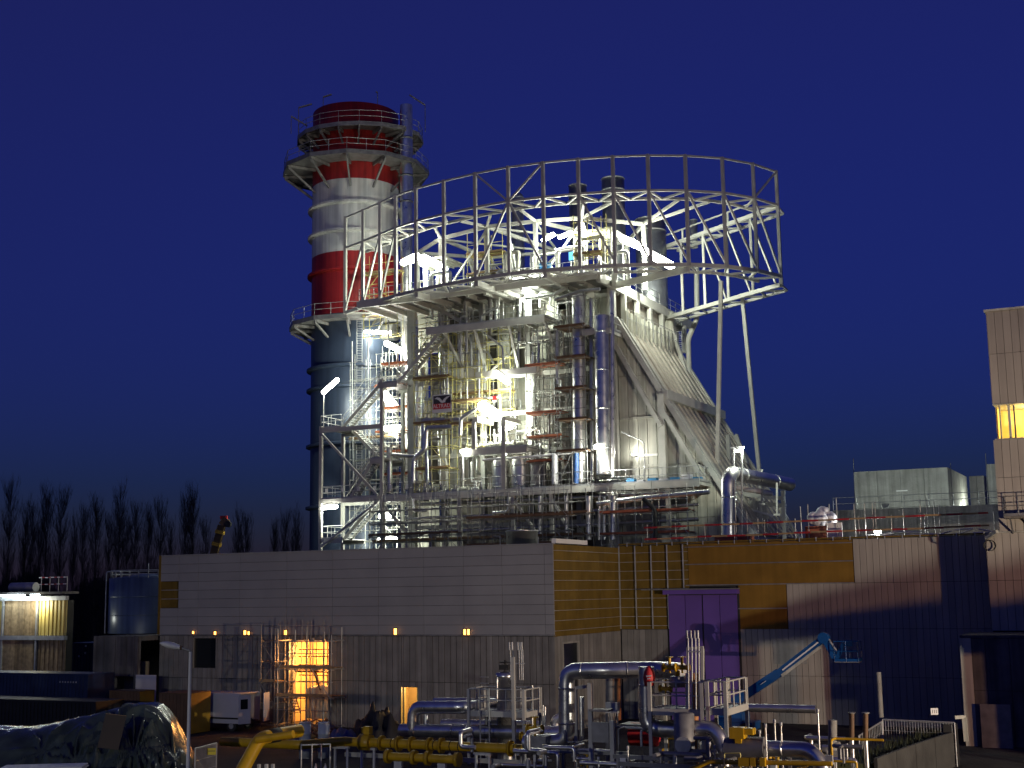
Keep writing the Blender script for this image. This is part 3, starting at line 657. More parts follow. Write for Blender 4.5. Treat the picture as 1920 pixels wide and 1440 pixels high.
# straight return on the right, running back to the boiler
e0 = RP2[-1]; e1 = W(-41.0, 116.9, 0); dr = (e1 - e0).normalized(); nrm = Vector((-dr.y, dr.x, 0)); nrm = nrm if nrm.dot(W(0, 1, 0)) > 0 else -nrm
for z in (ZRM - .1, ZRB - .6):
    bar('return_chord', e0 + ZZ * z, e1 + ZZ * z, .3, .34, STEEL, ring); bar('return_chord', e0 + nrm * 1.9 + dr * 1.5 + ZZ * z, e1 + nrm * 1.9 + ZZ * z, .2, .24, STEEL, ring)
    n = 6
    for k in range(n):
        a_ = e0 + (e1 - e0) * (k / n); c_ = e0 + (e1 - e0) * ((k + .5) / n) + nrm * 1.9; d_ = e0 + (e1 - e0) * ((k + 1) / n)
        bar('lattice_bar', a_ + ZZ * (z - .02), c_ + ZZ * (z - .02), .14, .15, STEEL, ring); bar('lattice_bar', c_ + ZZ * (z - .04), d_ + ZZ * (z - .04), .14, .15, STEEL, ring)
bar('end_tie', e0 + ZZ * (ZRB - .6), e0 + ZZ * ZRB, .3, .3, STEEL, ring, VV)
for k in (.22, .42, .62, .82):
    p = e0 + (e1 - e0) * k; bar('return_post', p + ZZ * (ZRB - .45), p + ZZ * (ZRM - .28), .22, .22, STEEL, ring, VV)
    if k < .8: bar('diagonal', p + ZZ * (ZRM - .3), p - (e1 - e0) * .18 + ZZ * (ZRB - .4), .15, .16, STEEL, ring)
rl0 = e0 + (e1 - e0) * .2 + ZZ * (ZRM + 1.0)
bar('hand_rail', rl0, e1 + ZZ * (ZRM + 1.0), .12, .12, STEEL, ring)
for k in (.25, .5, .75): p = e0 + (e1 - e0) * (.2 + .8 * k); bar('rail_post', p + ZZ * ZRM, p + ZZ * (ZRM + .95), .18, .18, STEEL, ring, VV)
# inclined legs of the ring at the right end
lg1t = Pz(1352, 527, ZRB); lg2t = Pz(1392, 560, ZRB - .6)
for nm, tp, (x, y) in (('leg', lg1t, (1344, 912)), ('leg', lg2t, (1424, 888))):
    V = tp.dot(VV); bt = Pv(x, y, V - .5)
    d_ = (bt - tp).normalized(); bt2 = tp + d_ * ((tp.z - 11.2) / -d_.z)
    bar(nm, tp, bt2, .3, .3, STEEL, ring, VV)

# ================================================================== BOILER HOUSE
VF = 103.0; UBL, UBR = -60.4, -40.7; ZROOF = 34.3; VBK = 124.0
bo = thing('boiler_house', 'brightly lit boiler house of steel columns, casing panels and grated decks', 'boiler', W(-50, VF + 8, 0))
# casing panels on the front, at two depths; dark ones paint in shaded gaps
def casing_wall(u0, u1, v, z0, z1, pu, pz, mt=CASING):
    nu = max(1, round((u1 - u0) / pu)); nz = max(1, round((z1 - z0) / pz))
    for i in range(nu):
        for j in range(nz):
            dk_ = rnd() < .42; boxp('casing_panel', u0 + (u1 - u0) * i / nu + .02, u0 + (u1 - u0) * (i + 1) / nu - .02, v + ru(-.015, .015) + (.35 if dk_ else 0), v + .1 + (.35 if dk_ else 0), z0 + (z1 - z0) * j / nz + .02, z0 + (z1 - z0) * (j + 1) / nz - .02, SHADE_DARK if dk_ else mt, bo)  # random dark panels put shaded voids into the casing colour
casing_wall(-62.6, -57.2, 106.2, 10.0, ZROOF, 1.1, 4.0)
casing_wall(-57.2, -53.0, 108.2, 10.0, ZROOF, 1.4, 4.0, SHADE_DARK)
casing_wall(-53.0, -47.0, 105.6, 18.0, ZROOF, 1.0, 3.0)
casing_wall(-53.0, -47.0, 106.6, 10.0, 18.0, 1.0, 3.0, SHADE_DARK)
casing_wall(-47.0, -43.6, 107.6, 10.0, ZROOF, 1.1, 3.0, SHADE_DARK)
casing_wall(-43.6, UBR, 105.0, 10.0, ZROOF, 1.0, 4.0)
boxp('inner_core', UBL + .3, UBR - .2, 108.5, 118.8, 0, ZROOF - .8, DUCT, bo)
# columns and beams of the front frame
for u, ww in ((UBL, .75), (-57.1, .4), (-53.2, .4), (-48.7, .5), (-44.2, .4), (UBR - .15, .6)):
    boxp('column', u - ww / 2, u + ww / 2, VF, VF + .5, 0, ZROOF - .3, STEEL, bo)
for z in (14.0, 20.2, 23.6, 26.9, 30.0):
    us = [UBL + .39, -57.31, -56.89, -53.41, -52.99, -48.96, -48.44, -44.41, -43.99, UBR - .47]
    for k in range(0, 10, 2): boxp('beam', us[k] + .0, us[k + 1], VF + .1, VF + .4, z - .18, z + .18, STEEL, bo)
for (u0, z0, u1, z1) in ((-60, 20.4, -57.3, 23.4), (-52.9, 27.1, -49, 30), (-43.9, 20.4, -41.2, 23.4), (-43.9, 27.0, -41.2, 29.8), (-48.3, 14.2, -44.5, 20)):
    bar('brace', W(u0, VF + .25, z0), W(u1, VF + .25, z1), .16, .16, STEEL, bo)
# roof deck and edge
boxp('roof_deck', UBL - 3.5, UBR, VF - 3.2, VBK, ZROOF - .28, ZROOF - .05, DGALV, bo)
for k in range(14): boxp('roof_joist', UBL - 3.2 + k * 1.75, UBL - 2.95 + k * 1.75, VF - 3.1, VF + 2.5, ZROOF - .7, ZROOF - .3, STEEL, bo)
boxp('roof_edge_beam', UBL - 3.6, UBR + .1, VF - 3.45, VF - 3.22, ZROOF - .6, ZROOF - .02, STEEL, bo)
boxp('roof_edge_beam', UBR + .02, UBR + .3, VF - 3.2, VBK, ZROOF - .85, ZROOF - .02, STEEL, bo)
railing([W(UBL - 3.5, VF - 3.2, ZROOF), W(UBR, VF - 3.2, ZROOF), W(UBR, VBK, ZROOF)], bo, GALV, 1.15, 1.5)
for k in range(7):
    v = VF + 1.5 + k * 3.0; boxp('cross_joist', UBR - 4, UBR, v, v + .25, ZROOF - 1.0, ZROOF - .35, STEEL, bo)
for k in range(6): boxp('side_column', UBR + .0, UBR + .4, VF + 2 + k * 3.2, VF + 2.4 + k * 3.2, 30.8, ZROOF - .86, STEEL, bo)
casing_wall_side = [(VF + .6 + k * 1.5, VF + .6 + (k + 1) * 1.5) for k in range(12)]
for a_, c_ in casing_wall_side: boxp('side_panel', UBR - .6, UBR - .5, a_ + .02, c_ - .02, 24, ZROOF - .9, DUCT, bo)
# big grey brackets that carry the ring
for i in (4, 6, 8, 10, 12):
    p = IN[i]; u, v, _ = uvz(p); u = max(UBL - 1, min(UBR, u)); bar('ring_bracket', RP2[i] + ZZ * (ZRB - .25), W(u, max(v, VF) + .2, ZRB - .25), .35, .5, STEEL, bo)
# top steel: columns from the roof up to the ring's middle level and cross beams
tops = [W(-57.5, 103.5, 0), W(-52.0, 102.0, 0), W(-47.5, 102.5, 0), W(-43.5, 103.5, 0), W(-57.0, 112, 0), W(-50, 113, 0), W(-43, 113, 0), W(-39.5, 108, 0), W(-62, 107, 0)]
for p in tops: bar('roof_column', p + ZZ * ZROOF, p + ZZ * (ZRM - .1), .32, .32, STEEL, bo, VV)
for i, j in ((0, 1), (1, 2), (2, 3), (4, 5), (5, 6), (0, 4), (1, 5), (2, 6), (3, 7), (6, 7), (8, 0), (8, 4)):
    bar('roof_beam', tops[i] + ZZ * (ZRM - .12), tops[j] + ZZ * (ZRM - .12), .22, .3, STEEL, bo); m_ = (tops[i] + tops[j]) / 2
for i, j in ((0, 5), (1, 4), (1, 6), (2, 5), (3, 6)): bar('roof_brace', tops[i] + ZZ * (ZRM - .2), tops[j] + ZZ * (ZRM - .2), .14, .16, STEEL, bo)
for i, j in ((0, 1), (2, 3), (4, 5), (5, 6)): bar('knee_brace', tops[i] + ZZ * (ZROOF + .2), tops[j] + ZZ * (ZRM - .4), .14, .16, STEEL, bo)
for ti, ri in ((0, 4), (1, 6), (2, 7), (3, 9), (7, 12), (1, 5), (3, 10), (7, 13)): bar('ring_tie', tops[ti] + ZZ * (ZRM - .1), IN[ri] + ZZ * (ZRM - .1), .2, .22, STEEL, bo)
# hanging canopy roofs
for u0, u1, v0, v1, z in ((-60.3, -56.6, 102.5, 106.5, 38.2), (-44.2, -40.6, 103.0, 106.0, 38.8)):
    cp = boxp('canopy', u0, u1, v0, v1, z, z + .15, CASING, bo)
    for k in range(5): boxp('canopy_rib', u0 + (u1 - u0) * (k + .4) / 5, u0 + (u1 - u0) * (k + .5) / 5, v0 + .05, v1 - .05, z - .14, z - .002, STEEL, cp)
    for a_, c_ in ((u0 + .1, v0 + .1), (u1 - .1, v0 + .1), (u0 + .1, v1 - .1), (u1 - .1, v1 - .1)): rod('canopy_post', W(a_, c_, ZROOF), W(a_, c_, z), .08, STEEL, cp, 8)

# ------------------------------------------------------------------ decks hung on the front
def deck(label_parent, u0, u1, v0, v1, z, depth=.45, rails='f', mt=DGALV):
    boxp('deck', u0, u1, v0 + .13, v1, z - .1, z, mt, label_parent)
    boxp('deck_edge_beam', u0, u1, v0, v0 + .12, z - depth, z + .02, STEEL, label_parent)
    n = max(2, int((u1 - u0) / 2.2))
    for k in range(n + 1): boxp('deck_joist', u0 + (u1 - u0 - .15) * k / n, u0 + (u1 - u0 - .15) * k / n + .15, v0 + .14, v1, z - .35, z - .102, STEEL, label_parent)
    pts = []
    if 'f' in rails: pts += [W(u0, v0 + .06, z), W(u1, v0 + .06, z)]
    if 'r' in rails: pts += [W(u1, v1, z)]
    if 'l' in rails: pts = [W(u0, v1, z)] + pts
    if pts: railing(pts, label_parent, GALV, 1.15, 1.5)
ZP = 16.75; VP = 100.5
deck(bo, -62.0, -32.8, VP, VF + 1.8, ZP, .5, 'fr')
for x in (715, 859, 959, 1031, 1142, 1250):
    u = ux(x, 920, VP); boxp('deck_post', u - .16, u + .16, VP + .15, VP + .45, 0, ZP - .5, STEEL, bo)
for x0, x1 in ((715, 775), (959, 1010), (1031, 1070)):
    bar('deck_brace', W(ux(x0, 940, VP), VP + .3, ZP - .7), W(ux(x1, 1000, VP), VP + .3, 12.6), .2, .2, STEEL, bo)
for z in (12.7,): boxp('low_beam', -62, -40.5, VP + .5, VP + .7, z, z + .3, STEEL, bo)
deck(bo, -57.4, -45.9, VP, VF + 1.0, 31.3, .55, 'flr')
for x0, y0, x1, y1 in ((832, 622, 866, 690), (890, 618, 912, 695), (955, 612, 972, 690), (1020, 600, 1045, 665)):
    p, q = Pv(x0, y0, VP + .3), Pv(x1, y1, VF - .1); bar('deck_strut', p, q, .2, .22, STEEL, bo)
boxp('crane_beam', ux(885, 703, VP), ux(1000, 690, VP), VP + .6, VP + .85, zx(940, 705, VP + .6), zx(940, 693, VP + .6), STEEL, bo)
deck(bo, -53.8, -47.6, VP - .3, VF + .8, 20.3, .5, 'flr')
for x, yt in ((891, 790), (946, 782)):
    u = ux(x, 830, VP - .2); boxp('frame_post', u - .17, u + .17, VP - .5, VP - .32, 16.8 if x > 900 else 20.3, zx(x, yt, VP - .2), STEEL, bo)
boxp('frame_beam', ux(889, 785, VP - .2), ux(891, 785, VP - .2) + .4, VP - .5, VF, zx(891, 793, VP), zx(891, 783, VP), STEEL, bo)
boxp('frame_beam', ux(944, 785, VP - .2), ux(944, 785, VP - .2) + .35, VP - .5, VF, zx(946, 790, VP), zx(946, 782, VP), STEEL, bo)
# catwalk by the tall pipes on the right
deck(bo, -42.4, -39.9, VP - .2, VF + .4, 29.6, .4, 'fr')
# low platform with silver drums: right part deck above hall roof at z ~16.8 continues; pipe rack
for k in range(5): boxp('rack_beam', -40 + k * 1.6, -39.8 + k * 1.6, VP + .6, VF + 3, ZP - .9, ZP - .6, STEEL, bo)

# ================================================================== INLET DUCT (sloping)
du = thing('inlet_duct', 'sloping ribbed inlet duct running down from the boiler to the right', 'duct', W(-33, 110, 0))
D = [(-40.7, 30.9), (-36.6, 23.9), (-29.6, 12.3)]          # (u, z) of the sloping roof line
VD0, VD1 = VF + .1, 118.4
def slope_quad(name, a_, c_, v0, v1, mt, off=0.0, th=.12):
    d = Vector((c_[0] - a_[0], 0, c_[1] - a_[1])).normalized(); n = Vector((-d.z, 0, d.x)); n = n if n.z > 0 else -n
    vs = []
    for v in (v0, v1):
        for (u, z) in (a_, c_):
            for k in (off, off + th): vs.append(W(u + n.x * k, v, z + n.z * k))
    b = MB(); b.face_block(vs, [(0, 1, 3, 2), (4, 6, 7, 5), (0, 4, 5, 1), (2, 3, 7, 6), (1, 5, 7, 3), (0, 2, 6, 4)]); return b.build(name, mt, du)
def lerp(a_, c_, t): return (a_[0] + (c_[0] - a_[0]) * t, a_[1] + (c_[1] - a_[1]) * t)
for s_, (A, B) in enumerate(zip(D, D[1:])):
    nv = 10
    for k in range(nv):
        v0 = VD0 + .5 + (VD1 - VD0 - 1.0) * k / nv; v1 = VD0 + .5 + (VD1 - VD0 - 1.0) * (k + 1) / nv
        slope_quad('roof_panel', lerp(A, B, .02), lerp(A, B, .98), v0 + .03, v1 - .03, DUCT)
        slope_quad('roof_rib', lerp(A, B, .02), lerp(A, B, .98), v1 - .06, v1 + .06, DUCT, .12, .14)
    for v in (VD0 + .1, VD1 - .2): slope_quad('edge_girder', lerp(A, B, .0), lerp(A, B, 1), v - .2, v + .2, STEEL, .0, .42)
    slope_quad('edge_flange', lerp(A, B, .0), lerp(A, B, 1), VD0 + .9, VD0 + 1.2, STEEL, .12, .3)
bar('cross_beam', W(D[1][0] + .35, VD0 - .2, D[1][1] + .25), W(D[1][0] + .35, VD1 + .4, D[1][1] + .25), .55, .75, STEEL, du)
boxp('side_post', D[1][0] - .25, D[1][0] + .3, VD0 - .35, VD0 + .2, 12.0, D[1][1] + .3, STEEL, du)
# near side casing: vertical panels cut by the slope
def zslope(u):
    for A, B in zip(D, D[1:]):
        if A[0] <= u <= B[0]: return A[1] + (B[1] - A[1]) * (u - A[0]) / (B[0] - A[0])
    return D[-1][1]
nu = 13
for k in range(nu):
    a_ = -40.5 + (D[2][0] - .3 + 40.5) * k / nu; c_ = -40.5 + (D[2][0] - .3 + 40.5) * (k + 1) / nu
    zsplit = [10.0, 14.0, 18.4, 22.4, 26.0]
    for z0, z1 in zip(zsplit, zsplit[1:] + [40]):
        ta, tc = min(z1, zslope(a_) - .1), min(z1, zslope(c_) - .1)
        if max(ta, tc) <= z0 + .05: continue
        ta, tc = max(ta, z0 + .02), max(tc, z0 + .02); g_ = .025
        vs = [W(a_ + g_, VD0 + .35, z0 + g_), W(c_ - g_, VD0 + .35, z0 + g_), W(c_ - g_, VD0 + .35, tc - g_), W(a_ + g_, VD0 + .35, ta - g_)]
        vs += [x + VV * .1 for x in vs]
        b = MB(); b.face_block(vs, [(0, 1, 2, 3), (7, 6, 5, 4), (0, 4, 5, 1), (1, 5, 6, 2), (2, 6, 7, 3), (3, 7, 4, 0)]); b.build('side_panel', CASING, du)
b = MB(); vs = [W(-40.5, VD0 + .5, 5), W(D[2][0], VD0 + .5, 5), W(D[2][0], VD0 + .5, D[2][1] - .2), W(D[1][0], VD0 + .5, D[1][1] - .2), W(-40.5, VD0 + .5, D[0][1] - .3)]; vs += [x + VV * 14.5 for x in vs]
b.face_block(vs, [(0, 1, 2, 3, 4), (9, 8, 7, 6, 5)] + [(i, 5 + i, 5 + (i + 1) % 5, (i + 1) % 5) for i in range(5)]); b.build('duct_core', DUCT, du)
for z in (18.4, 22.4): boxp('stiffener', -40.4, min(-36.9, -36.9), VD0 + .22, VD0 + .34, z - .1, z + .1, CASING, du)
boxp('stiffener', -39.4, -37.2, VD0 + .2, VD0 + .34, zx(1190, 856, VF), zx(1190, 852, VF), SIGNW, du)
# raking struts and the right-hand frame
for x0, y0, x1, y1, V in ((1255, 600, 1310, 775, 117), (1310, 770, 1480, 992, 117.0), (1150, 640, 1240, 800, 102.8), (1243, 770, 1320, 900, 102.6), (1380, 720 + 95, 1400, 870, 117)):
    bar('raking_strut', Pv(x0, y0, V), Pv(x1, y1, V), .34, .34, STEEL, du)
for x, y0, y1, V in ((1365, 815, 900, 112), (1468, 920, 1003, 110), (1425, 930, 1003, 112)):
    p, q = Pv(x, y0, V), Pv(x, y1, V); bar('frame_post', p, Vector((p.x, p.y, 11)), .32, .32, STEEL, du, VV)
for x0, y0, x1, y1, V in ((1380, 925, 1470, 935, 109), (1390, 940, 1465, 948, 110)): bar('frame_beam', Pv(x0, y0, V), Pv(x1, y1, V), .3, .34, STEEL, du)
for k in range(5): boxp('end_panel', ux(1393 + k * 9, 945, 108), ux(1401 + k * 9, 945, 108), 108.0, 108.1, 13.2 - k * .1, 15.4, CASING, du)
bar('low_rail', Pv(1405, 955, 108), Pv(1450, 967, 108), .16, .16, SIGNW, du)
# ribbed ventilation grille and rail at the top of the slope
for k in range(12):
    v = VD0 + 1.2 + k * 1.05; boxp('grille_slat', D[0][0] + .55, D[0][0] + .75, v, v + .5, 29.9, 31.8, CASING, du)
boxp('grille_rail', D[0][0] + .5, D[0][0] + .8, VD0 + 1, VD0 + 13.6, 29.7, 29.88, CASING, du)
railing([W(D[0][0] + 1.1, VD0 + .5, 30.2), W(D[0][0] + 1.1, VD1, 30.2)], du, GALV, 1.6, 2.0, False)
# three vertical casing risers at the far right corner
for k in range(4): pipe('riser', [Pv(1236 + k * 7, 585, 117), Pv(1236 + k * 7, 655, 117), Pv(1243 + k * 7, 672, 117), Pv(1243 + k * 7, 730, 117)], .33, CASING, du, 10)
pipe('drain_pipe', [Pv(1306, 500, 118), Pv(1307, 597, 118), Pv(1290, 636, 118), Pv(1294, 760, 118)], .25, STEEL, du, 10)
b = MB()
for k in (0, 1): b.rod(Pv(1262 + k * 16, 600, 118.5), Pv(1264 + k * 16, 705, 118.5), .05, 6)
for k in range(26): b.rod(Pv(1262 + k * .08, 602 + k * 4, 118.5), Pv(1278 + k * .08, 602 + k * 4, 118.5), .03, 5)
b.build('caged_ladder', GALV, du)
boxp('landing', ux(1262, 710, 118.5), ux(1295, 710, 118.5), 117.5, 119.2, zx(1275, 714, 118.5), zx(1275, 707, 118.5), STEEL, du)

# ================================================================== STAIR TOWER on the left
st = thing('stair_tower', 'galvanised steel stair tower with zigzag flights at the boiler house end', 'stairs', W(-65, VP + 2, 0))
US0, US1 = -68.45, -62.0; VS0, VS1 = VP, VP + 3.6
for u in (US0, US1):
    for v in (VS0, VS1): boxp('post', u - .14, u + .14, v, v + .28, 0, 23.4 if u == US0 else 27.2, STEEL, st)
def landing(u0, u1, z, rails='flr'):
    boxp('landing', u0, u1, VS0 + .13, VS1, z - .1, z, DGALV, st); boxp('landing_beam', u0, u1, VS0, VS0 + .12, z - .4, z + .02, STEEL, st); boxp('landing_beam', u0, u1, VS1 + .01, VS1 + .12, z - .4, z + .02, STEEL, st)
    pts = [W(u0, VS0 + .06, z), W(u1, VS0 + .06, z)]
    if 'l' in rails: pts = [W(u0, VS1, z)] + pts
    if 'r' in rails: pts += [W(u1, VS1, z)]
    railing(pts, st, GALV, 1.15, 1.4)
zA, zB, zC, zD = 23.2, 26.8, ZP, 20.1
landing(US0, US1, zC, 'l'); landing(US0, US0 + 2.2, zA, 'l'); boxp('landing_beam', US0 + 2.2, US1, VS0, VS0 + .12, zA - .4, zA, STEEL, st)
landing(US1 - .4, US1 + 1.6, zB, ''); landing(US1 - 1.2, US1, zD, 'r'); landing(US0, US0 + 2.4, 13.2, 'l')
def flight(u0, z0, u1, z1, v0, v1):
    fl = MB(); n = max(3, int(abs(z1 - z0) / .2)); s = 1 if u1 > u0 else -1
    for v in (v0, v1): fl.bar(W(u0, v, z0 - .05), W(u1, v, z1 - .05), .06, .28)
    o = fl.build('stringer_pair', STEEL, st)
    for k in range(n):
        u = u0 + (u1 - u0) * (k + .5) / n; z = z0 + (z1 - z0) * (k + .5) / n
        boxp('tread', u - .13, u + .13, v0 + .04, v1 - .04, z - .02, z + .02, GALV, o)
    for v in (v0, v1):
        rb_ = MB()
        for h in (1.0, .5): rb_.rod(W(u0, v, z0 + h), W(u1, v, z1 + h), .03, 5)
        for k in range(5): u = u0 + (u1 - u0) * k / 4; z = z0 + (z1 - z0) * k / 4; rb_.rod(W(u, v, z), W(u, v, z + 1.0), .03, 5)
        rb_.build('stair_railing', GALV, o)
flight(US0 + 2.2, zA, US1 - .3, zB, VS0 + .3, VS0 + 1.4)
flight(US0 + 2.2, zA, US1 - 1.0, zD, VS0 + 1.7, VS0 + 2.8)
flight(US1 - 1.0, zD, US0 + 3.0, zC, VS0 + .3, VS0 + 1.4)
flight(US1 - .3, zC, US0 + 2.4, 13.2, VS0 + .3, VS0 + 1.4)
flight(US1 + 1.5, zB, ux(828, 622, VP), 31.3, VS0 + .3, VS0 + 1.4)
flight(ux(885, 610, VP + 1.6), 31.3, ux(795, 552, VP + 1.6), ZROOF, VS0 + 1.8, VS0 + 2.9)
bar('brace', W(US0 + .2, VS0 - .1, zA - .5), W(US1 - .3, VS0 - .1, zC + .1), .2, .2, STEEL, st)
bar('brace', W(US0 + .2, VS0 - .1, 12.5), W(US1 - .3, VS0 - .1, zC - .5), .2, .2, STEEL, st)
bar('brace', W(US0 + .3, VS1 + .2, zC + .5), W(US0 + 3.8, VS1 + .2, zA - 1.5), .12, .12, STEEL, st)
for x0, y0, x1, y1 in ((660, 640, 662, 900), (690, 640, 692, 900), (728, 600, 730, 700)): rod('hanger', Pv(x0, y0, VS1 + .4), Pv(x1, y1, VS1 + .4), .06, GALV, st, 6)

# ================================================================== SCAFFOLDS
def scaffold(label, u0, u1, v0, v1, z0, z1, bay=1.9, lift=2.0, mt=SCAF, boards=(), bmat=ORANGE, ladder=False, group='scaffolds on the boiler front'):
    t = thing('scaffold', label, 'scaffold', W((u0 + u1) / 2, (v0 + v1) / 2, z0), group)
    nb_ = max(1, round((u1 - u0) / bay)); us = [u0 + (u1 - u0) * i / nb_ for i in range(nb_ + 1)]
    for u in us:
        for v in (v0, v1): rod('standard', W(u + ru(-.03, .03), v, z0), W(u + ru(-.03, .03), v, z1 + ru(0, .9)), .032, mt, t, 6)
    nl_ = max(1, int((z1 - z0) / lift))
    for k in range(nl_ + 1):
        z = z0 + .15 + k * lift
        if z > z1: break
        for v in (v0, v1):
            rod('ledger', W(u0 - .2, v + .05, z), W(u1 + .2, v + .05, z), .03, mt, t, 6)
            rod('guard_rail', W(u0 - .1, v + .05, z + 1.0), W(u1 + .1, v + .05, z + 1.0), .027, mt, t, 6) if v == v0 else None
        for u in us: rod('transom', W(u + .05, v0 - .15, z + .06), W(u + .05, v1 + .15, z + .06), .03, mt, t, 6)
        if k in boards:
            nbd = max(2, int((v1 - v0) / .3)); 
            for q in range(nbd): boxp('deck_board', u0 - .1 + ru(-.15, .15), u1 + .1 + ru(-.15, .15), v0 + (v1 - v0) * q / nbd + .01, v0 + (v1 - v0) * (q + 1) / nbd - .01, z + .1, z + .15, bmat, t)
            boxp('toe_board', u0 - .1, u1 + .1, v0 - .06, v0 - .03, z + .1, z + .28, bmat, t)
        if k < nl_ and k % 2 == 0: rod('diagonal_tube', W(us[0], v0 - .06, z), W(us[min(1, nb_)], v0 - .06, z + lift), .027, mt, t, 6)
        elif k < nl_: rod('diagonal_tube', W(us[-1], v0 - .06, z), W(us[max(0, nb_ - 1)], v0 - .06, z + lift), .027, mt, t, 6)
    if ladder:
        for k in range(nl_):
            z = z0 + .2 + k * lift; b = MB(); a_, c_ = W(u0 + .5, v0 + .25, z), W(u0 + 1.1, v0 + .25, z + lift)
            for d in (0, .4): b.rod(a_ + VV * d, c_ + VV * d, .025, 5)
            for q in range(8): m_ = a_ + (c_ - a_) * (q + .5) / 8; b.rod(m_, m_ + VV * .4, .018, 4)
            b.build('ladder', mt, t)
    return t
scaffold('scaffold of silver tubes between the stair tower and the white corner column', -64.4, -61.0, 104.6, 105.8, ZP, 31, 1.7, 2.05, SCAF, (1, 2, 4, 6))
scaffold('yellow-tubed scaffold carrying the red and white banner', -58.9, -55.4, 101.0, 102.4, ZP, 31, 1.75, 2.0, SCAFY, (1, 3, 5), PLANK, True)
scaffold('yellow scaffold tower around the bright valve platform', -54.9, -52.0, 100.7, 102.2, 20.4, 27.5, 1.45, 2.0, SCAFY, (1, 2), PLANK)
scaffold('tall scaffold with orange boards left of the twin silver risers', -48.0, -44.9, 101.2, 102.7, ZP, 30.5, 1.55, 2.05, SCAF, (1, 2, 3, 5), ORANGE, True)
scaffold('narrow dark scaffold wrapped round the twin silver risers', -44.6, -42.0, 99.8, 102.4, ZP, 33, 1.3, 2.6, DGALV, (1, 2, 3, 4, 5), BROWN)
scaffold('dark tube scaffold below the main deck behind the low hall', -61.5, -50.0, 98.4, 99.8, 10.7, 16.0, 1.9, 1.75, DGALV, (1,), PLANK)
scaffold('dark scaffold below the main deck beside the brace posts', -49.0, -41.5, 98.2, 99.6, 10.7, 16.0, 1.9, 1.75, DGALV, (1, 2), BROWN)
scaffold('scaffold with red boards under the duct foot', -40.4, -33.2, 98.6, 100.2, 10.7, 16.0, 1.4, 1.7, SCAF, (1, 2), ORANGE)
scaffold('light scaffold frame against the red stack base band', -66.6, -62.9, 104.8, 105.8, 32.0, 39.5, 1.8, 2.0, SCAFY, (1, 3), PLANK)
scaffold('small yellow scaffold beside the brightest roof lamps', -54.5, -51.0, 103.0, 104.4, ZROOF, 39.6, 1.7, 1.8, SCAFY, (1, 2), PLANK)
scaffold('yellow scaffold on the roof under the right canopy', -43.4, -40.9, 101.4, 102.6, ZROOF, 39.5, 1.2, 1.9, SCAFY, (1,), PLANK)
scaffold('scaffold tower around the silver elbow pipe by the stack', -66.2, -62.6, 106.4, 108.0, 12, 30.0, 1.8, 2.2, SCAF, (2, 5, 7), ORANGE)

scaffold('grey tube scaffold rising beside the stack behind the stair tower', -68.3, -63.2, 105.2, 106.0, 11, 30.0, 1.7, 1.9, SCAF, (3, 6), PLANK)
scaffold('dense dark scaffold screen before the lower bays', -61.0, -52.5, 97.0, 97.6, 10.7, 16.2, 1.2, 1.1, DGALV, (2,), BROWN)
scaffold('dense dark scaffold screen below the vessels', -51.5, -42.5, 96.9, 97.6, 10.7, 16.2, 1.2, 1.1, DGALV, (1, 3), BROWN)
scaffold('fine tube scaffold in front of the pale corner bay', -57.0, -50.2, 102.6, 103.2, 23.8, 31.0, 1.1, 1.5, SCAFY, (1,), PLANK)
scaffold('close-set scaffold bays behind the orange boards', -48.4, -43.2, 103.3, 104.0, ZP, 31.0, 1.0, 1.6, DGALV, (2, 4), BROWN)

# ================================================================== PIPES on the boiler
def pvl(V, pts): return [Pv(x, y, V) for x, y in pts]
def tpipe(label, pts, r, mt=ALU, cat='pipe', group=None, bands=0, n=14, bend=1.8, name='pipe'):
    o = pipe(name, pts, r, mt, None, n, bend, bands); tag(o, label, cat, group); return o
tpipe('thick left silver riser of the pair beside the corner', pvl(101.4, [(1085, 548), (1087, 905)]), .58, bands=2.6, name='riser_pipe')
tpipe('thick right silver riser at the boiler corner', pvl(100.6, [(1128, 592), (1132, 890)]), .62, bands=3.2, name='riser_pipe')
for i, (x, y0, y1, V, r) in enumerate([(1108, 560, 900, 101.8, .17), (1147, 545, 895, 100.9, .2), (1104, 930, 1012, 99.5, .25), (1150, 930, 1012, 99.0, .28), (1124, 932, 1012, 100, .13), (1133, 932, 1012, 100, .13), (1012, 930, 1010, 99.8, .16), (1062, 930, 1010, 99.4, .16)]):
    tpipe('slim silver riser pipe beside the thick twin risers', pvl(V, [(x, y0), (x + (2 if y0 < 700 else 0), y1)]), r, group='slim risers at the boiler corner', name='riser_pipe', n=10)
for i, (x, y0, y1) in enumerate([(782, 600, 905), (793, 690, 800), (828, 650, 760), (868, 850, 910), (974, 560, 640), (1000, 660, 800), (1010, 640, 700), (930, 560, 600), (985, 565, 600), (1045, 620, 720)]):
    tpipe('thin vertical silver pipe on the boiler front', pvl(101.9 + (i % 3) * .5, [(x, y0), (x, y1)]), .12 + .05 * (i % 3), group='thin vertical pipes on the boiler front', n=8, name='small_pipe')
tpipe('white pipe stepping down beside the banner scaffold', pvl(101.2, [(862, 787), (793, 788), (794, 845)]), .2, ALU, n=10)
tpipe('white cranked pipe bending down to the main deck', pvl(100.9, [(848, 800), (800, 802), (798, 842), (776, 860), (775, 905)]), .2, ALU, n=10)
tpipe('silver pipe dropping from the white one to the deck', pvl(101.0, [(800, 845), (802, 905)]), .18, ALU, n=10)
tpipe('bent silver pipe end sloping up beside the bright platform', pvl(100.4, [(863, 815), (864, 785), (893, 766)]), .17, ALU, n=10)
tpipe('white horizontal pipe running from the stair tower to the deck', pvl(102, [(735, 852), (775, 856), (795, 846)]), .16, ALU, n=10)
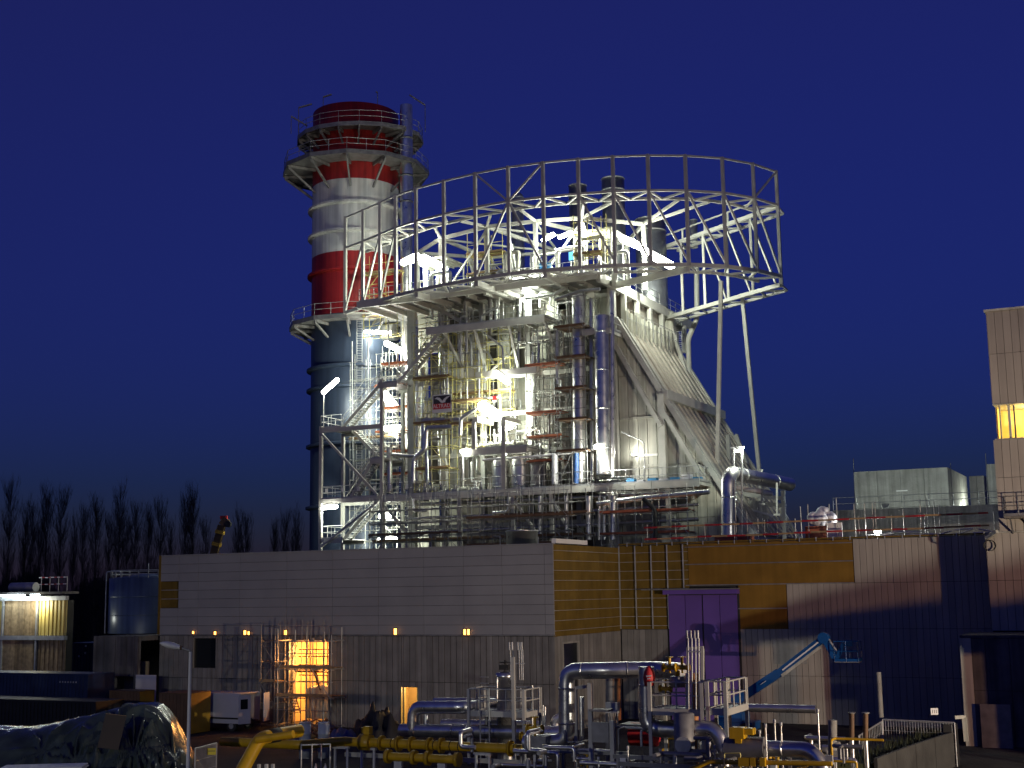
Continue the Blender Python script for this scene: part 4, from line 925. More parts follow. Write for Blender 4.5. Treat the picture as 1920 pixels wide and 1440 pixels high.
tpipe('thick white vertical pipe behind the lower stair flight', pvl(102.2, [(730, 838), (731, 922)]), .24, ALU, n=12)
tpipe('big silver elbow pipe between stack and boiler', pvl(109, [(742, 622), (700, 628), (672, 640), (667, 660), (667, 720)]), .85, ALU, bands=2.2, n=18)
tpipe('grey duct below the silver elbow pipe', pvl(109.5, [(700, 660), (700, 1000)]), .75, DUCT, n=16)
tpipe('thin conduit bending under the second deck', pvl(101.6, [(935, 560), (935, 575), (903, 592), (902, 620), (942, 650), (944, 690)]), .09, ALU, n=8)
tpipe('thin silver pipe loop below the second deck', pvl(102.3, [(860, 628), (861, 663), (915, 660), (925, 680)]), .09, ALU, n=8)
tpipe('silver U-bend pipe hanging below the main deck', pvl(99.8, [(954, 932), (954, 960), (925, 962)]), .17, ALU, n=10)
tpipe('second small U-bend below the main deck', pvl(99.9, [(775, 935), (776, 958), (800, 958)]), .1, ALU, n=8)
for i, y in enumerate((929, 942, 968, 995)):
    tpipe('long horizontal silver pipe in the dark rack under the deck', pvl(101.2 + i * .3, [(760, y + 5), (1100, y - 10), (1310, y - 22)]), .13 + .04 * (i % 2), group='horizontal rack pipes under the deck', n=8, name='rack_pipe')
tpipe('long bright silver header pipe under the duct deck', pvl(99.4, [(1120, 945), (1190, 935), (1330, 922)]), .2, ALU, n=10)
tpipe('dark curved hose hanging under the duct deck', pvl(98.3, [(1206, 935), (1228, 955), (1229, 1012)]), .18, BLACK, n=10)
tpipe('silver header wrapped across the twin risers', pvl(99.9, [(1040, 562), (1090, 545), (1125, 542)]), .15, ALU, n=10)
tpipe('bright horizontal pipe below the roof lamp', pvl(100.6, [(985, 560), (1040, 552), (1060, 540)]), .18, ALU, n=10)
# wrapped pipes standing on the main deck
for i, (x, mt) in enumerate([(1040, SACK), (1080, BLUEBAG)]):
    tpipe(['pipe wrapped in crumpled clear film on the main deck', 'pipe wrapped in blue film on the main deck'][i], pvl(100.7, [(x, 850), (x, 908)]), .24, mt, n=12, name='wrapped_pipe')
tpipe('sagging film-covered pipe above the silver drums', pvl(100.6, [(905, 862), (1000, 856), (1040, 852), (1082, 848)]), .1, SACK, n=8, name='wrapped_pipe')
# large silver pipe at the right end
o = tpipe('large silver pipe bending down to the hall roof at the right', [Pv(1366, 1003, 97), Pv(1366, 886, 97), Pv(1480, 908, 110.5)], .56, ALU, bands=7, n=22, bend=1.8)
tpipe('thin white pipe below the large silver pipe', [Pv(1370, 912, 99), Pv(1445, 925, 106)], .22, SIGNW, n=10)
sfr = thing('pipe_support', 'goalpost steel support beside the large silver pipe', 'support', Pv(1382, 1005, 97.5))
for p, q in (((1376, 840), (1376, 1005)), ((1391, 838), (1391, 1005))): bar('post', Pv(*p, 98), Pv(*q, 98), .12, .12, GALV, sfr, VV)
bar('beam', Pv(1370, 840, 98), Pv(1395, 838, 98), .14, .14, GALV, sfr)
for (x, y0, y1) in ((1429, 880, 925), (1457, 905, 945)):
    t = thing('pipe_hanger', 'short steel hanger post under the large silver pipe', 'support', Pv(x, y1, 104), 'hangers of the large silver pipe')
    bar('post', Pv(x, y0, 104), Pv(x, y1 + 20, 104), .14, .14, STEEL, t, VV); bar('foot', Pv(x - 6, y1 + 20, 104), Pv(x + 6, y1 + 20, 104), .2, .14, STEEL, t)

# ================================================================== VESSELS AND VALVES on the decks
def drum(label, p0, p1, r, mt=ALU, cat='vessel', group=None):
    t = thing('vessel', label, cat, Vector(p0), group); d = (p1 - p0).normalized()
    b = MB(); b.sweep([p0, p1], r, 24); b.build('shell', mt, t)
    for e, s in ((p0, -1), (p1, 1)):
        bb = MB(); 
        bb.sweep([e, e + d * s * r * .22], r * .94, 24); bb.build('end_cap', mt, t)
    for k in (.15, .5, .85): m_ = p0 + (p1 - p0) * k; rod('band', m_ - d * .05, m_ + d * .05, r * 1.025, GALV, t, 24)
    return t
for x, lab in ((938, 'left silver upright vessel under the bright platform'), (975, 'middle silver upright vessel under the bright platform'), (1008, 'right dull upright vessel under the bright platform')):
    u = ux(x, 880, VP + 1.6); drum(lab, W(u, VP + 1.7, ZP + .02), W(u, VP + 1.7, ZP + 2.5), .78 if x < 1000 else .7, ALU if x != 1008 else DGALV)
def valve(label, u, v, z, mt=ALU, s=1.0, group=None):
    t = thing('valve', label, 'valve', W(u, v, z), group)
    b = MB(); b.sweep([W(u - .5 * s, v, z + .35 * s), W(u + .5 * s, v, z + .35 * s)], .16 * s, 10); b.build('body', mt, t)
    b = MB(); b.rod(W(u, v, z + .4 * s), W(u, v, z + .95 * s), .09 * s, 8); b.build('bonnet', mt, t)
    b = MB(); b.rod(W(u, v, z), W(u, v, z + .25 * s), .07 * s, 8); b.build('pedestal', mt, t)
    b = MB(); 
    for k in range(12):
        a0, a1 = k * TP / 12, (k + 1) * TP / 12
        b.rod(W(u + .25 * s * math.cos(a0), v + .25 * s * math.sin(a0), z + 1.0 * s), W(u + .25 * s * math.cos(a1), v + .25 * s * math.sin(a1), z + 1.0 * s), .025 * s, 5)
    for k in range(3): a0 = k * TP / 6; b.rod(W(u - .24 * s * math.cos(a0), v - .24 * s * math.sin(a0), z + 1.0 * s), W(u + .24 * s * math.cos(a0), v + .24 * s * math.sin(a0), z + 1.0 * s), .018 * s, 4)
    b.build('handwheel', mt, t)
    for k in (-1, 1): rod('flange', W(u + .42 * s * k - .04, v, z + .35 * s), W(u + .42 * s * k + .04, v, z + .35 * s), .26 * s, mt, t, 12)
    return t
for k in range(5): valve('white handwheel valve on the bright mid platform', -53.2 + k * 1.15, VP + .5 + .3 * (k % 2), 20.32, CASING, 1.1, 'valves on the bright mid platform')
for k in range(9): valve('small silver valve standing on the main deck', -58.8 + k * .72, VP + .8 + ru(0, 1.2), ZP + .02, ALU if k % 3 else CASING, ru(.7, 1.1), 'valves along the main deck')
for k in range(10): valve('silver valve in the bright roof pipework', -58.5 + k * 1.7 + ru(-.4, .4), 100.6 + ru(0, 2.5), ZROOF, ALU if k % 2 else CASING, ru(1.0, 1.6), 'valves on the boiler roof')
for k in range(7):
    u = -39.2 + k * .95; o = boxp('wrapped_bundle', u, u + ru(.5, .8), VP + .6, VP + 1.2, ZP + .01, ZP + ru(.3, .6), SACK if k % 2 else BLUEBOX); tag(o, 'film-wrapped bundle of parts on the duct deck', 'bundle', 'bundles on the duct deck')
# roof pipework loops
for k in range(12):
    u = -59 + k * 1.55 + ru(-.3, .3); v = 101.2 + ru(0, 3.5); h = ru(1.2, 4.0); L = ru(1.0, 2.6)
    tpipe('silver pipe hoop rising from the boiler roof', [W(u, v, ZROOF), W(u, v, ZROOF + h), W(u + L, v, ZROOF + h), W(u + L, v + ru(-.5, .5), ZROOF)], ru(.1, .24), ALU if k % 2 else CASING, group='pipe hoops on the boiler roof', n=10, name='roof_pipe')
for k in range(8):
    u = -58 + k * 2.2; tpipe('straight vent pipe standing on the boiler roof', [W(u, 105 + ru(0, 5), ZROOF), W(u, 105.5, ZROOF + ru(3, 5.2))], ru(.12, .28), ALU, group='vent pipes on the boiler roof', n=10, name='roof_pipe')
drum('white horizontal steam drum on the boiler roof', W(-51.2, 103.8, ZROOF + 1.4), W(-46.8, 103.8, ZROOF + 1.4), .8, CASING, 'drum')
drum('second steam drum lying deeper on the boiler roof', W(-56.5, 108, ZROOF + 1.6), W(-46.8, 108, ZROOF + 1.6), .95, CASING, 'drum')
for u0, v0, s, mt, lab in ((-46.2, 101.3, .9, BLUEBOX, 'bright blue box on the boiler roof below the tube lamps'), (-45.4, 106, 1.0, BLUEBOX, 'blue cabinet deeper on the roof behind the tube lamps'), (-49.6, 101, .8, CASING, 'pale grey cabinet on the roof edge'), (-56.2, 101.2, 1.1, CASING, 'pale cabinet beside the brightest roof lamps')):
    t = thing('roof_cabinet', lab, 'cabinet', W(u0, v0, ZROOF)); zz = ZROOF + (3.0 if 'deeper' in lab else 1.1 if mt is BLUEBOX else .1)
    boxp('body', u0 - s / 2, u0 + s / 2, v0, v0 + .5, zz, zz + s * .7, mt, t); boxp('lid', u0 - s / 2 - .03, u0 + s / 2 + .03, v0 - .03, v0 + .53, zz + s * .7, zz + s * .7 + .05, mt, t)
    for k in (-1, 1): rod('leg', W(u0 + k * s * .4, v0 + .25, ZROOF), W(u0 + k * s * .4, v0 + .25, zz), .05, GALV, t, 6)
VENT = mat('vent_sheet', (.34, .36, .38), .35, .8, .2, 1.5)
# large silencer / vent cylinders behind
for x, yt, r, V, lab in ((970, 362, .62, 116, 'slim dome-capped vent stack behind the screen frame'), (1083, 348, .86, 114, 'left of two short round vent stacks behind the frame'), (1149, 335, 1.08, 114, 'right taller round vent stack behind the frame'), (1219, 412, 1.45, 116, 'wide round silencer drum on the right of the roof'), (1300, 412, .35, 119, 'small capped vent on the ring return truss')):
    p = Pv(x, yt, V); u, v, z = uvz(p); ZB = ZROOF if r > .5 else ZRM + .1; t = thing('vent_stack', lab, 'vent', W(u, v, ZB))
    b = MB(); b.lathe(W(u, v, 0), [(r, ZB), (r, z), (r - .08, z), (r - .08, max(ZB, z - 1.2))] if r != .62 else [(r, ZROOF), (r, z - .4), (r * .7, z - .1), (.02, z)], 28); b.build('cylinder', VENT if r > .5 else GALV, t)
    for dz_ in ((.06, 1.2) if r > .5 else (.06,)): b = MB(); b.lathe(W(u, v, 0), [(r + .001, z - dz_ - .06 - (.45 if r == .62 else 0)), (r + .06, z - dz_ - (.45 if r == .62 else 0)), (r + .001, z - dz_ + .06 - (.45 if r == .62 else 0))], 28); b.build('hoop', GALV, t)

# banner
VBn = 100.75
p00, p10, p01 = Pv(811, 775, VBn), Pv(847, 770, VBn), Pv(811, 741, VBn)
bu0, bu1, bz0, bz1 = p00.dot(UU), p10.dot(UU), p00.z, p01.z
bn = thing('scaffold_banner', 'white-bordered banner with white bird on black above a red lettered strip', 'banner', W((bu0 + bu1) / 2, VBn, bz0))
boxp('sheet', bu0, bu1, VBn, VBn + .02, bz0, bz1, SIGNW, bn)
H_ = bz1 - bz0; Wd = bu1 - bu0
boxp('black_field', bu0 + .05 * Wd, bu1 - .05 * Wd, VBn - .008, VBn - .002, bz0 + .5 * H_, bz1 - .06 * H_, SIGNK, bn)
boxp('red_field', bu0 + .03 * Wd, bu1 - .07 * Wd, VBn - .008, VBn - .002, bz0 + .2 * H_, bz0 + .5 * H_, SIGNR, bn)
bird = [(.10, .78), (.24, .86), (.38, .82), (.47, .71), (.52, .64), (.60, .75), (.74, .85), (.95, .90), (.84, .81), (.72, .70), (.66, .60), (.70, .56), (.58, .54), (.50, .53), (.42, .57), (.34, .68), (.22, .76)]
b = MB(); b.face_block([W(bu0 + Wd * a_, VBn - .012, bz0 + H_ * c_) for a_, c_ in bird], [tuple(range(len(bird)))]); b.build('bird_emblem', SIGNW, bn)
cu = bpy.data.curves.new('lettering', 'FONT'); cu.body = 'ALTRAD'; cu.size = .3 * H_; cu.align_x = 'CENTER'; cu.extrude = .002
cu.materials.append(SIGNW)
Mx = Matrix.Translation(W((bu0 + bu1) / 2 - .02 * Wd, VBn - .014, bz0 + .27 * H_)) @ ROT.to_4x4() @ Matrix.Rotation(math.radians(90), 4, 'X') @ Matrix.Diagonal((.94, 1, 1, 1))
tmp = bpy.data.objects.new('lettering_curve', cu); tme = bpy.data.meshes.new_from_object(tmp); tme.name = 'lettering'; bpy.data.objects.remove(tmp)
put('lettering', tme, Mx, bn)

# ================================================================== LAMPS of the boiler house
def tube_lamp(label, p, q, power, r=.2, light=None, colr=(.93, 1, .83), group=None, name='tube_lamp', post=None):
    t = thing(name, label, 'lamp', p, group)
    M_, L_ = frame(p, q); up = ZZ * (r + .06); m_ = (p + q) / 2
    b = MB(); d_ = (q - p).normalized(); rr = r * 1.05; n_ = 14; rings = []; x_, y_ = M_.col[0].xyz, M_.col[1].xyz
    for c_, s_ in [(p - d_ * rr * math.cos(g * .314), math.sin(g * .314)) for g in (0.3, 1, 2, 3, 4, 5)] + [(q + d_ * rr * math.cos(g * .314), math.sin(g * .314)) for g in (5, 4, 3, 2, 1, .3)]:
        rings.append([c_ + (x_ * math.cos(TP * i / n_) + y_ * math.sin(TP * i / n_)) * rr * s_ for i in range(n_)])
    b.face_block([v_ for g in rings for v_ in g], [(j * n_ + i, j * n_ + (i + 1) % n_, (j + 1) * n_ + (i + 1) % n_, (j + 1) * n_ + i) for j in range(len(rings) - 1) for i in range(n_)] + [tuple(range(n_)), tuple(range((len(rings) - 1) * n_, len(rings) * n_))], True)
    b.build('tube', LTUBE, t)
    bar('housing', p + up + VV * r * .8, q + up + VV * r * .8, r * 1.2, .06, DGALV, t)
    if post is not None: rod('post', Vector((p.x, p.y, post)), p + up, .04, GALV, t, 6)
    else: rod('bracket', m_ + up, m_ + up + VV * .7 + ZZ * .15, .04, GALV, t, 6)
    lamp_light(t, light or (m_ + VV * .35 - ZZ * (r + .3)), power * 1.6, colr, .22)
    return t
TL = [  # x0,y0,x1,y1, plane v, power, radius, label
 (607, 735, 632, 713, 100.4, 700, .2, 'tilted tube lamp on a post at the stair landing'),
 (606, 952, 630, 950, 100.4, 420, .17, 'tube lamp hung under the lowest stair landing'),
 (725, 644, 752, 658, 105, 1000, .25, 'tube lamp glaring between stack elbow pipe and white column'),
 (722, 803, 748, 801, 104.6, 420, .2, 'tube lamp low behind the stair tower'),
 (757, 492, 781, 480, 101.6, 1100, .3, 'left of the two glaring roof lamps by the white column'),
 (795, 484, 822, 498, 102, 1500, .32, 'right of the two glaring roof lamps by the white column'),
 (1019, 450, 1037, 440, 101.2, 500, .18, 'left blue-white tube lamp under the roof truss'),
 (1050, 445, 1070, 436, 101.5, 500, .16, 'right tube lamp on the roof column'),
 (965, 527, 1018, 520, 100.0, 1300, .24, 'long tube lamp under the roof edge deck'),
 (1168, 448, 1200, 462, 104, 1100, .3, 'upper of two big lamps on the right roof edge'),
 (1210, 472, 1258, 498, 106.5, 1500, .34, 'lower big lamp on the right roof edge'),
 (930, 700, 952, 716, 100.9, 500, .24, 'lamp under the crane beam above the mid platform'),
 (905, 762, 932, 780, 100.2, 900, .42, 'brightest lamp over the mid platform valves'),
 (1090, 420, 1098, 450, 103.5, 700, .22, 'upright lamp beside the roof canopy'),
 (940, 806, 958, 800, 101.4, 400, .2, 'lamp inside the mid platform frame'),
 (866, 846, 876, 845, 100.0, 220, .14, 'small lamp at the left end of the mid platform'),
 (1118, 838, 1128, 838, 99.6, 900, .2, 'lamp burning at the foot of the twin risers'),
 (712, 1012, 742, 1011, 104.6, 320, .2, 'tube lamp at the base of the stair tower'),
 (720, 740, 738, 762, 106, 1000, .4, 'glaring lamp behind the upper stair flight'),
 (715, 968, 730, 966, 104.2, 350, .26, 'lamp behind the lowest stair flight'),
 (685, 622, 725, 624, 106.5, 250, .14, 'lamp under the stack walkway above the elbow pipe'),
 (980, 562, 1000, 558, 102.4, 500, .15, 'lamp on the second deck beside the pale cabinets')]
for x0, y0, x1, y1, V, pw, r, lab in TL:
    p, q = Pv(x0, y0, V), Pv(x1, y1, V)
    tube_lamp(lab, p, q, pw, r, post=(zA if 'post at the stair' in lab else None))
for x, y, V, pw, lab in ((1190, 852, 102.7, 90, 'uplight on the beam washing the pale duct casing'), (1137, 880, 99.8, 700, 'floor uplight at the foot of the corner riser'), (945, 852, 101.0, 120, 'small uplight between the silver vessels')):
    p = Pv(x, y, V); t = thing('uplight', lab, 'lamp', p)
    put('lens', prim('cube', LTUBE), Matrix.Translation(p) @ ROT.to_4x4() @ Matrix.Diagonal((.4, .2, .12, 1)), t); put('case', prim('cube', DGALV), Matrix.Translation(p - ZZ * .13) @ ROT.to_4x4() @ Matrix.Diagonal((.46, .26, .12, 1)), t)
    lamp_light(t, p - VV * .15 + ZZ * .25, pw, (1, .98, .88), .1)
dl = thing('deck_lamp_post', 'curved lamp post standing on the duct deck', 'lamp post', Pv(1209, 898, 100.6))
pipe('post', pvl(100.6, [(1209, 898), (1208, 832), (1203, 826), (1165, 810)]), .05, GALV, dl, 8); bar('head', Pv(1165, 810, 100.6), Pv(1178, 815, 100.6), .14, .1, GALV, dl)
for x, y0, y1, mt, lab in ((927, 742, 754, SIGNR, 'red notice board with white foot on the yellow scaffold'),):
    V = 100.5; t = thing('notice_board', lab, 'sign', Pv(x, y1, V)); boxp('board', ux(x - 4, y0, V), ux(x + 4, y0, V), V, V + .03, zx(x, y1 - 4, V), zx(x, y0, V), mt, t); boxp('foot_strip', ux(x - 4, y0, V), ux(x + 4, y0, V), V, V + .03, zx(x, y1, V), zx(x, y1 - 4, V) - .01, SIGNW, t)
for k in range(6):
    u = ux(615 + k * 30, 880, 100.9); o = boxp('paper_notice', u, u + .25, VP - .03, VP - .012, ZP + .6, ZP + .95, SIGNW); tag(o, 'small white notice fixed to the deck railing', 'sign', 'notices on the deck railing')

lf = tube_lamp('small added lamp brightening the large silver pipe', Pv(1379, 846, 97.6), Pv(1388, 845, 97.6), 900, .07, light=Pv(1398, 846, 98.0))  # extra lamp, added to whiten the top of the large pipe
# secondary process pipework filling the front bays
random.seed(33)
for k in range(64):
    u = ru(-60, -41.5); z = ru(17.5, 33); V = ru(103.6, 105.2) if k % 2 else ru(101.5, 103); pts_ = [W(u, V, z)]
    for j in range(random.choice((2, 3, 3, 4))):
        if j % 2 == 0: z += random.choice((-1, 1)) * ru(1.2, 4.5)
        else: u += random.choice((-1, 1)) * ru(.6, 2.6)
        u = max(-60.2, min(-41, u)); z = max(ZP + .1, min(33.8, z)); pts_.append(W(u, V, z))
    if (pts_[0] - pts_[1]).length < .3: continue
    mt = (ALU, GALV, CASING, DGALV, ALU)[k % 5]
    tpipe(['bent silver process pipe in the boiler front bays', 'bent pale process pipe in the boiler front bays', 'bent dark process pipe in the boiler front bays'][0 if mt in (ALU, GALV) else 1 if mt is CASING else 2], pts_, ru(.04, .13), mt, group='process pipes of the boiler front: ' + ('silver' if mt in (ALU, GALV) else 'pale' if mt is CASING else 'dark'), n=8, name='process_pipe')
for k in range(9):
    u = -59 + k * 2.1; z0 = ru(18, 24); t = thing('cable_tray', 'vertical ladder-type cable tray on the boiler front', 'cable tray', W(u, 103.3, z0), 'cable trays on the boiler front'); L = ru(4, 9)
    b = MB()
    for d in (0, .45): b.bar(W(u + d, 103.4, z0), W(u + d, 103.4, z0 + L), .05, .08)
    for j in range(int(L / .4)): b.bar(W(u, 103.4, z0 + .2 + j * .4), W(u + .45, 103.4, z0 + .2 + j * .4), .04, .04)
    b.build('tray', GALV, t); c_ = MB(); [c_.rod(W(u + .1 + .12 * j, 103.36, z0), W(u + .1 + .12 * j, 103.36, z0 + L), .035, 5) for j in range(3)]; c_.build('cable', BLACK, t)

# ================================================================== YARD: gas station skid in front of the halls
def onv(V, x, y): return Pv(x, y, V)
def post_to_ground(p, name, wd, mt, parent): return bar(name, Vector((p.x, p.y, 0)), p, wd, wd, mt, parent, VV)
# --- yellow pipework
VY = 56.0
def flange(parent, p, d, r, mt=YELLOW, th=.07, name='flange'): return rod(name, p - d * th, p + d * th, r, mt, parent, 18)
yl = thing('yellow_gas_line', 'long yellow gas pipe with flanges running across the skid', 'pipe', Pv(860, 1400, VY) * 1)
pts = pvl(VY, [(478, 1383), (560, 1383), (640, 1378), (708, 1378), (985, 1394)]); zc = 1.3
yp = [W(ux(478, 1383, VY + 1.5), VY - 1.2, 1.2), W(ux(590, 1383, VY), VY - 1.2, 1.2), W(ux(640, 1378, VY), VY, 1.3), W(ux(985, 1393, VY), VY, 1.3)]
pipe('pipe_run', yp, .22, YELLOW, yl, 18, 1.6)
for x in (716, 748, 772, 806, 828, 957): flange(yl, W(ux(x, 1386, VY), VY, 1.3), UU, .36)
for x in (736, 815, 846, 862, 966): rod('black_seam', W(ux(x, 1386, VY), VY, 1.3) - UU * .02, W(ux(x, 1386, VY), VY, 1.3) + UU * .02, .226, BLACK, yl, 18)
vb = rod('valve_body', W(ux(686, 1385, VY), VY, 1.3) - UU * .3, W(ux(686, 1385, VY), VY, 1.3) + UU * .3, .38, YELLOW, yl, 18)
u_ = ux(690, 1385, VY); boxp('actuator', u_ - .16, u_ + .16, VY - .16, VY + .16, 1.69, 2.05, YELLOW, vb); rod('actuator_stem', W(u_, VY, 1.6), W(u_, VY, 1.7), .08, YELLOW, vb); boxp('gearbox', u_ - .34, u_ - .17, VY - .1, VY + .1, 1.75, 1.98, YELLOW, vb)
for x in (640, 690, 905): 
    u_ = ux(x, 1395, VY)
    for k in (-.35, .35): boxp('support_leg', u_ + k - .05, u_ + k + .05, VY - .05, VY + .05, 0, .95, WHITE, yl)
    boxp('support_beam', u_ - .45, u_ + .45, VY - .08, VY + .08, .952, 1.06, WHITE, yl)
boxp('skid_rail', ux(640, 1400, VY), ux(990, 1400, VY), VY + .3, VY + .45, .55, .75, STEEL, yl)
y2 = thing('yellow_bypass_pipe', 'short yellow flanged bypass pipe below the long yellow line', 'pipe', W(ux(790, 1425, VY - 1), VY - 1.6, 0))
va = VY - 1.6; a_, c_ = ux(728, 1420, va), ux(858, 1425, va); zb_ = zx(790, 1421, va)
pipe('pipe_run', [W(a_, va, zb_), W(c_, va, zb_)], .19, YELLOW, y2, 18)
for k in (0, .38, .58, 1.0): rod('flange', W(a_ + (c_ - a_) * k, va, zb_) - UU * .1, W(a_ + (c_ - a_) * k, va, zb_) + UU * .1, .32, YELLOW, y2, 18)
for k in (.15, .78): boxp('support_leg', a_ + (c_ - a_) * k - .2, a_ + (c_ - a_) * k + .2, va - .08, va + .08, 0, max(.06, zb_ - .2), WHITE, y2)
rod('riser_stub', W(c_ - .5, va, zb_ + .15), W(c_ - .5, va + .2, 1.1), .07, GALV, y2)
y3 = thing('yellow_buried_pipe', 'thick yellow pipe rising out of the ground at the skid end', 'pipe', Pv(450, 1440, 52))
p0 = Pd(430, 1475, 60); p1 = Pd(478, 1378, 61.5); p2 = Pd(500, 1368, 61.8); p3 = Pd(562, 1362, 63.5)
p0.z = -.2
p3 = Pd(562, 1370, 63.5); pipe('pipe_run', [p0, Pd(487, 1384, 61.5), p3], .3, YELLOW, y3, 20, 1.3)
d_ = (p3 - Pd(487, 1384, 61.5)).normalized(); m_ = Pd(487, 1384, 61.5) + d_ * .85; rod('black_sleeve', m_ - d_ * .3, m_ + d_ * .3, .325, BLACK, y3, 20)
y4 = tpipe('thin yellow pipe arm lying over the thick yellow pipe', [Pd(482, 1387, 61), Pd(550, 1376, 60.5)], .17, YELLOW, n=14)
for x in (486, 500, 512):
    p = Pd(x, 1405, 61); t = thing('pipe_stool', 'white steel stool post under the thick yellow pipe', 'support', Vector((p.x, p.y, 0)), 'stool posts under the yellow pipe'); post_to_ground(Vector((p.x, p.y, .95)), 'post', .12, WHITE, t); bar('foot_plate', Vector((p.x - .12, p.y, .02)), Vector((p.x + .12, p.y, .02)), .24, .04, WHITE, t)
# --- big silver gas pipe (goalpost shape) and neighbours
VG = 55.0
bp = tpipe('big silver gas pipe rising and bridging over the skid', pvl(VG, [(985, 1392), (1063, 1391), (1062, 1258), (1140, 1257)]) + [W(ux(1215, 1258, VG), VG + 1.0, zx(1140, 1257, VG)), W(ux(1275, 1255, VG), VG + .2, zx(1140, 1257, VG))], .36, ALU, bands=1.5, n=24, bend=1.5)
tpipe('silver drop pipe hanging down from the bridge pipe into the skid', pvl(53.5, [(1212, 1250), (1213, 1366), (1272, 1368)]), .34, ALU, n=22, bend=1.7, bands=1.3)
tpipe('silver elbow pipe curving down beside the upright filter', pvl(52.6, [(1300, 1367), (1340, 1367), (1356, 1400), (1357, 1470)]), .34, ALU, n=20, bend=1.6, bands=.9)
fl_ = thing('gas_filter', 'upright grey filter vessel with a round side cover', 'vessel', W(ux(1287, 1440, 52.2), 52.2, 0))
uf = ux(1284, 1400, 52.2); b = MB(); b.lathe(W(uf, 52.2, 0), [(.0, .2), (.42, .25), (.42, zx(1284, 1338, 52.2)), (.3, zx(1284, 1336, 52.2)), (0, zx(1284, 1335, 52.2))], 24); b.build('shell', DGALV, fl_)
pc = Pv(1281, 1397, 51.7); rod('side_nozzle', pc, pc + VV * .5, .26, DGALV, fl_, 20); rod('cover_plate', pc - VV * .06, pc - VV * .001, .33, GALV, fl_, 24)
tpipe('tall bright silver standpipe beside the upright filter', pvl(52.9, [(1289, 1262), (1290, 1330), (1296, 1440)]), .1, ALU, n=12)
tpipe('copper-brown wrapped standpipe beside the bright one', pvl(53.2, [(1303, 1262), (1303, 1440)]), .15, HOSE, n=12)
cabs = thing('control_panel', 'blank grey control panel on two posts in the skid', 'panel', Pv(1125, 1440, 53))
boxp('panel_sheet', ux(1109, 1370, 53), ux(1141, 1370, 53), 53, 53.08, zx(1125, 1392, 53), zx(1125, 1354, 53), DGALV, cabs)
for x, yt in ((1105, 1282), (1145, 1352)): u_ = ux(x, 1370, 53); boxp('post', u_ - .09, u_ + .09, 53.09, 53.25, 0, zx(x, yt, 53), STEEL, cabs)
boxp('rain_hood', ux(1106, 1340, 53), ux(1142, 1340, 53), 52.9, 53.5, zx(1125, 1334, 53), zx(1125, 1330, 53), DGALV, cabs)
dist = thing('distribution_box', 'grey rectangular distribution box at the end of the yellow line', 'cabinet', W(ux(1002, 1400, 54.2), 54.2, 0))
boxp('body', ux(983, 1395, 54.2), ux(1023, 1395, 54.2), 54.2, 54.8, zx(1002, 1411, 54.2), zx(1002, 1381, 54.2), DGALV, dist)
for x in (998, 1018): u_ = ux(x, 1400, 54.2); boxp('leg', u_ - .06, u_ + .06, 54.4, 54.52, 0, zx(1002, 1411, 54.2), WHITE, dist)
yv = valve('yellow handwheel valve on top of the grey distribution box', ux(1003, 1380, 54.5), 54.5, zx(1002, 1381, 54.2), YELLOW, .8)
valve('dark yellow valve wheel beside the distribution box', ux(990, 1370, 55.8), 55.8, 1.6, YELLOW, .8)
gb = thing('gear_box_valve', 'yellow geared valve actuator on a grey drum at the right skid', 'valve', Pv(1390, 1400, 50.5))
b = MB(); b.sweep(pvl(50.5, [(1362, 1403), (1435, 1403)]), .42, 20); b.build('drum', DGALV, gb)
u_ = ux(1386, 1375, 50.3); boxp('actuator', u_ - .3, u_ + .25, 50.0, 50.5, zx(1386, 1384, 50.3), zx(1386, 1363, 50.3), YELLOW, gb); boxp('yoke', u_ - .12, u_ + .12, 50.1, 50.4, zx(1386, 1393, 50.3), zx(1386, 1384, 50.3), YELLOW, gb); boxp('actuator_head', u_ + .26, u_ + .6, 50.05, 50.45, zx(1386, 1376, 50.3), zx(1386, 1364, 50.3), YELLOW, gb)
tpipe('grey horizontal pipe leaving the grey drum to the right', pvl(50.8, [(1435, 1403), (1520, 1406), (1545, 1440), (1545, 1480)]), .3, ALU, n=18, bands=.9)
y5 = thing('yellow_manifold', 'low yellow pipe manifold with valves and small frame at the right skid', 'pipe', Pv(1390, 1440, 49))
pipe('pipe_run', pvl(49.2, [(1290, 1445), (1330, 1428), (1560, 1432)]), .09, YELLOW, y5, 12)
for x in (1392, 1402, 1414, 1432): u_ = ux(x, 1432, 49.2); boxp('valve_block', u_ - .1, u_ + .1, 49.0, 49.3, zx(x, 1436, 49.2), zx(x, 1420, 49.2), YELLOW, y5)
pipe('guard_hoop', pvl(49.1, [(1358, 1440), (1358, 1412), (1388, 1412), (1388, 1440)]), .03, SCAFY, y5, 8)
for i, (x, yt, yb) in enumerate([(1330, 1392, 1440), (1340, 1398, 1440), (1356, 1395, 1440), (1424, 1370, 1400), (1435, 1358, 1400), (1464, 1355, 1420), (1470, 1400, 1440), (1533, 1330, 1400), (1177, 1400, 1440), (1122, 1420, 1440), (1238, 1405, 1440), (1452, 1350, 1440)]):
    V = 50.2 + (i % 4) * .5; p = Pv(x, yt, V); t = thing('impulse_line', 'thin upright instrument tube in the gas skid', 'tube', Vector((p.x, p.y, 0)), 'instrument tubes of the gas skid')
    rod('tube', Vector((p.x, p.y, 0)), p, .035, ALU if i % 3 else GALV, t, 8); rod('fitting', p - ZZ * .12, p + ZZ * .02, .06, GALV, t, 8)
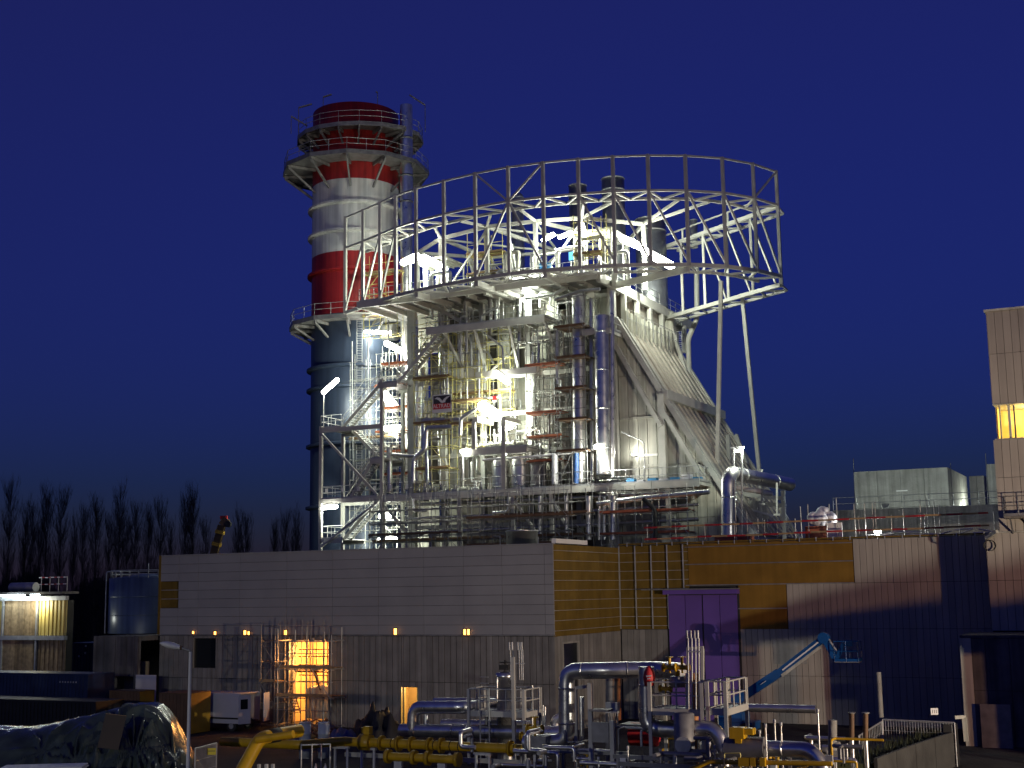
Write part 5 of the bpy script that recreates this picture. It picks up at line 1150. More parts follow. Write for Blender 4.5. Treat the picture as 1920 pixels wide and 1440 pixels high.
# --- blue-reflecting manifold at left centre
VM = 60.5
tpipe('big horizontal silver manifold behind the yellow line', pvl(VM, [(752, 1369), (1058, 1374)]), .33, ALU, n=22, bands=2.2)
tpipe('silver manifold arm rising and running right to the platform', [Pv(775, 1368, VM), Pv(776, 1326, VM), Pv(870, 1326, VM), W(ux(890, 1326, VM), VM + 2.4, zx(870, 1326, VM))], .33, ALU, n=22, bend=1.5)
tpipe('second silver arm behind the first manifold arm', [Pv(815, 1318, VM + 1.6), Pv(890, 1318, VM + 1.6)], .28, ALU, n=18)
tpipe('silver stub pipe joining the manifold arms', pvl(VM + .4, [(799, 1340), (799, 1366)]), .15, ALU, n=14)
tpipe('long silver run behind the ladder platform', pvl(VM + 1.8, [(830, 1358), (1020, 1362)]), .28, ALU, n=18)
tpipe('silver elbow behind the big gas pipe', pvl(VM + .5, [(1040, 1400), (1041, 1350), (1052, 1345)]), .24, ALU, n=16)
vs1 = thing('filter_vessel', 'upright dark vessel with top valve stack on the ladder platform', 'vessel', W(ux(948, 1330, VM + 1.2), VM + 1.2, 0))
uu_ = ux(948, 1300, VM + 1.2); b = MB(); b.lathe(W(uu_, VM + 1.2, 0), [(.45, 0), (.45, zx(948, 1275, VM + 1)), (.5, zx(948, 1275, VM + 1)), (.5, zx(948, 1262, VM + 1)), (.2, zx(948, 1260, VM + 1)), (.0, zx(948, 1259, VM + 1))], 22); b.build('shell', ALU, vs1)
rod('valve_stem', W(uu_, VM + 1.2, zx(948, 1260, VM + 1)), W(uu_, VM + 1.2, zx(948, 1238, VM + 1)), .06, BLACK, vs1); rod('valve_wheel', W(uu_, VM + 1.2, zx(948, 1243, VM + 1)), W(uu_, VM + 1.2, zx(948, 1241, VM + 1)), .3, BLACK, vs1, 14)
boxp('actuator', uu_ - .25, uu_ + .25, VM + 1.0, VM + 1.4, zx(948, 1256, VM + 1), zx(948, 1247, VM + 1), BLACK, vs1)
for x, yt, yb in ((932, 1270, 1315), (966, 1290, 1320), (998, 1285, 1360), (1018, 1322, 1362), (1022, 1325, 1362)):
    tpipe('thin bright standpipe by the ladder platform', pvl(VM + .6, [(x, yt), (x, yb)]), .06, ALU, n=10, group='standpipes by the ladder platform', name='small_pipe')
# vent pipe clusters
def vent_cluster(label, xs, yt, yb, V, parent=None):
    t = thing('vent_cluster', label, 'vent pipes', Pv(xs[0], yb, V))
    for i, x in enumerate(xs):
        p, q = Pv(x + 3, yb, V + (i % 2) * .15), Pv(x + 2, yt + 14, V + (i % 2) * .15); rod('vent_pipe', p, q, .035, GALV, t, 8); rod('vent_tip', Pv(x, yt, V), Pv(x + .5, yt + 15, V), .055, GALV, t, 8)
    bar('tie_bar', Pv(xs[0] + 2, yt + 40, V - .08), Pv(xs[-1] + 6, yt + 40, V - .08), .05, .05, GALV, t)
    return t
vent_cluster('left cluster of slim vent pipes above the ladder platform', [955, 960, 971, 975, 978], 1204, 1275, VM)
vent_cluster('right cluster of four slim vent pipes above the railed platform', [1288, 1295, 1302, 1308], 1182, 1330, 52.6)
# railed platforms
def skid_platform(label, x0, x1, yd, V, dv, posts=True):
    t = thing('skid_platform', label, 'platform', W((ux(x0, yd, V) + ux(x1, yd, V)) / 2, V + dv / 2, 0))
    u0, u1, z = ux(x0, yd, V), ux(x1, yd, V), zx(x0, yd, V)
    boxp('deck', u0, u1, V, V + dv, z - .08, z, GALV, t)
    for v0, v1 in ((V - .09, V - .005), (V + dv + .005, V + dv + .09)): boxp('edge_channel', u0 - .1, u1 + .1, v0, v1, z - .22, z + .05, STEEL, t)
    boxp('edge_channel', u0 - .1, u0 - .01, V, V + dv, z - .22, z + .05, STEEL, t); boxp('edge_channel', u1 + .01, u1 + .1, V, V + dv, z - .22, z + .05, STEEL, t)
    for u in (u0 - .02, u1 + .02):
        for v in (V - .15, V + dv + .15): boxp('leg', u - .07, u + .07, v - .05, v + .05, 0, z + 1.1, STEEL, t)
    for pts_ in ([W(u0, V - .04, z), W(u1, V - .04, z)], [W(u1 + .05, V, z), W(u1 + .05, V + dv, z)], [W(u0, V + dv + .04, z), W(u1, V + dv + .04, z)], [W(u0 - .05, V, z), W(u0 - .05, V + dv, z)]):
        railing(pts_, t, STEEL, 1.1, 1.0, False, r=.035)
    return t, u0, u1, z
t, u0, u1, z = skid_platform('left ladder platform of pale steel above the silver manifold', 882, 984, 1334, VM - .6, 1.6)
b = MB(); ul = ux(902, 1334, VM - .7)
for k in (0, .5): b.rod(W(ul + k, VM - .8, 0), W(ul + k, VM - .8, z + 1.15), .04, 6)
for k in range(14): b.rod(W(ul, VM - .8, .3 + k * .3), W(ul + .5, VM - .8, .3 + k * .3), .02, 5)
b.build('ladder', STEEL, t); uq = ux(964, 1300, VM - .7); boxp('mast_post', uq - .08, uq + .08, VM - .85, VM - .7, 0, zx(964, 1232, VM - .7), STEEL, t)
t, u0, u1, z = skid_platform('right railed platform of pale steel beside the purple door', 1222, 1318, 1330, 52.8, 1.5)
t2, u0, u1, z = skid_platform('small outer railed platform beside the right one', 1330, 1362, 1330, 52.8, 2.6)
hp = thing('hoist_frame', 'tall pale goalpost frame behind the four vent pipes', 'frame', Pv(1318, 1330, 53))
bar('post', Pv(1317, 1216, 53.1), Pv(1317, 1332, 53.1), .12, .12, STEEL, hp, VV); bar('beam', Pv(1288, 1216, 53.1), Pv(1319, 1214, 53.1), .1, .1, STEEL, hp); bar('post', Pv(1289, 1216, 53.1), Pv(1289, 1332, 53.1), .06, .06, STEEL, hp, VV)
# red covered valve, yellow valves on right platform, grey meter
rc = thing('red_cover', 'red fabric cover with white marks tied over a valve', 'cover', Pv(1217, 1283, 53)); pz_ = Pv(1217, 1268, 53)
b = MB(); b.lathe(Vector((pz_.x, pz_.y, 0)), [(.06, pz_.z + .42), (.2, pz_.z + .2), (.25, pz_.z - .05), (.2, pz_.z - .38), (.0, pz_.z - .4)], 12); b.build('hood', REDP, rc)
bar('white_mark', Pv(1212, 1268, 52.72), Pv(1221, 1267, 52.72), .03, .06, SIGNW, rc); bar('white_mark', Pv(1214, 1273, 52.72), Pv(1219, 1272, 52.72), .03, .05, SIGNW, rc)
valve('left yellow valve on the bridge pipe end', ux(1256, 1258, 53.2), 53.2, zx(1256, 1262, 53.2), YELLOW, .65); valve('right yellow valve on the bridge pipe end', ux(1279, 1256, 53.2), 53.2, zx(1279, 1262, 53.2), YELLOW, .65)
valve('small yellow valve hanging inside the right platform railing', ux(1248, 1296, 53.4), 53.4, zx(1248, 1300, 53.4), YELLOW, .55)
mb = thing('gas_meter', 'round grey meter drum on the bridge pipe', 'meter', Pv(1271, 1280, 53.4)); pm = Pv(1271, 1278, 53.4); rod('drum', pm - ZZ * .22, pm + ZZ * .22, .32, DGALV, mb, 20); rod('neck', pm + ZZ * .22, pm + ZZ * .45, .1, YELLOW, mb, 10)
# skid base frames, dark tanks, barriers
for x0, x1, y, V in ((1150, 1330, 1418, 51.5), (1050, 1180, 1408, 54.0), (1160, 1400, 1432, 50.0), (1420, 1540, 1395, 53)):
    t = thing('equipment_skid', 'low steel skid frame lying under the gas pipework', 'frame', W(ux(x0, y, V), V, 0), 'skid frames'); z = max(.25, zx(x0, y, V))
    bar('beam', W(ux(x0, y, V), V, z), W(ux(x1, y, V), V, z), .12, .16, DGALV, t)
    for k in (.05, .5, .95): u_ = ux(x0, y, V) * (1 - k) + ux(x1, y, V) * k; boxp('leg', u_ - .06, u_ + .06, V - .06, V + .06, 0, z - .09, DGALV, t)
rt = thing('red_tank', 'small red tank with grey top half hidden in the skid', 'tank', Pv(1208, 1400, 57)); b = MB(); b.sweep(pvl(57, [(1184, 1376), (1232, 1378)]), .5, 18); b.build('shell', REDP, rt)
pb = Pv(1208, 1362, 56.9); boxp('cover', pb.dot(UU) - 1.0, pb.dot(UU) + .9, 56.4, 57.6, pb.z - .05, pb.z + .12, DGALV, rt)
for k in (-1, 1): boxp('saddle', pb.dot(UU) + k * .6 - .1, pb.dot(UU) + k * .6 + .1, 56.7, 57.3, 0, .9, DGALV, rt)
pp = thing('pump_frame', 'pale door-shaped steel frame with grey pump behind the big pipe', 'frame', Pv(1085, 1400, 57.5))
bar('post', Pv(1079, 1290, 57.5), W(ux(1079, 1340, 57.5), 57.5, 0), .14, .14, STEEL, pp, VV); bar('beam', Pv(1079, 1290, 57.5), Pv(1100, 1287, 57.5), .14, .14, STEEL, pp); rod('pump', Pv(1090, 1306, 57.8), W(ux(1090, 1340, 57.8), 57.8, .6), .12, ALU, pp)
tpipe('orange-brown standpipe behind the bridge pipe', pvl(57, [(1160, 1268), (1161, 1350)]), .09, HOSE, n=10)
tpipe('thick dark pillar pipe behind the bridge pipe', pvl(57.2, [(1148, 1265), (1148, 1440)]), .3, DGALV, n=16)
jb = thing('junction_box', 'grey junction box cluster on thin legs behind the control panel', 'box', Pv(1148, 1350, 55.5)); pj = Pv(1148, 1328, 55.5); boxp('box', pj.dot(UU) - .28, pj.dot(UU) + .28, 55.4, 55.7, pj.z - .2, pj.z + .25, GALV, jb)
for k in range(5): rod('cable_leg', W(pj.dot(UU) - .22 + k * .11, 55.55, 0), W(pj.dot(UU) - .22 + k * .11, 55.55, pj.z - .2), .025, DGALV, jb, 6)
wp = tpipe('tall white capped pipe standing in front of the dark wall', pvl(70, [(1647, 1260), (1652, 1345)]), .13, CONC, n=12)
gp = tpipe('thick pale upright pipe with a flat cap at the right skid', pvl(53, [(1561, 1350), (1561, 1455)]), .17, CONC, n=14)
for x in (1597, 1623):
    t = thing('insulator_post', 'rusty ribbed standpipe with silver wrap at the right skid', 'post', Pv(x, 1440, 54), 'rusty standpipes'); p, q = Pv(x, 1338, 54), Pv(x, 1385, 54); rod('upper_tube', q, p, .1, BROWN, t, 10); rod('cap', p, p + ZZ * .05, .15, CONC, t, 10); rod('wrapped_tube', Vector((q.x, q.y, 0)), q, .09, ALU, t, 10)
# portable white bottles, small items at left skid
rk = thing('bottle_rack', 'steel rack holding white gas bottles beside the yellow pipe', 'rack', Pd(590, 1440, 62)); 
for x in (565, 585, 602, 619): p = Pd(x, 1395, 62); rod('rack_post', Vector((p.x, p.y, 0)), p, .035, GALV, rk, 6)
bar('rack_rail', Pd(565, 1397, 62), Pd(619, 1395, 62), .05, .05, GALV, rk)
for x in (592, 610):
    p = Pd(x, 1440, 61.8); t = thing('gas_bottle', 'white gas bottle standing in the steel rack', 'bottle', Vector((p.x, p.y, 0)), 'bottles in the rack'); b = MB(); b.lathe(Vector((p.x, p.y, 0)), [(.0, 0), (.15, .01), (.15, .5), (.06, .66), (.04, .75), (0, .76)], 14); b.build('bottle_body', SIGNW, t); rod('bottle_valve', Vector((p.x, p.y, .76)), Vector((p.x, p.y, .84)), .035, GALV, t, 8)

# ================================================================== YARD: van, crates, barrels, rolls, door scaffold
sd = scaffold('rust-lit scaffold standing in front of the glowing doorway', ux(522, 1300, VL - 1.6), ux(622, 1300, VL - 1.6), VL - 1.7, VL - .5, 0, 5.4, 1.6, 1.75, SCAF, (1, 2), PLANK, True, 'yard scaffolds')
sd2 = scaffold('thin dark scaffold tower left of the glowing doorway', ux(494, 1300, VL - 1.2), ux(520, 1300, VL - 1.2), VL - 1.5, VL - .4, 0, 5.6, 1.0, 1.3, DGALV, (2,), PLANK, False, 'yard scaffolds')
for x, yt in ((490, 1168), (525, 1165), (535, 1160), (566, 1162), (577, 1163), (583, 1163), (607, 1163), (617, 1175)):
    p = Pv(x, yt, VL - .45); t = thing('long_pole', 'tall thin pole leaning up the grey wall above the doorway', 'pole', W(p.dot(UU), VL - .45, 0), 'poles at the doorway'); rod('tube', W(p.dot(UU), VL - .5, 0), p, .03, DGALV, t, 6); rod('foot', W(p.dot(UU), VL - .5, 0), W(p.dot(UU), VL - .5, .06), .07, DGALV, t, 8)
# van (seen side-on with its rear doors open)
VVAN = 68.6
va0, va1 = ux(366, 1330, VVAN), ux(452, 1330, VVAN)
van = thing('delivery_van', 'white delivery van with both rear doors swung open', 'van', W((va0 + va1) / 2, VVAN + 1, 0))
prof = [(0, .45), (0, 2.15), (.08, 2.32), (va1 - va0 - 1.7, 2.36), (va1 - va0 - .0, 2.32), (va1 - va0, .5)]
L_ = va1 - va0
def side_prof(o_): return [(-2.3, .5), (-2.3, 1.05), (-1.6, 1.25), (-.9, 2.1), (-.5, 2.3), (L_ - .1, 2.34), (L_, 2.28), (L_, .48)]
pr = side_prof(0); vs = [W(va0 + a_, VVAN, c_) for a_, c_ in pr] + [W(va0 + a_, VVAN + 1.9, c_) for a_, c_ in pr]; n = len(pr)
b = MB(); b.face_block(vs, [tuple(range(n)), tuple(range(2 * n - 1, n - 1, -1))] + [(i, n + i, n + (i + 1) % n, (i + 1) % n) for i in range(n) if i != n - 2]); bd = b.build('body', VANW, van)
boxp('load_bay', va0 + .4, va1 - .05, VVAN + .08, VVAN + 1.82, .55, .6, BLACK, van); boxp('bulkhead', va0 + .3, va0 + .38, VVAN + .08, VVAN + 1.82, .6, 2.2, BLACK, van)
boxp('side_window', va0 - 1.2, va0 - .5, VVAN - .02, VVAN - .002, 1.3, 1.9, GLASS, van); boxp('rub_strip', va0 - .4, va1 - .05, VVAN - .03, VVAN - .002, .75, .85, BLACK, van)
for x in (va0 - 1.2, va1 - .75):
    for v in (VVAN - .02, VVAN + 1.62):
        c_ = W(x, v + .15, .34); wh = rod('wheel', c_ - VV * .12, c_ + VV * .12, .34, BLACK, van, 20); rod('hub', c_ - VV * .135, c_ - VV * .121, .18, GALV, wh, 14)
for sgn, v, (dx, dv) in ((0, VVAN, (.75, -.35)), (1, VVAN + 1.9, (.85, .2))):
    a_, c_ = W(va1 + .02, v, 0), W(va1 + .02 + dx, v + dv, 0)
    dr_ = bar('rear_door', (a_ + c_) / 2 + ZZ * .52, (a_ + c_) / 2 + ZZ * 2.26, .05, (c_ - a_).length, VANW, van, (c_ - a_).normalized().cross(ZZ))
    bar('door_window', (a_ + c_) / 2 + ZZ * 1.4 - VV * .04, (a_ + c_) / 2 + ZZ * 2.0 - VV * .04, .02, (c_ - a_).length * .6, GLASS, dr_, (c_ - a_).normalized().cross(ZZ))
boxp('rear_bumper', va1 + .0, va1 + .12, VVAN + .05, VVAN + 1.85, .4, .55, BLACK, van); boxp('tail_light', va1 + .002, va1 + .03, VVAN + .02, VVAN + .14, .95, 1.3, SIGNR, van)
# crates
def crate(label, x0, x1, yt, V, depth, mt, endmt, h=None):
    u0, u1 = ux(x0, yt, V), ux(x1, yt, V); z1 = zx(x0, yt, V) if h is None else h
    t = thing('storage_crate', label, 'crate', W((u0 + u1) / 2, V + depth / 2, 0))
    n = max(3, int((u1 - u0) / .25))
    boxp('inner_box', u0 + .04, u1 - .04, V + .04, V + depth - .04, 0.02, z1 - .04, BLACK, t)
    for k in range(n): boxp('slat', u0 + (u1 - u0) * k / n + .01, u0 + (u1 - u0) * (k + 1) / n - .01, V, V + .035, .05, z1, mt, t)
    boxp('end_panel', u1 - .035, u1, V + .036, V + depth, .05, z1, endmt, t); boxp('lid', u0 - .02, u1 + .02, V - .02, V + depth, z1 + .002, z1 + .05, mt, t)
crate('brown slatted crate with a mustard end behind the lamp post', 298, 352, 1300, 66.0, 2.2, BROWN, CRATEY)
crate('long brown crate with a mustard end beside the dark concrete block', 205, 262, 1296, 67.5, 1.4, BROWN, CRATEY)
pc_ = Pd(360, 1360, 78)
# barrels, hose, rolls, tarp
for x, lab in ((572, 'left blue-white barrel beside the yellow pipe'), (607, 'right blue-white barrel beside the yellow pipe')):
    p = Pd(x, 1395, 71); t = thing('barrel', lab, 'barrel', Vector((p.x, p.y, 0))); zt_ = Pd(x, 1354, 71).z; b = MB(); b.lathe(Vector((p.x, p.y, 0)), [(0, 0), (.3, 0), (.3, zt_ * .33), (.325, zt_ * .35), (.3, zt_ * .37), (.3, zt_ * .66), (.325, zt_ * .68), (.3, zt_ * .7), (.3, zt_), (.27, zt_ - .02), (0, zt_ - .02)], 20); b.build('drum', BARREL, t); b = MB(); b.lathe(Vector((p.x, p.y, 0)), [(.301, zt_ - .06), (.325, zt_ - .03), (.301, zt_)], 20); b.build('rim', GALV, t)
for x, x2, lab in ((535, 556, 'left rolled mat lying below the doorway'), (556, 585, 'right rolled mat lying below the doorway')):
    p, q = Pd(x, 1346, 78), Pd(x2, 1345, 80); p.z = q.z = .42; t = thing('rolled_mat', lab, 'roll', p); rod('roll', p, q, .4, ROLLM, t, 18); d_ = (q - p).normalized(); rod('roll_core', p - d_ * .01, p + d_ * .02, .12, BLACK, t, 10)
hs = []
for k in range(60): a_ = k * .55; c_ = Pd(592 + 9 * math.sin(k * .7), 1345, 78.5); hs.append(Vector((c_.x + .45 * math.cos(a_), c_.y + .5 * math.sin(a_), .3 + .9 * (k / 60) + .2 * math.sin(k * 1.7))))
tpipe('tangled orange hose heaped below the doorway', hs, .045, HOSE, 'hose', n=6, bend=1.0, name='hose')
ld_ = thing('wooden_ladder', 'short wooden ladder leaning inside the doorway scaffold', 'ladder', Pd(556, 1340, 79.5)); a_, c_ = Pd(553, 1338, 80), Pd(543, 1306, 81)
for k in (0, .42): rod('ladder_rail', a_ + UU * k, c_ + UU * k, .035, TIMBER, ld_, 8)
for k in range(6): m_ = a_ + (c_ - a_) * (k + .5) / 6; rod('rung', m_, m_ + UU * .42, .022, TIMBER, ld_, 6)
b = MB(); vs = []; n_, m_ = 20, 8
for j in range(m_ + 1):
    for i in range(n_ + 1):
        p = Pd(616 + 55 * i / n_, 1352, 76 + 3 * j / m_); s_ = math.sin(math.pi * i / n_) ** .4 * math.sin(math.pi * j / m_) ** .4
        vs.append(Vector((p.x, p.y, .02 + 1.0 * s_ * (.8 + .35 * noise.noise((i * .35, j * .5, 3))))))
b.face_block(vs, [(j * (n_ + 1) + i, j * (n_ + 1) + i + 1, (j + 1) * (n_ + 1) + i + 1, (j + 1) * (n_ + 1) + i) for j in range(m_) for i in range(n_)], True)
tag(b.build('blue_tarpaulin', BLUEBAG), 'crumpled dark blue tarpaulin heap right of the doorway', 'tarpaulin')
# dark rubbish heap left of the small door
b = MB(); vs = []; n_, m_ = 24, 10
for j in range(m_ + 1):
    for i in range(n_ + 1):
        p = Pd(660 + 95 * i / n_, 1352, 78 + 4 * j / m_); s_ = math.sin(math.pi * i / n_) ** .6 * math.sin(math.pi * j / m_) ** .5
        vs.append(Vector((p.x, p.y, .02 + 2.1 * s_ * (.7 + .6 * noise.noise((i * .3, j * .5, 9))))))
b.face_block(vs, [(j * (n_ + 1) + i, j * (n_ + 1) + i + 1, (j + 1) * (n_ + 1) + i + 1, (j + 1) * (n_ + 1) + i) for j in range(m_) for i in range(n_)], True)
tag(b.build('covered_heap', BLACK), 'black covered heap between the doorway and the small door', 'heap')

# ================================================================== FENCES
def mesh_fence(label, p, q, h, n=14, sign=None, posts=True, z0=0.0):
    t = thing('mesh_fence', label, 'fence', p); d = (q - p)
    b = MB()
    for k in range(n + 1): a_ = p + d * (k / n); b.rod(a_ + ZZ * (z0 + .08), a_ + ZZ * (z0 + h - .03), .012, 4)
    for k in range(5): z = z0 + .1 + (h - .15) * k / 4; b.rod(p + ZZ * z, q + ZZ * z, .012, 4)
    b.build('wire_mesh', GALV, t)
    for e in (p, q): rod('post', e, e + ZZ * (z0 + h), .03, GALV, t, 8)
    rod('top_rail', p + ZZ * (z0 + h), q + ZZ * (z0 + h), .025, GALV, t, 8)
    return t
def gp_(x, d): p = Pd(x, 1300, d); return Vector((p.x, p.y, 0))
t = mesh_fence('wire fence panel with a yellow sign beside the lamp post', gp_(368, 58), gp_(408, 60), 2.0, 22)
ps = Pd(397, 1409, 59.0); put('yellow_sign', prim('cube', SIGNY), Matrix.Translation(ps) @ Matrix.Diagonal((.36, .02, .28, 1)), t); put('sign_line', prim('cube', SIGNK), Matrix.Translation(ps - Vector((0, .013, -.02))) @ Matrix.Diagonal((.3, .004, .03, 1)), t)
t = mesh_fence('wire fence panel with a small white sign at the right yard edge', gp_(1652, 66), gp_(1786, 64), 2.0, 26)
ps = Pd(1752, 1334, 64.6); put('white_sign', prim('cube', SIGNW), Matrix.Translation(ps) @ Matrix.Diagonal((.34, .02, .3, 1)), t)
for k in range(3): put('sign_mark', prim('cube', SIGNK), Matrix.Translation(ps + Vector((-.09 + k * .09, -.013, 0))) @ Matrix.Diagonal((.03, .004, .16, 1)), t)
mesh_fence('wire fence panel closing the right skid corner', gp_(1606, 60), gp_(1650, 66), 1.9, 14)
mesh_fence('low wire fence crossing the yard before the tarpaulin pile', gp_(180, 55), gp_(355, 55.5), 1.3, 20)
mesh_fence('wire fence across the front of the gas skid', gp_(950, 51.3), gp_(1300, 47.5), 1.25, 60)
mesh_fence('wire fence in front of the yellow manifold', gp_(1330, 47.5), gp_(1560, 46), 1.25, 40)
# concrete retaining slabs with grassy top at the right
rw = thing('retaining_wall', 'low grey slab wall with a grassy top at the right yard edge', 'wall', gp_(1720, 58))
for k in range(4):
    a_ = Pd(1640 + k * 37, 1400, 55.0 + k * 2.3); c_ = Pd(1640 + (k + 1) * 37, 1400, 55.0 + (k + 1) * 2.3); zt_ = 1.55
    m_ = (a_ + c_) / 2; a_.z = c_.z = zt_ / 2; bar('slab', a_ + (c_ - a_) * .01, c_ - (c_ - a_) * .01, zt_, .14, SLABM, rw, Vector((0, 0, 1)).cross((c_ - a_).normalized()))
gr = MB()
for k in range(500):
    s_ = rnd(); p = Pd(1640 + s_ * 148, 1400, 55.0 + s_ * 9.2) + Vector((-ru(.1, 1.4), ru(.15, .6), 0)); h = ru(.15, .4); a_ = ru(0, 6.3)
    p.z = 1.2; e = Vector((math.cos(a_), math.sin(a_), 0)) * .02; gr.face_block([p - e, p + e, p + Vector((ru(-.1, .1), ru(-.1, .1), h + .25))], [(0, 1, 2)])
go = gr.build('grass_strip', GRASS); go['kind'] = 'stuff'; go['label'] = 'green grass fringe on top of the retaining slabs'; go['category'] = 'grass'
b = MB(); e0_, e1_ = Pd(1638, 1400, 55.2), Pd(1788, 1400, 64.4); e0_.z = e1_.z = 0
b.prism([e0_ + Vector((-1.6, .4, 0)), e0_ + Vector((-.1, .15, 0)), e1_ + Vector((-.1, .15, 0)), e1_ + Vector((-1.6, .4, 0))], 1.3); bk = b.build('earth_bank', GRASS); bk['kind'] = 'structure'
fr_ = thing('steel_hoop', 'pale bent steel hoop frame beside the dark annex', 'frame', Pd(1800, 1390, 66)); bar('post', Pd(1808, 1345, 66), Pd(1812, 1390, 66), .2, .2, CASING, fr_, VV); bar('beam', Pd(1790, 1345, 66), Pd(1810, 1344, 66), .16, .16, CASING, fr_)
boxp('steel_body', Pd(1798, 1400, 66).dot(UU) - .35, Pd(1798, 1400, 66).dot(UU) + .2, 66.5, 67.2, 0, 1.9, BLACK, fr_)

# ================================================================== BOOM LIFT (blue)
VBM = 76.0
bl = thing('boom_lift', 'blue articulated boom lift with raised boom before the dark wall', 'boom lift', W(ux(1385, 1340, VBM), VBM, 0))
b0, b1, b2 = Pv(1375, 1318, VBM), Pv(1460, 1262, VBM), Pv(1545, 1196, VBM)
bar('lower_boom', b0, b1, .42, .5, BLUEL, bl); bar('upper_boom', b1 - (b2 - b1) * .05, b2, .34, .38, BLUEL, bl)
bar('fly_boom', b1 + (b2 - b1) * .08 - ZZ * .3 - VV * .12, b1 + (b2 - b1) * .92 - ZZ * .36 - VV * .12, .12, .16, CASING, bl)
bar('side_stripe', b1 + (b2 - b1) * .1 - VV * .19 + ZZ * -.02, b1 + (b2 - b1) * .95 - VV * .19 + ZZ * -.02, .03, .08, SIGNW, bl)
rod('knuckle', b2 - VV * .3, b2 + VV * .3, .3, BLUEL, bl, 16); j2 = Pv(1568, 1238, VBM); bar('jib', b2, j2, .26, .3, BLUEL, bl); rod('jib_cylinder', b2 + UU * .2, j2 + UU * .18 + ZZ * .3, .06, GALV, bl)
bk0 = Pv(1580, 1210, VBM); bar('basket_mast', j2, Pv(1582, 1206, VBM), .2, .2, BLUEL, bl, VV)
put('decal', prim('cube', SIGNW), frame(b0 + (b1 - b0) * .62 - VV * .23, b0 + (b1 - b0) * .76 - VV * .23)[0] @ Matrix.Diagonal((.2, .02, (b1 - b0).length * .12, 1)), bl)
ub_ = ux(1588, 1240, VBM); zb0 = zx(1588, 1240, VBM); boxp('basket_floor', ub_ - .6, ub_ + .7, VBM - .4, VBM + .6, zb0 - .05, zb0, DGALV, bl)
railing([W(ub_ - .6, VBM - .4, zb0), W(ub_ + .7, VBM - .4, zb0), W(ub_ + .7, VBM + .6, zb0), W(ub_ - .6, VBM + .6, zb0), W(ub_ - .6, VBM - .4, zb0)], bl, BLUEL, 1.1, .7, True, 'basket_rail'); boxp('control_box', ub_ - .2, ub_ + .25, VBM + .4, VBM + .58, zb0 + .8, zb0 + 1.15, BLUEL, bl)
bu = b0.dot(UU); boxp('turret', bu - .9, bu + .7, VBM - .8, VBM + .8, .85, 1.7, BLUEL, bl); boxp('chassis', bu - 1.3, bu + 1.3, VBM - .9, VBM + .9, .4, .84, BLUEL, bl)
bar('turret_arm', W(bu, VBM, 1.7), b0, .4, .4, BLUEL, bl)
for x in (-1, 1):
    for v in (-.95, .95): c_ = W(bu + x * .95, VBM + v, .42); wh = rod('wheel', c_ - VV * .14, c_ + VV * .14, .42, BLACK, bl, 20); rod('hub', c_ - VV * .15, c_ + VV * .15, .2, GALV, wh, 14)
tpipe('long horizontal silver pipe passing behind the right skid', pvl(60, [(1360, 1326), (1530, 1330)]), .18, ALU, n=14)

# ================================================================== STREET LAMP
pl = Pd(357, 1222, 52); sl_ = thing('street_lamp', 'tall pale street lamp with an unlit drooping head', 'street lamp', Vector((pl.x, pl.y, 0)))
b = MB(); b.rod(Vector((pl.x, pl.y, 0)), Vector((pl.x, pl.y, pl.z)), .085, 14, .06); b.build('pole', WHITE, sl_)
h1 = Pd(338, 1214, 52); h2 = Pd(300, 1206, 52); pipe('arm', [Vector((pl.x, pl.y, pl.z - .1)), Vector((pl.x, pl.y, pl.z + .02)), h1], .045, DGALV, sl_, 10)
b = MB(); n_ = 12; rings = []; d_ = (h2 - h1)
for k in range(9):
    t_ = k / 8; r_ = .23 * math.sin(math.pi * (t_ * .85 + .12)) ** .7; c_ = h1 + d_ * t_
    rings.append([c_ + Vector((0, math.cos(TP * i / n_) * r_, math.sin(TP * i / n_) * r_ * .6)) for i in range(n_)])
vs = [v for r_ in rings for v in r_]; b.face_block(vs, [(j * n_ + i, j * n_ + (i + 1) % n_, (j + 1) * n_ + (i + 1) % n_, (j + 1) * n_ + i) for j in range(8) for i in range(n_)] + [tuple(range(n_)), tuple(range(8 * n_, 9 * n_))], True); b.build('lamp_head', WHITE, sl_)
rod('lamp_neck', h1 - d_ * .08, h1 + d_ * .08, .08, BROWN, sl_, 10)

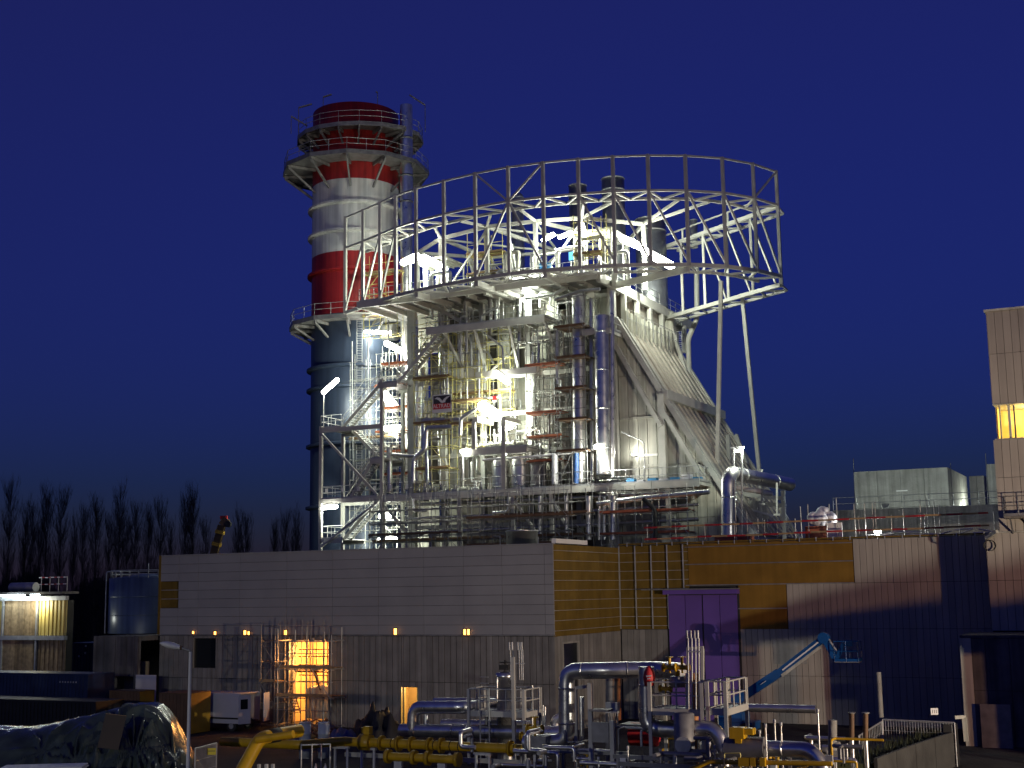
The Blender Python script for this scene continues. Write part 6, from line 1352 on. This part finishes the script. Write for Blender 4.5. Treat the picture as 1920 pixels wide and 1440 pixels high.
# ================================================================== TARPAULIN PILE
b = MB(); vs = []; n_, m_ = 260, 120
def sstep(x): x = max(0, min(1, x)); return x * x * (3 - 2 * x)
TIES = ((.787, .31, 7, .3, 1.35), (.90, .44, 5, 1.0, 1.1), (.70, .45, 4, 2.0, .9), (.60, .28, 5, 1.9, 1.1), (.47, .36, 4, 2.2, .8), (.92, .24, 6, .3, 1.0), (.67, .18, 5, .8, 1.0))
for j in range(m_ + 1):
    for i in range(n_ + 1):
        s_, t_ = i / n_, j / m_
        X = -27.0 + 13.2 * s_; Y = 57.0 + 8.0 * t_
        ridge = 2.55 + .95 * sstep((s_ - .35) / .4)
        right = 1 - sstep((s_ - .80) / .2)
        front = sstep(t_ / .62) ** .8; back = 1 - sstep((t_ - .75) / .25)
        z = ridge * (right if s_ > .8 else 1) * front * back
        f = 0
        for (cx, cy, n0, ph, am) in TIES:
            dx, dy = (s_ - cx) * 13.2, (t_ - cy) * 8.0; r_ = math.hypot(dx, dy); an = math.atan2(dy, dx)
            wv = math.cos(an * n0 + ph + 1.3 * noise.noise((dx * .8, dy * .8, cx * 9)))
            f += .34 * am * math.exp(-(r_ / 1.25) ** 2) * sstep(r_ / .7) * (1 - 2 * abs(wv) ** .7) - .16 * am * math.exp(-(r_ / .45) ** 2)
        f += .16 * noise.noise((X * .55, Y * .55, 2)) + .035 * noise.noise((X * 2.2, Y * 1.4, 5)) + .05 * (abs(noise.noise((X * 1.3 + Y * .6, Y * .45, 7))) ** .7)
        vs.append((X, Y, max(.0, z + f * min(1, z / .6))))
b.face_block(vs, [(j * (n_ + 1) + i, j * (n_ + 1) + i + 1, (j + 1) * (n_ + 1) + i + 1, (j + 1) * (n_ + 1) + i) for j in range(m_) for i in range(n_)], True)
tag(b.build('tarpaulin_pile', TARP), 'large pile covered by a wrinkled shiny dark tarpaulin', 'covered pile')
cdp = Pd(211, 1395, 57.2); cdz = thing('cardboard_sheet', 'brown board showing through the gap in the dark tarpaulin', 'board', Vector((cdp.x, cdp.y, 0)))
M_ = Matrix.Translation(Pd(210, 1372, 58.6)) @ Matrix.Rotation(.12, 4, 'Y') @ Matrix.Rotation(-.35, 4, 'X') @ Matrix.Diagonal((.9, .03, 1.45, 1)); put('board_face', prim('cube', CARD), M_, cdz); put('board_edge', prim('cube', PLANK), M_ @ Matrix.Translation((0, 0, .505)) @ Matrix.Diagonal((1.0, 1.2, .012, 1)), cdz)
wb = thing('white_board_stack', 'stack of pale blue-white boards at the foot of the tarpaulin pile', 'boards', Pd(80, 1445, 55))
for k in range(4): put('board', prim('cube', SIGNW), Matrix.Translation(Pd(80, 1437, 55) + Vector((ru(-.1, .1), 0, -.07 * k))) @ Matrix.Rotation(.1, 4, 'Z') @ Matrix.Diagonal((3.2, 1.2, .05, 1)), wb)

# ================================================================== small pipework tangle of the gas skid
random.seed(77)
for k in range(44):
    x = ru(1085, 1590) if k % 4 else ru(870, 1060); V = ru(48.5, 57.5); y = ru(1375, 1440); p = Pv(x, y, V); u, v, z = uvz(p); z = max(.25, min(2.0, z)); pts_ = [W(u, v, z)]
    for j in range(random.choice((2, 3, 4))):
        ax = (j + k) % 3
        if ax == 0: u += random.choice((-1, 1)) * ru(.5, 2.2)
        elif ax == 1: z = max(.2, min(2.6, z + random.choice((-1, 1)) * ru(.4, 1.2)))
        else: v += random.choice((-1, 1)) * ru(.4, 1.4)
        if (W(u, v, z) - pts_[-1]).length > .15: pts_.append(W(u, v, z))
    if len(pts_) < 2: continue
    mt = (ALU, DGALV, ALU, YELLOW, GALV, DGALV)[k % 6]; kind = 'yellow' if mt is YELLOW else 'silver' if mt is ALU else 'dull grey'
    tpipe('bent %s small-bore pipe in the gas skid tangle' % kind, pts_, ru(.035, .11), mt, group='small %s pipes of the gas skid' % kind, n=8, name='skid_pipe')
for k in range(16):
    x = ru(1100, 1560); V = ru(49, 56); u = ux(x, 1400, V); mt = (YELLOW, DGALV, ALU)[k % 3]
    valve('%s handwheel valve among the small skid pipes' % ('yellow' if mt is YELLOW else 'dull grey' if mt is DGALV else 'silver'), u, V, ru(.1, 1.0), mt, ru(.5, .8), '%s skid valves' % ('yellow' if mt is YELLOW else 'grey' if mt is DGALV else 'silver'))
for k in range(8):
    x = ru(1090, 1580); V = ru(50, 57); u = ux(x, 1400, V); h = ru(1.0, 2.0); t = thing('instrument_stand', 'small instrument box on a thin stand in the gas skid', 'instrument', W(u, V, 0), 'instrument stands of the gas skid')
    rod('stand', W(u, V, 0), W(u, V, h), .03, GALV, t, 8); boxp('instrument_box', u - .13, u + .13, V - .1, V + .08, h, h + .3, GALV if k % 2 else SIGNW, t)

# ================================================================== LEFT: timber cabins, containers, tank, trees, crane
VCb = 74.0
def ucx(x): return ux(x, 1180, VCb)
cabn = thing('timber_cabin', 'two-storey timber-clad site cabin with a lit yellow upper bay', 'building', W(ucx(60), VCb + 2, 0))
zr, zm1, zm0, zg = zx(60, 1126, VCb), zx(60, 1192, VCb), zx(60, 1200, VCb), zx(60, 1258, VCb)
uE = ucx(122); 
def bay(u0, u1, z0, z1, mt, n, nm='cladding_plank', dep=.0):
    for k in range(n): boxp(nm, u0 + (u1 - u0) * k / n + .008, u0 + (u1 - u0) * (k + 1) / n - .008, VCb + dep + ru(-.01, .01) + (.07 * (k % 2) if dep else 0), VCb + dep + .16, z0, z1, mt, cabn)
bay(ucx(8), ucx(66), zm1 + .02, zr - .02, TIMBER, 11); bay(ucx(72), uE - .02, zm1 + .02, zr - .02, YSHEET, 14, 'corrugated_rib', .02)
bay(ucx(1), ucx(64), zg, zm0 - .02, TIMBER, 12); bay(ucx(72), uE - .02, zg, zm0 - .02, TIMBER, 12, 'cladding_plank', .02); bay(ucx(-40), ucx(3), zm1 + .02, zr - .02, YSHEET, 6); bay(ucx(-60), ucx(-2), zg, zm0 - .02, TIMBER, 10)
boxp('cabin_core', ucx(-60), uE - .1, VCb + .2, VCb + .9, 0, zr, BLACK, cabn)
for z0, z1 in ((zm0, zm1), (zr, zr + .3)): boxp('floor_band', ucx(-60), uE + .05, VCb - .12, VCb + .2, z0, z1, GALV, cabn)
for x in (5, 69): boxp('corner_post', ucx(x) - .07, ucx(x) + .07, VCb - .1, VCb + .05, zg, zr, GALV, cabn)
boxp('base_wall', ucx(-60), uE, VCb - .02, VCb + .15, 0, zg - .01, DCONC, cabn)
boxp('flat_roof', ucx(-60), uE + .05, VCb - .5, VCb + 1.2, zr + .45, zr + .62, DCONC, cabn)
rr_ = thing('roof_railing', 'red and white railing on the timber cabin roof', 'railing', W(ucx(90), VCb + 1, zr + .6))
for lv in (.55, 1.05):
    for k in range(9): boxp('rail_piece', ucx(54) + k * .3, ucx(54) + k * .3 + .29, VCb + .8, VCb + .84, zr + .6 + lv, zr + .66 + lv, RED if k % 2 else SIGNW, rr_)
for k in range(4): rod('rail_post', W(ucx(58) + k * .85, VCb + .85, zr + .62), W(ucx(58) + k * .85, VCb + .85, zr + 1.75), .025, GALV, rr_, 6)
cl = thing('cabin_lamp', 'long white tube lamp under the timber cabin roof edge', 'lamp', W(ucx(30), VCb - .4, zr + .3))
for a_, c_ in ((2, 50), (62, 78)): rod('tube', W(ucx(a_), VCb - .35, zr + .42), W(ucx(c_), VCb - .35, zr + .42), .06, LTUBEC, cl, 8)
boxp('batten', ucx(0), ucx(80), VCb - .45, VCb - .25, zr + .485, zr + .52, GALV, cl) if False else None
lamp_light(cl, W(ucx(36), VCb - 1.3, zr + .2), 140, (.85, .95, 1), .15); lamp_light(cl, W(ucx(76), VCb - .7, zr - .3), 170, (1, .97, .75), .1)
tk0 = thing('roof_tank', 'low pale tank on the timber cabin roof', 'tank', W(ucx(8), VCb + 2, zr + .62)); rod('shell', W(ucx(-20), VCb + 2, zr + 1.0), W(ucx(26), VCb + 2, zr + 1.0), .36, GALV, tk0, 16); boxp('saddle', ucx(0) - .2, ucx(0) + .2, VCb + 1.8, VCb + 2.2, zr + .62, zr + .7, DGALV, tk0)
def container(label, u0, u1, v0, v1, z0, z1, CBLUE=CBLUE):
    t = thing('shipping_container', label, 'container', W((u0 + u1) / 2, v0, z0)); b = MB(); n = int((u1 - u0) / .15)
    for k in range(n):
        a_ = u0 + (u1 - u0) * k / n; c_ = u0 + (u1 - u0) * (k + 1) / n; d_ = .04 if k % 2 else 0
        b.boxp(a_, c_, v0 + d_, v0 + .08, z0 + .15, z1 - .12)
    b.build('corrugated_side', CBLUE, t); boxp('box_core', u0 + .02, u1 - .02, v0 + .09, v1, z0 + .1, z1 - .02, CBLUE, t)
    for z in (z0, z1 - .12): boxp('rail', u0, u1, v0 - .02, v0 + .085, z, z + .12, CBLUE, t)
    for u in (u0, u1 - .12): boxp('corner_post', u, u + .12, v0 - .025, v0 + .08, z0 + .121, z1 - .121, CBLUE, t)
    return t
t = container('dark blue container low before the timber cabin', ux(-60, 1290, 66), ux(165, 1290, 66), 66, 68.4, 0, zx(60, 1262, 66))
for k in range(7): u_ = ux(112 + k * 5, 1278, 66); boxp('stencil_mark', u_, u_ + .1, 65.97, 65.978, zx(112, 1280, 66), zx(112, 1277, 66), GALV, t)
t = container('dark blue container behind, between cabin and concrete block', ux(126, 1225, 80), ux(176, 1225, 80), 80, 82.4, 0, zx(150, 1205, 80))
for x, y in ((160, 1213), (159, 1226), (147, 1232)): u_ = ux(x, y, 80); boxp('reflector', u_, u_ + .16, 79.95, 79.972, zx(x, y, 80), zx(x, y, 80) + .14, SIGNW, t)
container('long dark container beside the tarpaulin pile', ux(-60, 1330, 62), ux(180, 1330, 62), 62, 64.4, 0, zx(60, 1312, 62), CBLACK)
# tank on its concrete base
VTk = 76.0; uT0, uT1 = ux(193, 1130, VTk), ux(303, 1130, VTk); rT = (uT1 - uT0) / 2 * 1.0; cT = W((uT0 + uT1) / 2 + .15, VTk + 1.5, 0)
tk = thing('storage_tank', 'round dark blue storage tank with a top railing', 'tank', cT)
zT0, zT1 = 5.75, zx(245, 1084, VTk)
b = MB(); b.lathe(cT, [(rT, zT0), (rT, zT1), (0, zT1 + .35)], 48); b.build('shell', TANKB, tk)
for k in (.33, .66): z = zT0 + (zT1 - zT0) * k; b = MB(); b.lathe(cT, [(rT + .001, z - .05), (rT + .03, z), (rT + .001, z + .05)], 48); b.build('weld_band', TANKB, tk)
railing([cT + Vector((math.cos(a_) * (rT - .1), math.sin(a_) * (rT - .1), zT1)) for a_ in [math.radians(-180 + 15 * k) for k in range(25)]], tk, GALV, .55, .8, False)
pL = cT + Vector((-rT - .15, -.6, 0)); pipe('vent_pipe', [pL + ZZ * 5.75, pL + ZZ * (zT1 + .5), pL + Vector((1.0, .2, zT1 + .5)), pL + Vector((1.0, .2, zT1 + .1))], .05, GALV, tk, 8, 3); rod('roof_nozzle', cT + ZZ * (zT1 + .3), cT + ZZ * (zT1 + 1.1), .04, GALV, tk, 6)
bsb = thing('block_house', 'dark concrete block house carrying the blue tank', 'building', W(-65, 72, 0))
u0, u1 = ux(174, 1250, 71), UL0 - .2; hole = (ux(214, 1280, 71), ux(250, 1280, 71), .9, zx(230, 1268, 71))
for a_, c_, s0, s1 in cut_rects(u0, u1, 0, 5.72, [hole], [u0 + (u1 - u0) * k / 4 for k in range(5)]): boxp('concrete_panel', a_ + .012, c_ - .012, 71 + ru(-.01, .01), 71.3, s0, s1, DCONC, bsb)
boxp('roof', u0, u1, 71.31, 81.5, 5.4, 5.72, DCONC, bsb); boxp('side_wall', u0, u0 + .2, 71.31, 81.5, 0, 5.39, DCONC, bsb)
boxp('recess_back', hole[0] - .2, hole[1] + .2, 72.2, 72.3, 0, 4, INT, bsb)
for k in range(2): o = boxp('white_sheet', ux(252, 1290, 70.6), ux(290, 1290, 70.6), 70.6 + k * .1, 70.65 + k * .1, 1.2 if k else 0, 3.2 if k else 1.1, VANW if k else CBLUE, bsb)
# crane mast tip
cr_ = thing('crane_boom', 'tilted dark yellow telescopic boom tip above the low hall roof', 'crane', Pd(398, 1200, 118))
c0, c1 = Pd(402, 1036, 118), Pd(416, 985, 118); dd = (c1 - c0).normalized(); bar('boom', c0 - dd * 30 * .35, c1, .65, .6, CRANEY, cr_); bar('boom_tip', c1, c1 + dd * .6 + Vector((.3, 0, 0)), .55, .6, BROWN, cr_)
for k in (.3, .75): bar('boom_collar', c0 + (c1 - c0) * k - dd * .15, c0 + (c1 - c0) * k + dd * .15, .78, .72, CRATEY, cr_)
put('red_hook_block', prim('cube', REDP), Matrix.Translation(c1 + dd * .7) @ Matrix.Diagonal((.6, .5, .3, 1)), cr_); rod('sheave', c1 + Vector((.55, -.3, .1)), c1 + Vector((.55, .3, .1)), .28, BLACK, cr_, 14)
bs_ = c0 - dd * 10.5; put('carrier', prim('cube', CRANEY), Matrix.Translation(Vector((bs_.x, bs_.y, 1.5))) @ Matrix.Diagonal((3, 8, 2.4, 1)), cr_)
# poplars
PV_ = []
def poplar_mesh(seed, H):
    random.seed(seed); b = MB(); tr = MB()
    tr.rod(Vector((0, 0, 0)), Vector((0, 0, H * .55)), .14, 7, .06); tr.rod(Vector((0, 0, H * .55)), Vector((ru(-.2, .2), 0, H)), .06, 6, .01)
    for k in range(150):
        t_ = ru(.06, .95); z0 = H * t_; a_ = ru(0, TP); L = H * ru(.10, .24) * (1.1 - .6 * t_); o_ = L * ru(.14, .34)
        p = Vector((0, 0, z0)); q = p + Vector((math.cos(a_) * o_, math.sin(a_) * o_, L * .55)); r_ = q + Vector((math.cos(a_) * o_ * .35, math.sin(a_) * o_ * .35, L * .6))
        tr.rod(p, q, .016, 3, .011); tr.rod(q, r_, .011, 3, .005)
        for m_ in range(24):
            s_ = p + (q - p) * ru(.3, 1) if rnd() < .5 else q + (r_ - q) * ru(0, 1); e = s_ + Vector((ru(-.5, .5), ru(-.5, .5), ru(.5, 1.5))); w_ = Vector((ru(-1, 1), ru(-1, 1), 0)).normalized() * ru(.006, .013)
            b.face_block([s_ - w_, s_ + w_, e], [(0, 1, 2)])
    return tr, b
def mesh_of(mbx, name):
    me = bpy.data.meshes.new(name); me.from_pydata([tuple(v) for v in mbx.v], [], mbx.f); me.update(); me.materials.append(BARK); return me
VARS = []
for s_ in range(4):
    tr, tw = poplar_mesh(100 + s_, 20.0); VARS.append((mesh_of(tr, 'poplar_trunk'), mesh_of(tw, 'poplar_crown')))
random.seed(21)
spots = [(20, 915), (50, 950), (62, 955), (90, 925), (117, 930), (140, 975), (158, 960), (182, 945), (205, 975), (226, 920), (255, 955), (280, 960), (302, 950), (320, 985), (349, 940), (362, 925), (385, 985), (447, 965), (462, 975), (515, 985), (535, 972), (555, 965), (-20, 930), (75, 985), (240, 985)]
for i, (x, yt) in enumerate(spots):
    d_ = 175 + ru(-12, 14); p = Pd(x, yt, d_); H_ = p.z; base = Vector((p.x, p.y, 0)); s_ = H_ / 20.0
    t = thing('poplar_tree', 'bare tall poplar in the dark row beyond the yard', 'tree', base, 'poplars behind the yard')
    M_ = Matrix.Translation(base) @ Matrix.Rotation(ru(0, TP), 4, 'Z') @ Matrix.Diagonal((s_ * ru(.8, 1.15), s_ * ru(.8, 1.15), s_, 1)); va_ = VARS[i % 4]
    put('trunk', va_[0], M_, t); put('crown', va_[1], M_, t)
# dark far wood behind the poplars
b = MB(); random.seed(5)
for k in range(26000):
    x = ru(-140, 620); d_ = ru(205, 240); p = Pd(x, 1100, d_); hmax = 9.5 + 3.5 * noise.noise((x * .012, 0, 0)) + 2.0 * noise.noise((x * .05, 3, 0)); hb = ru(0, hmax) ; L = ru(1.0, 3.2)
    w_ = Vector((ru(-1, 1), ru(-1, 1), 0)).normalized() * ru(.1, .5) * (1.3 - hb / hmax); s_ = Vector((p.x, p.y, hb)); b.face_block([s_ - w_, s_ + w_, s_ + Vector((ru(-.5, .5), 0, L))], [(0, 1, 2)])
wd_ = b.build('far_wood', BARK); wd_['kind'] = 'stuff'; wd_['label'] = 'dark bare wood forming the low skyline on the left'; wd_['category'] = 'wood'

# ================================================================== SITE FLOODLIGHTS outside the picture: they light the walls and the skid
def mast(label, base, h, heads):
    t = thing('floodlight_mast', label, 'floodlight mast', base)
    rod('mast', base, base + ZZ * (h + .6), .12, GALV, t, 10)
    for dz_, cl_, pw, mt, r_, aim, cone in heads:
        p = base + ZZ * dz_ + (UU * -.6 - VV * .7 if mt is LSODIUM else UU * 0); d_ = (aim - p).normalized(); M_, L_ = frame(p, p + d_)
        put('lamp_head', prim('cube', DGALV), Matrix.Translation(p - d_ * .2) @ M_.to_3x3().to_4x4() @ Matrix.Diagonal((.7, .5, .3, 1)), t); put('lamp_glass', prim('cube', mt), Matrix.Translation(p - d_ * .03) @ M_.to_3x3().to_4x4() @ Matrix.Diagonal((.6, .4, .03, 1)), t)
        ld = bpy.data.lights.new('floodlight', 'SPOT'); ld.energy = pw; ld.color = cl_; ld.shadow_soft_size = r_; ld.spot_size = math.radians(cone); ld.spot_blend = .3 if cone == 48 else .6
        Ml = Matrix.Translation(p + d_ * .15) @ (-d_).to_track_quat('Z', 'Y').to_matrix().to_4x4(); put('floodlight', ld, Ml, t)
    return t
LR = W(22.8, 44.5, 0)
mast('floodlight mast with white and sodium lamps right of the yard', LR, 5.2, [(4.5, (1, .93, .80), 40000, LTUBE, .12, W(-22, 76, 1), 78), (4.63, (1, .52, .24), 21000, LSODIUM, .12, W(-22, 76, 1), 78)])
pa, pbn = W(4.2, 59.7, 0), W(16.9, 50.7, 0); db = pbn - pa
gd = thing('shadow_girder', 'unseen steel girder shading a band of the hall wall', 'pipe bridge', pbn)  # unseen beam set between lamp and hall wall to cast its shadow band
bar('girder', pa - db * .28 + ZZ * 4.93, pbn + db * .2 + ZZ * 4.93, .3, .55, STEEL, gd)
for k in (.1, 1.15): p = pa + db * k; bar('leg', p, p + ZZ * 4.65, .25, .25, STEEL, gd, VV)
mast('tall cool floodlight mast behind the viewpoint on the left', Vector((-34, -8, 0)), 13, [(13, (1.0, .98, .88), 23000, LTUBEC, .3, Vector((-27.2, 21.2, 1.5)), 48), (13.5, (1, .95, .9), 46000, LTUBEC, .3, Vector((SX - 5, SY, 47)), 13)])  # the narrow upper head is added to brighten the stack

for k in range(2):  # unseen stack added to keep the lamplight off the annex front
    t = container(['lower unseen container added to shade the annex', 'upper unseen container added to shade the annex'][k], 4.65, 16.8, 61.2, 63.6, 2.6 * k, 2.6 * k + 2.598)
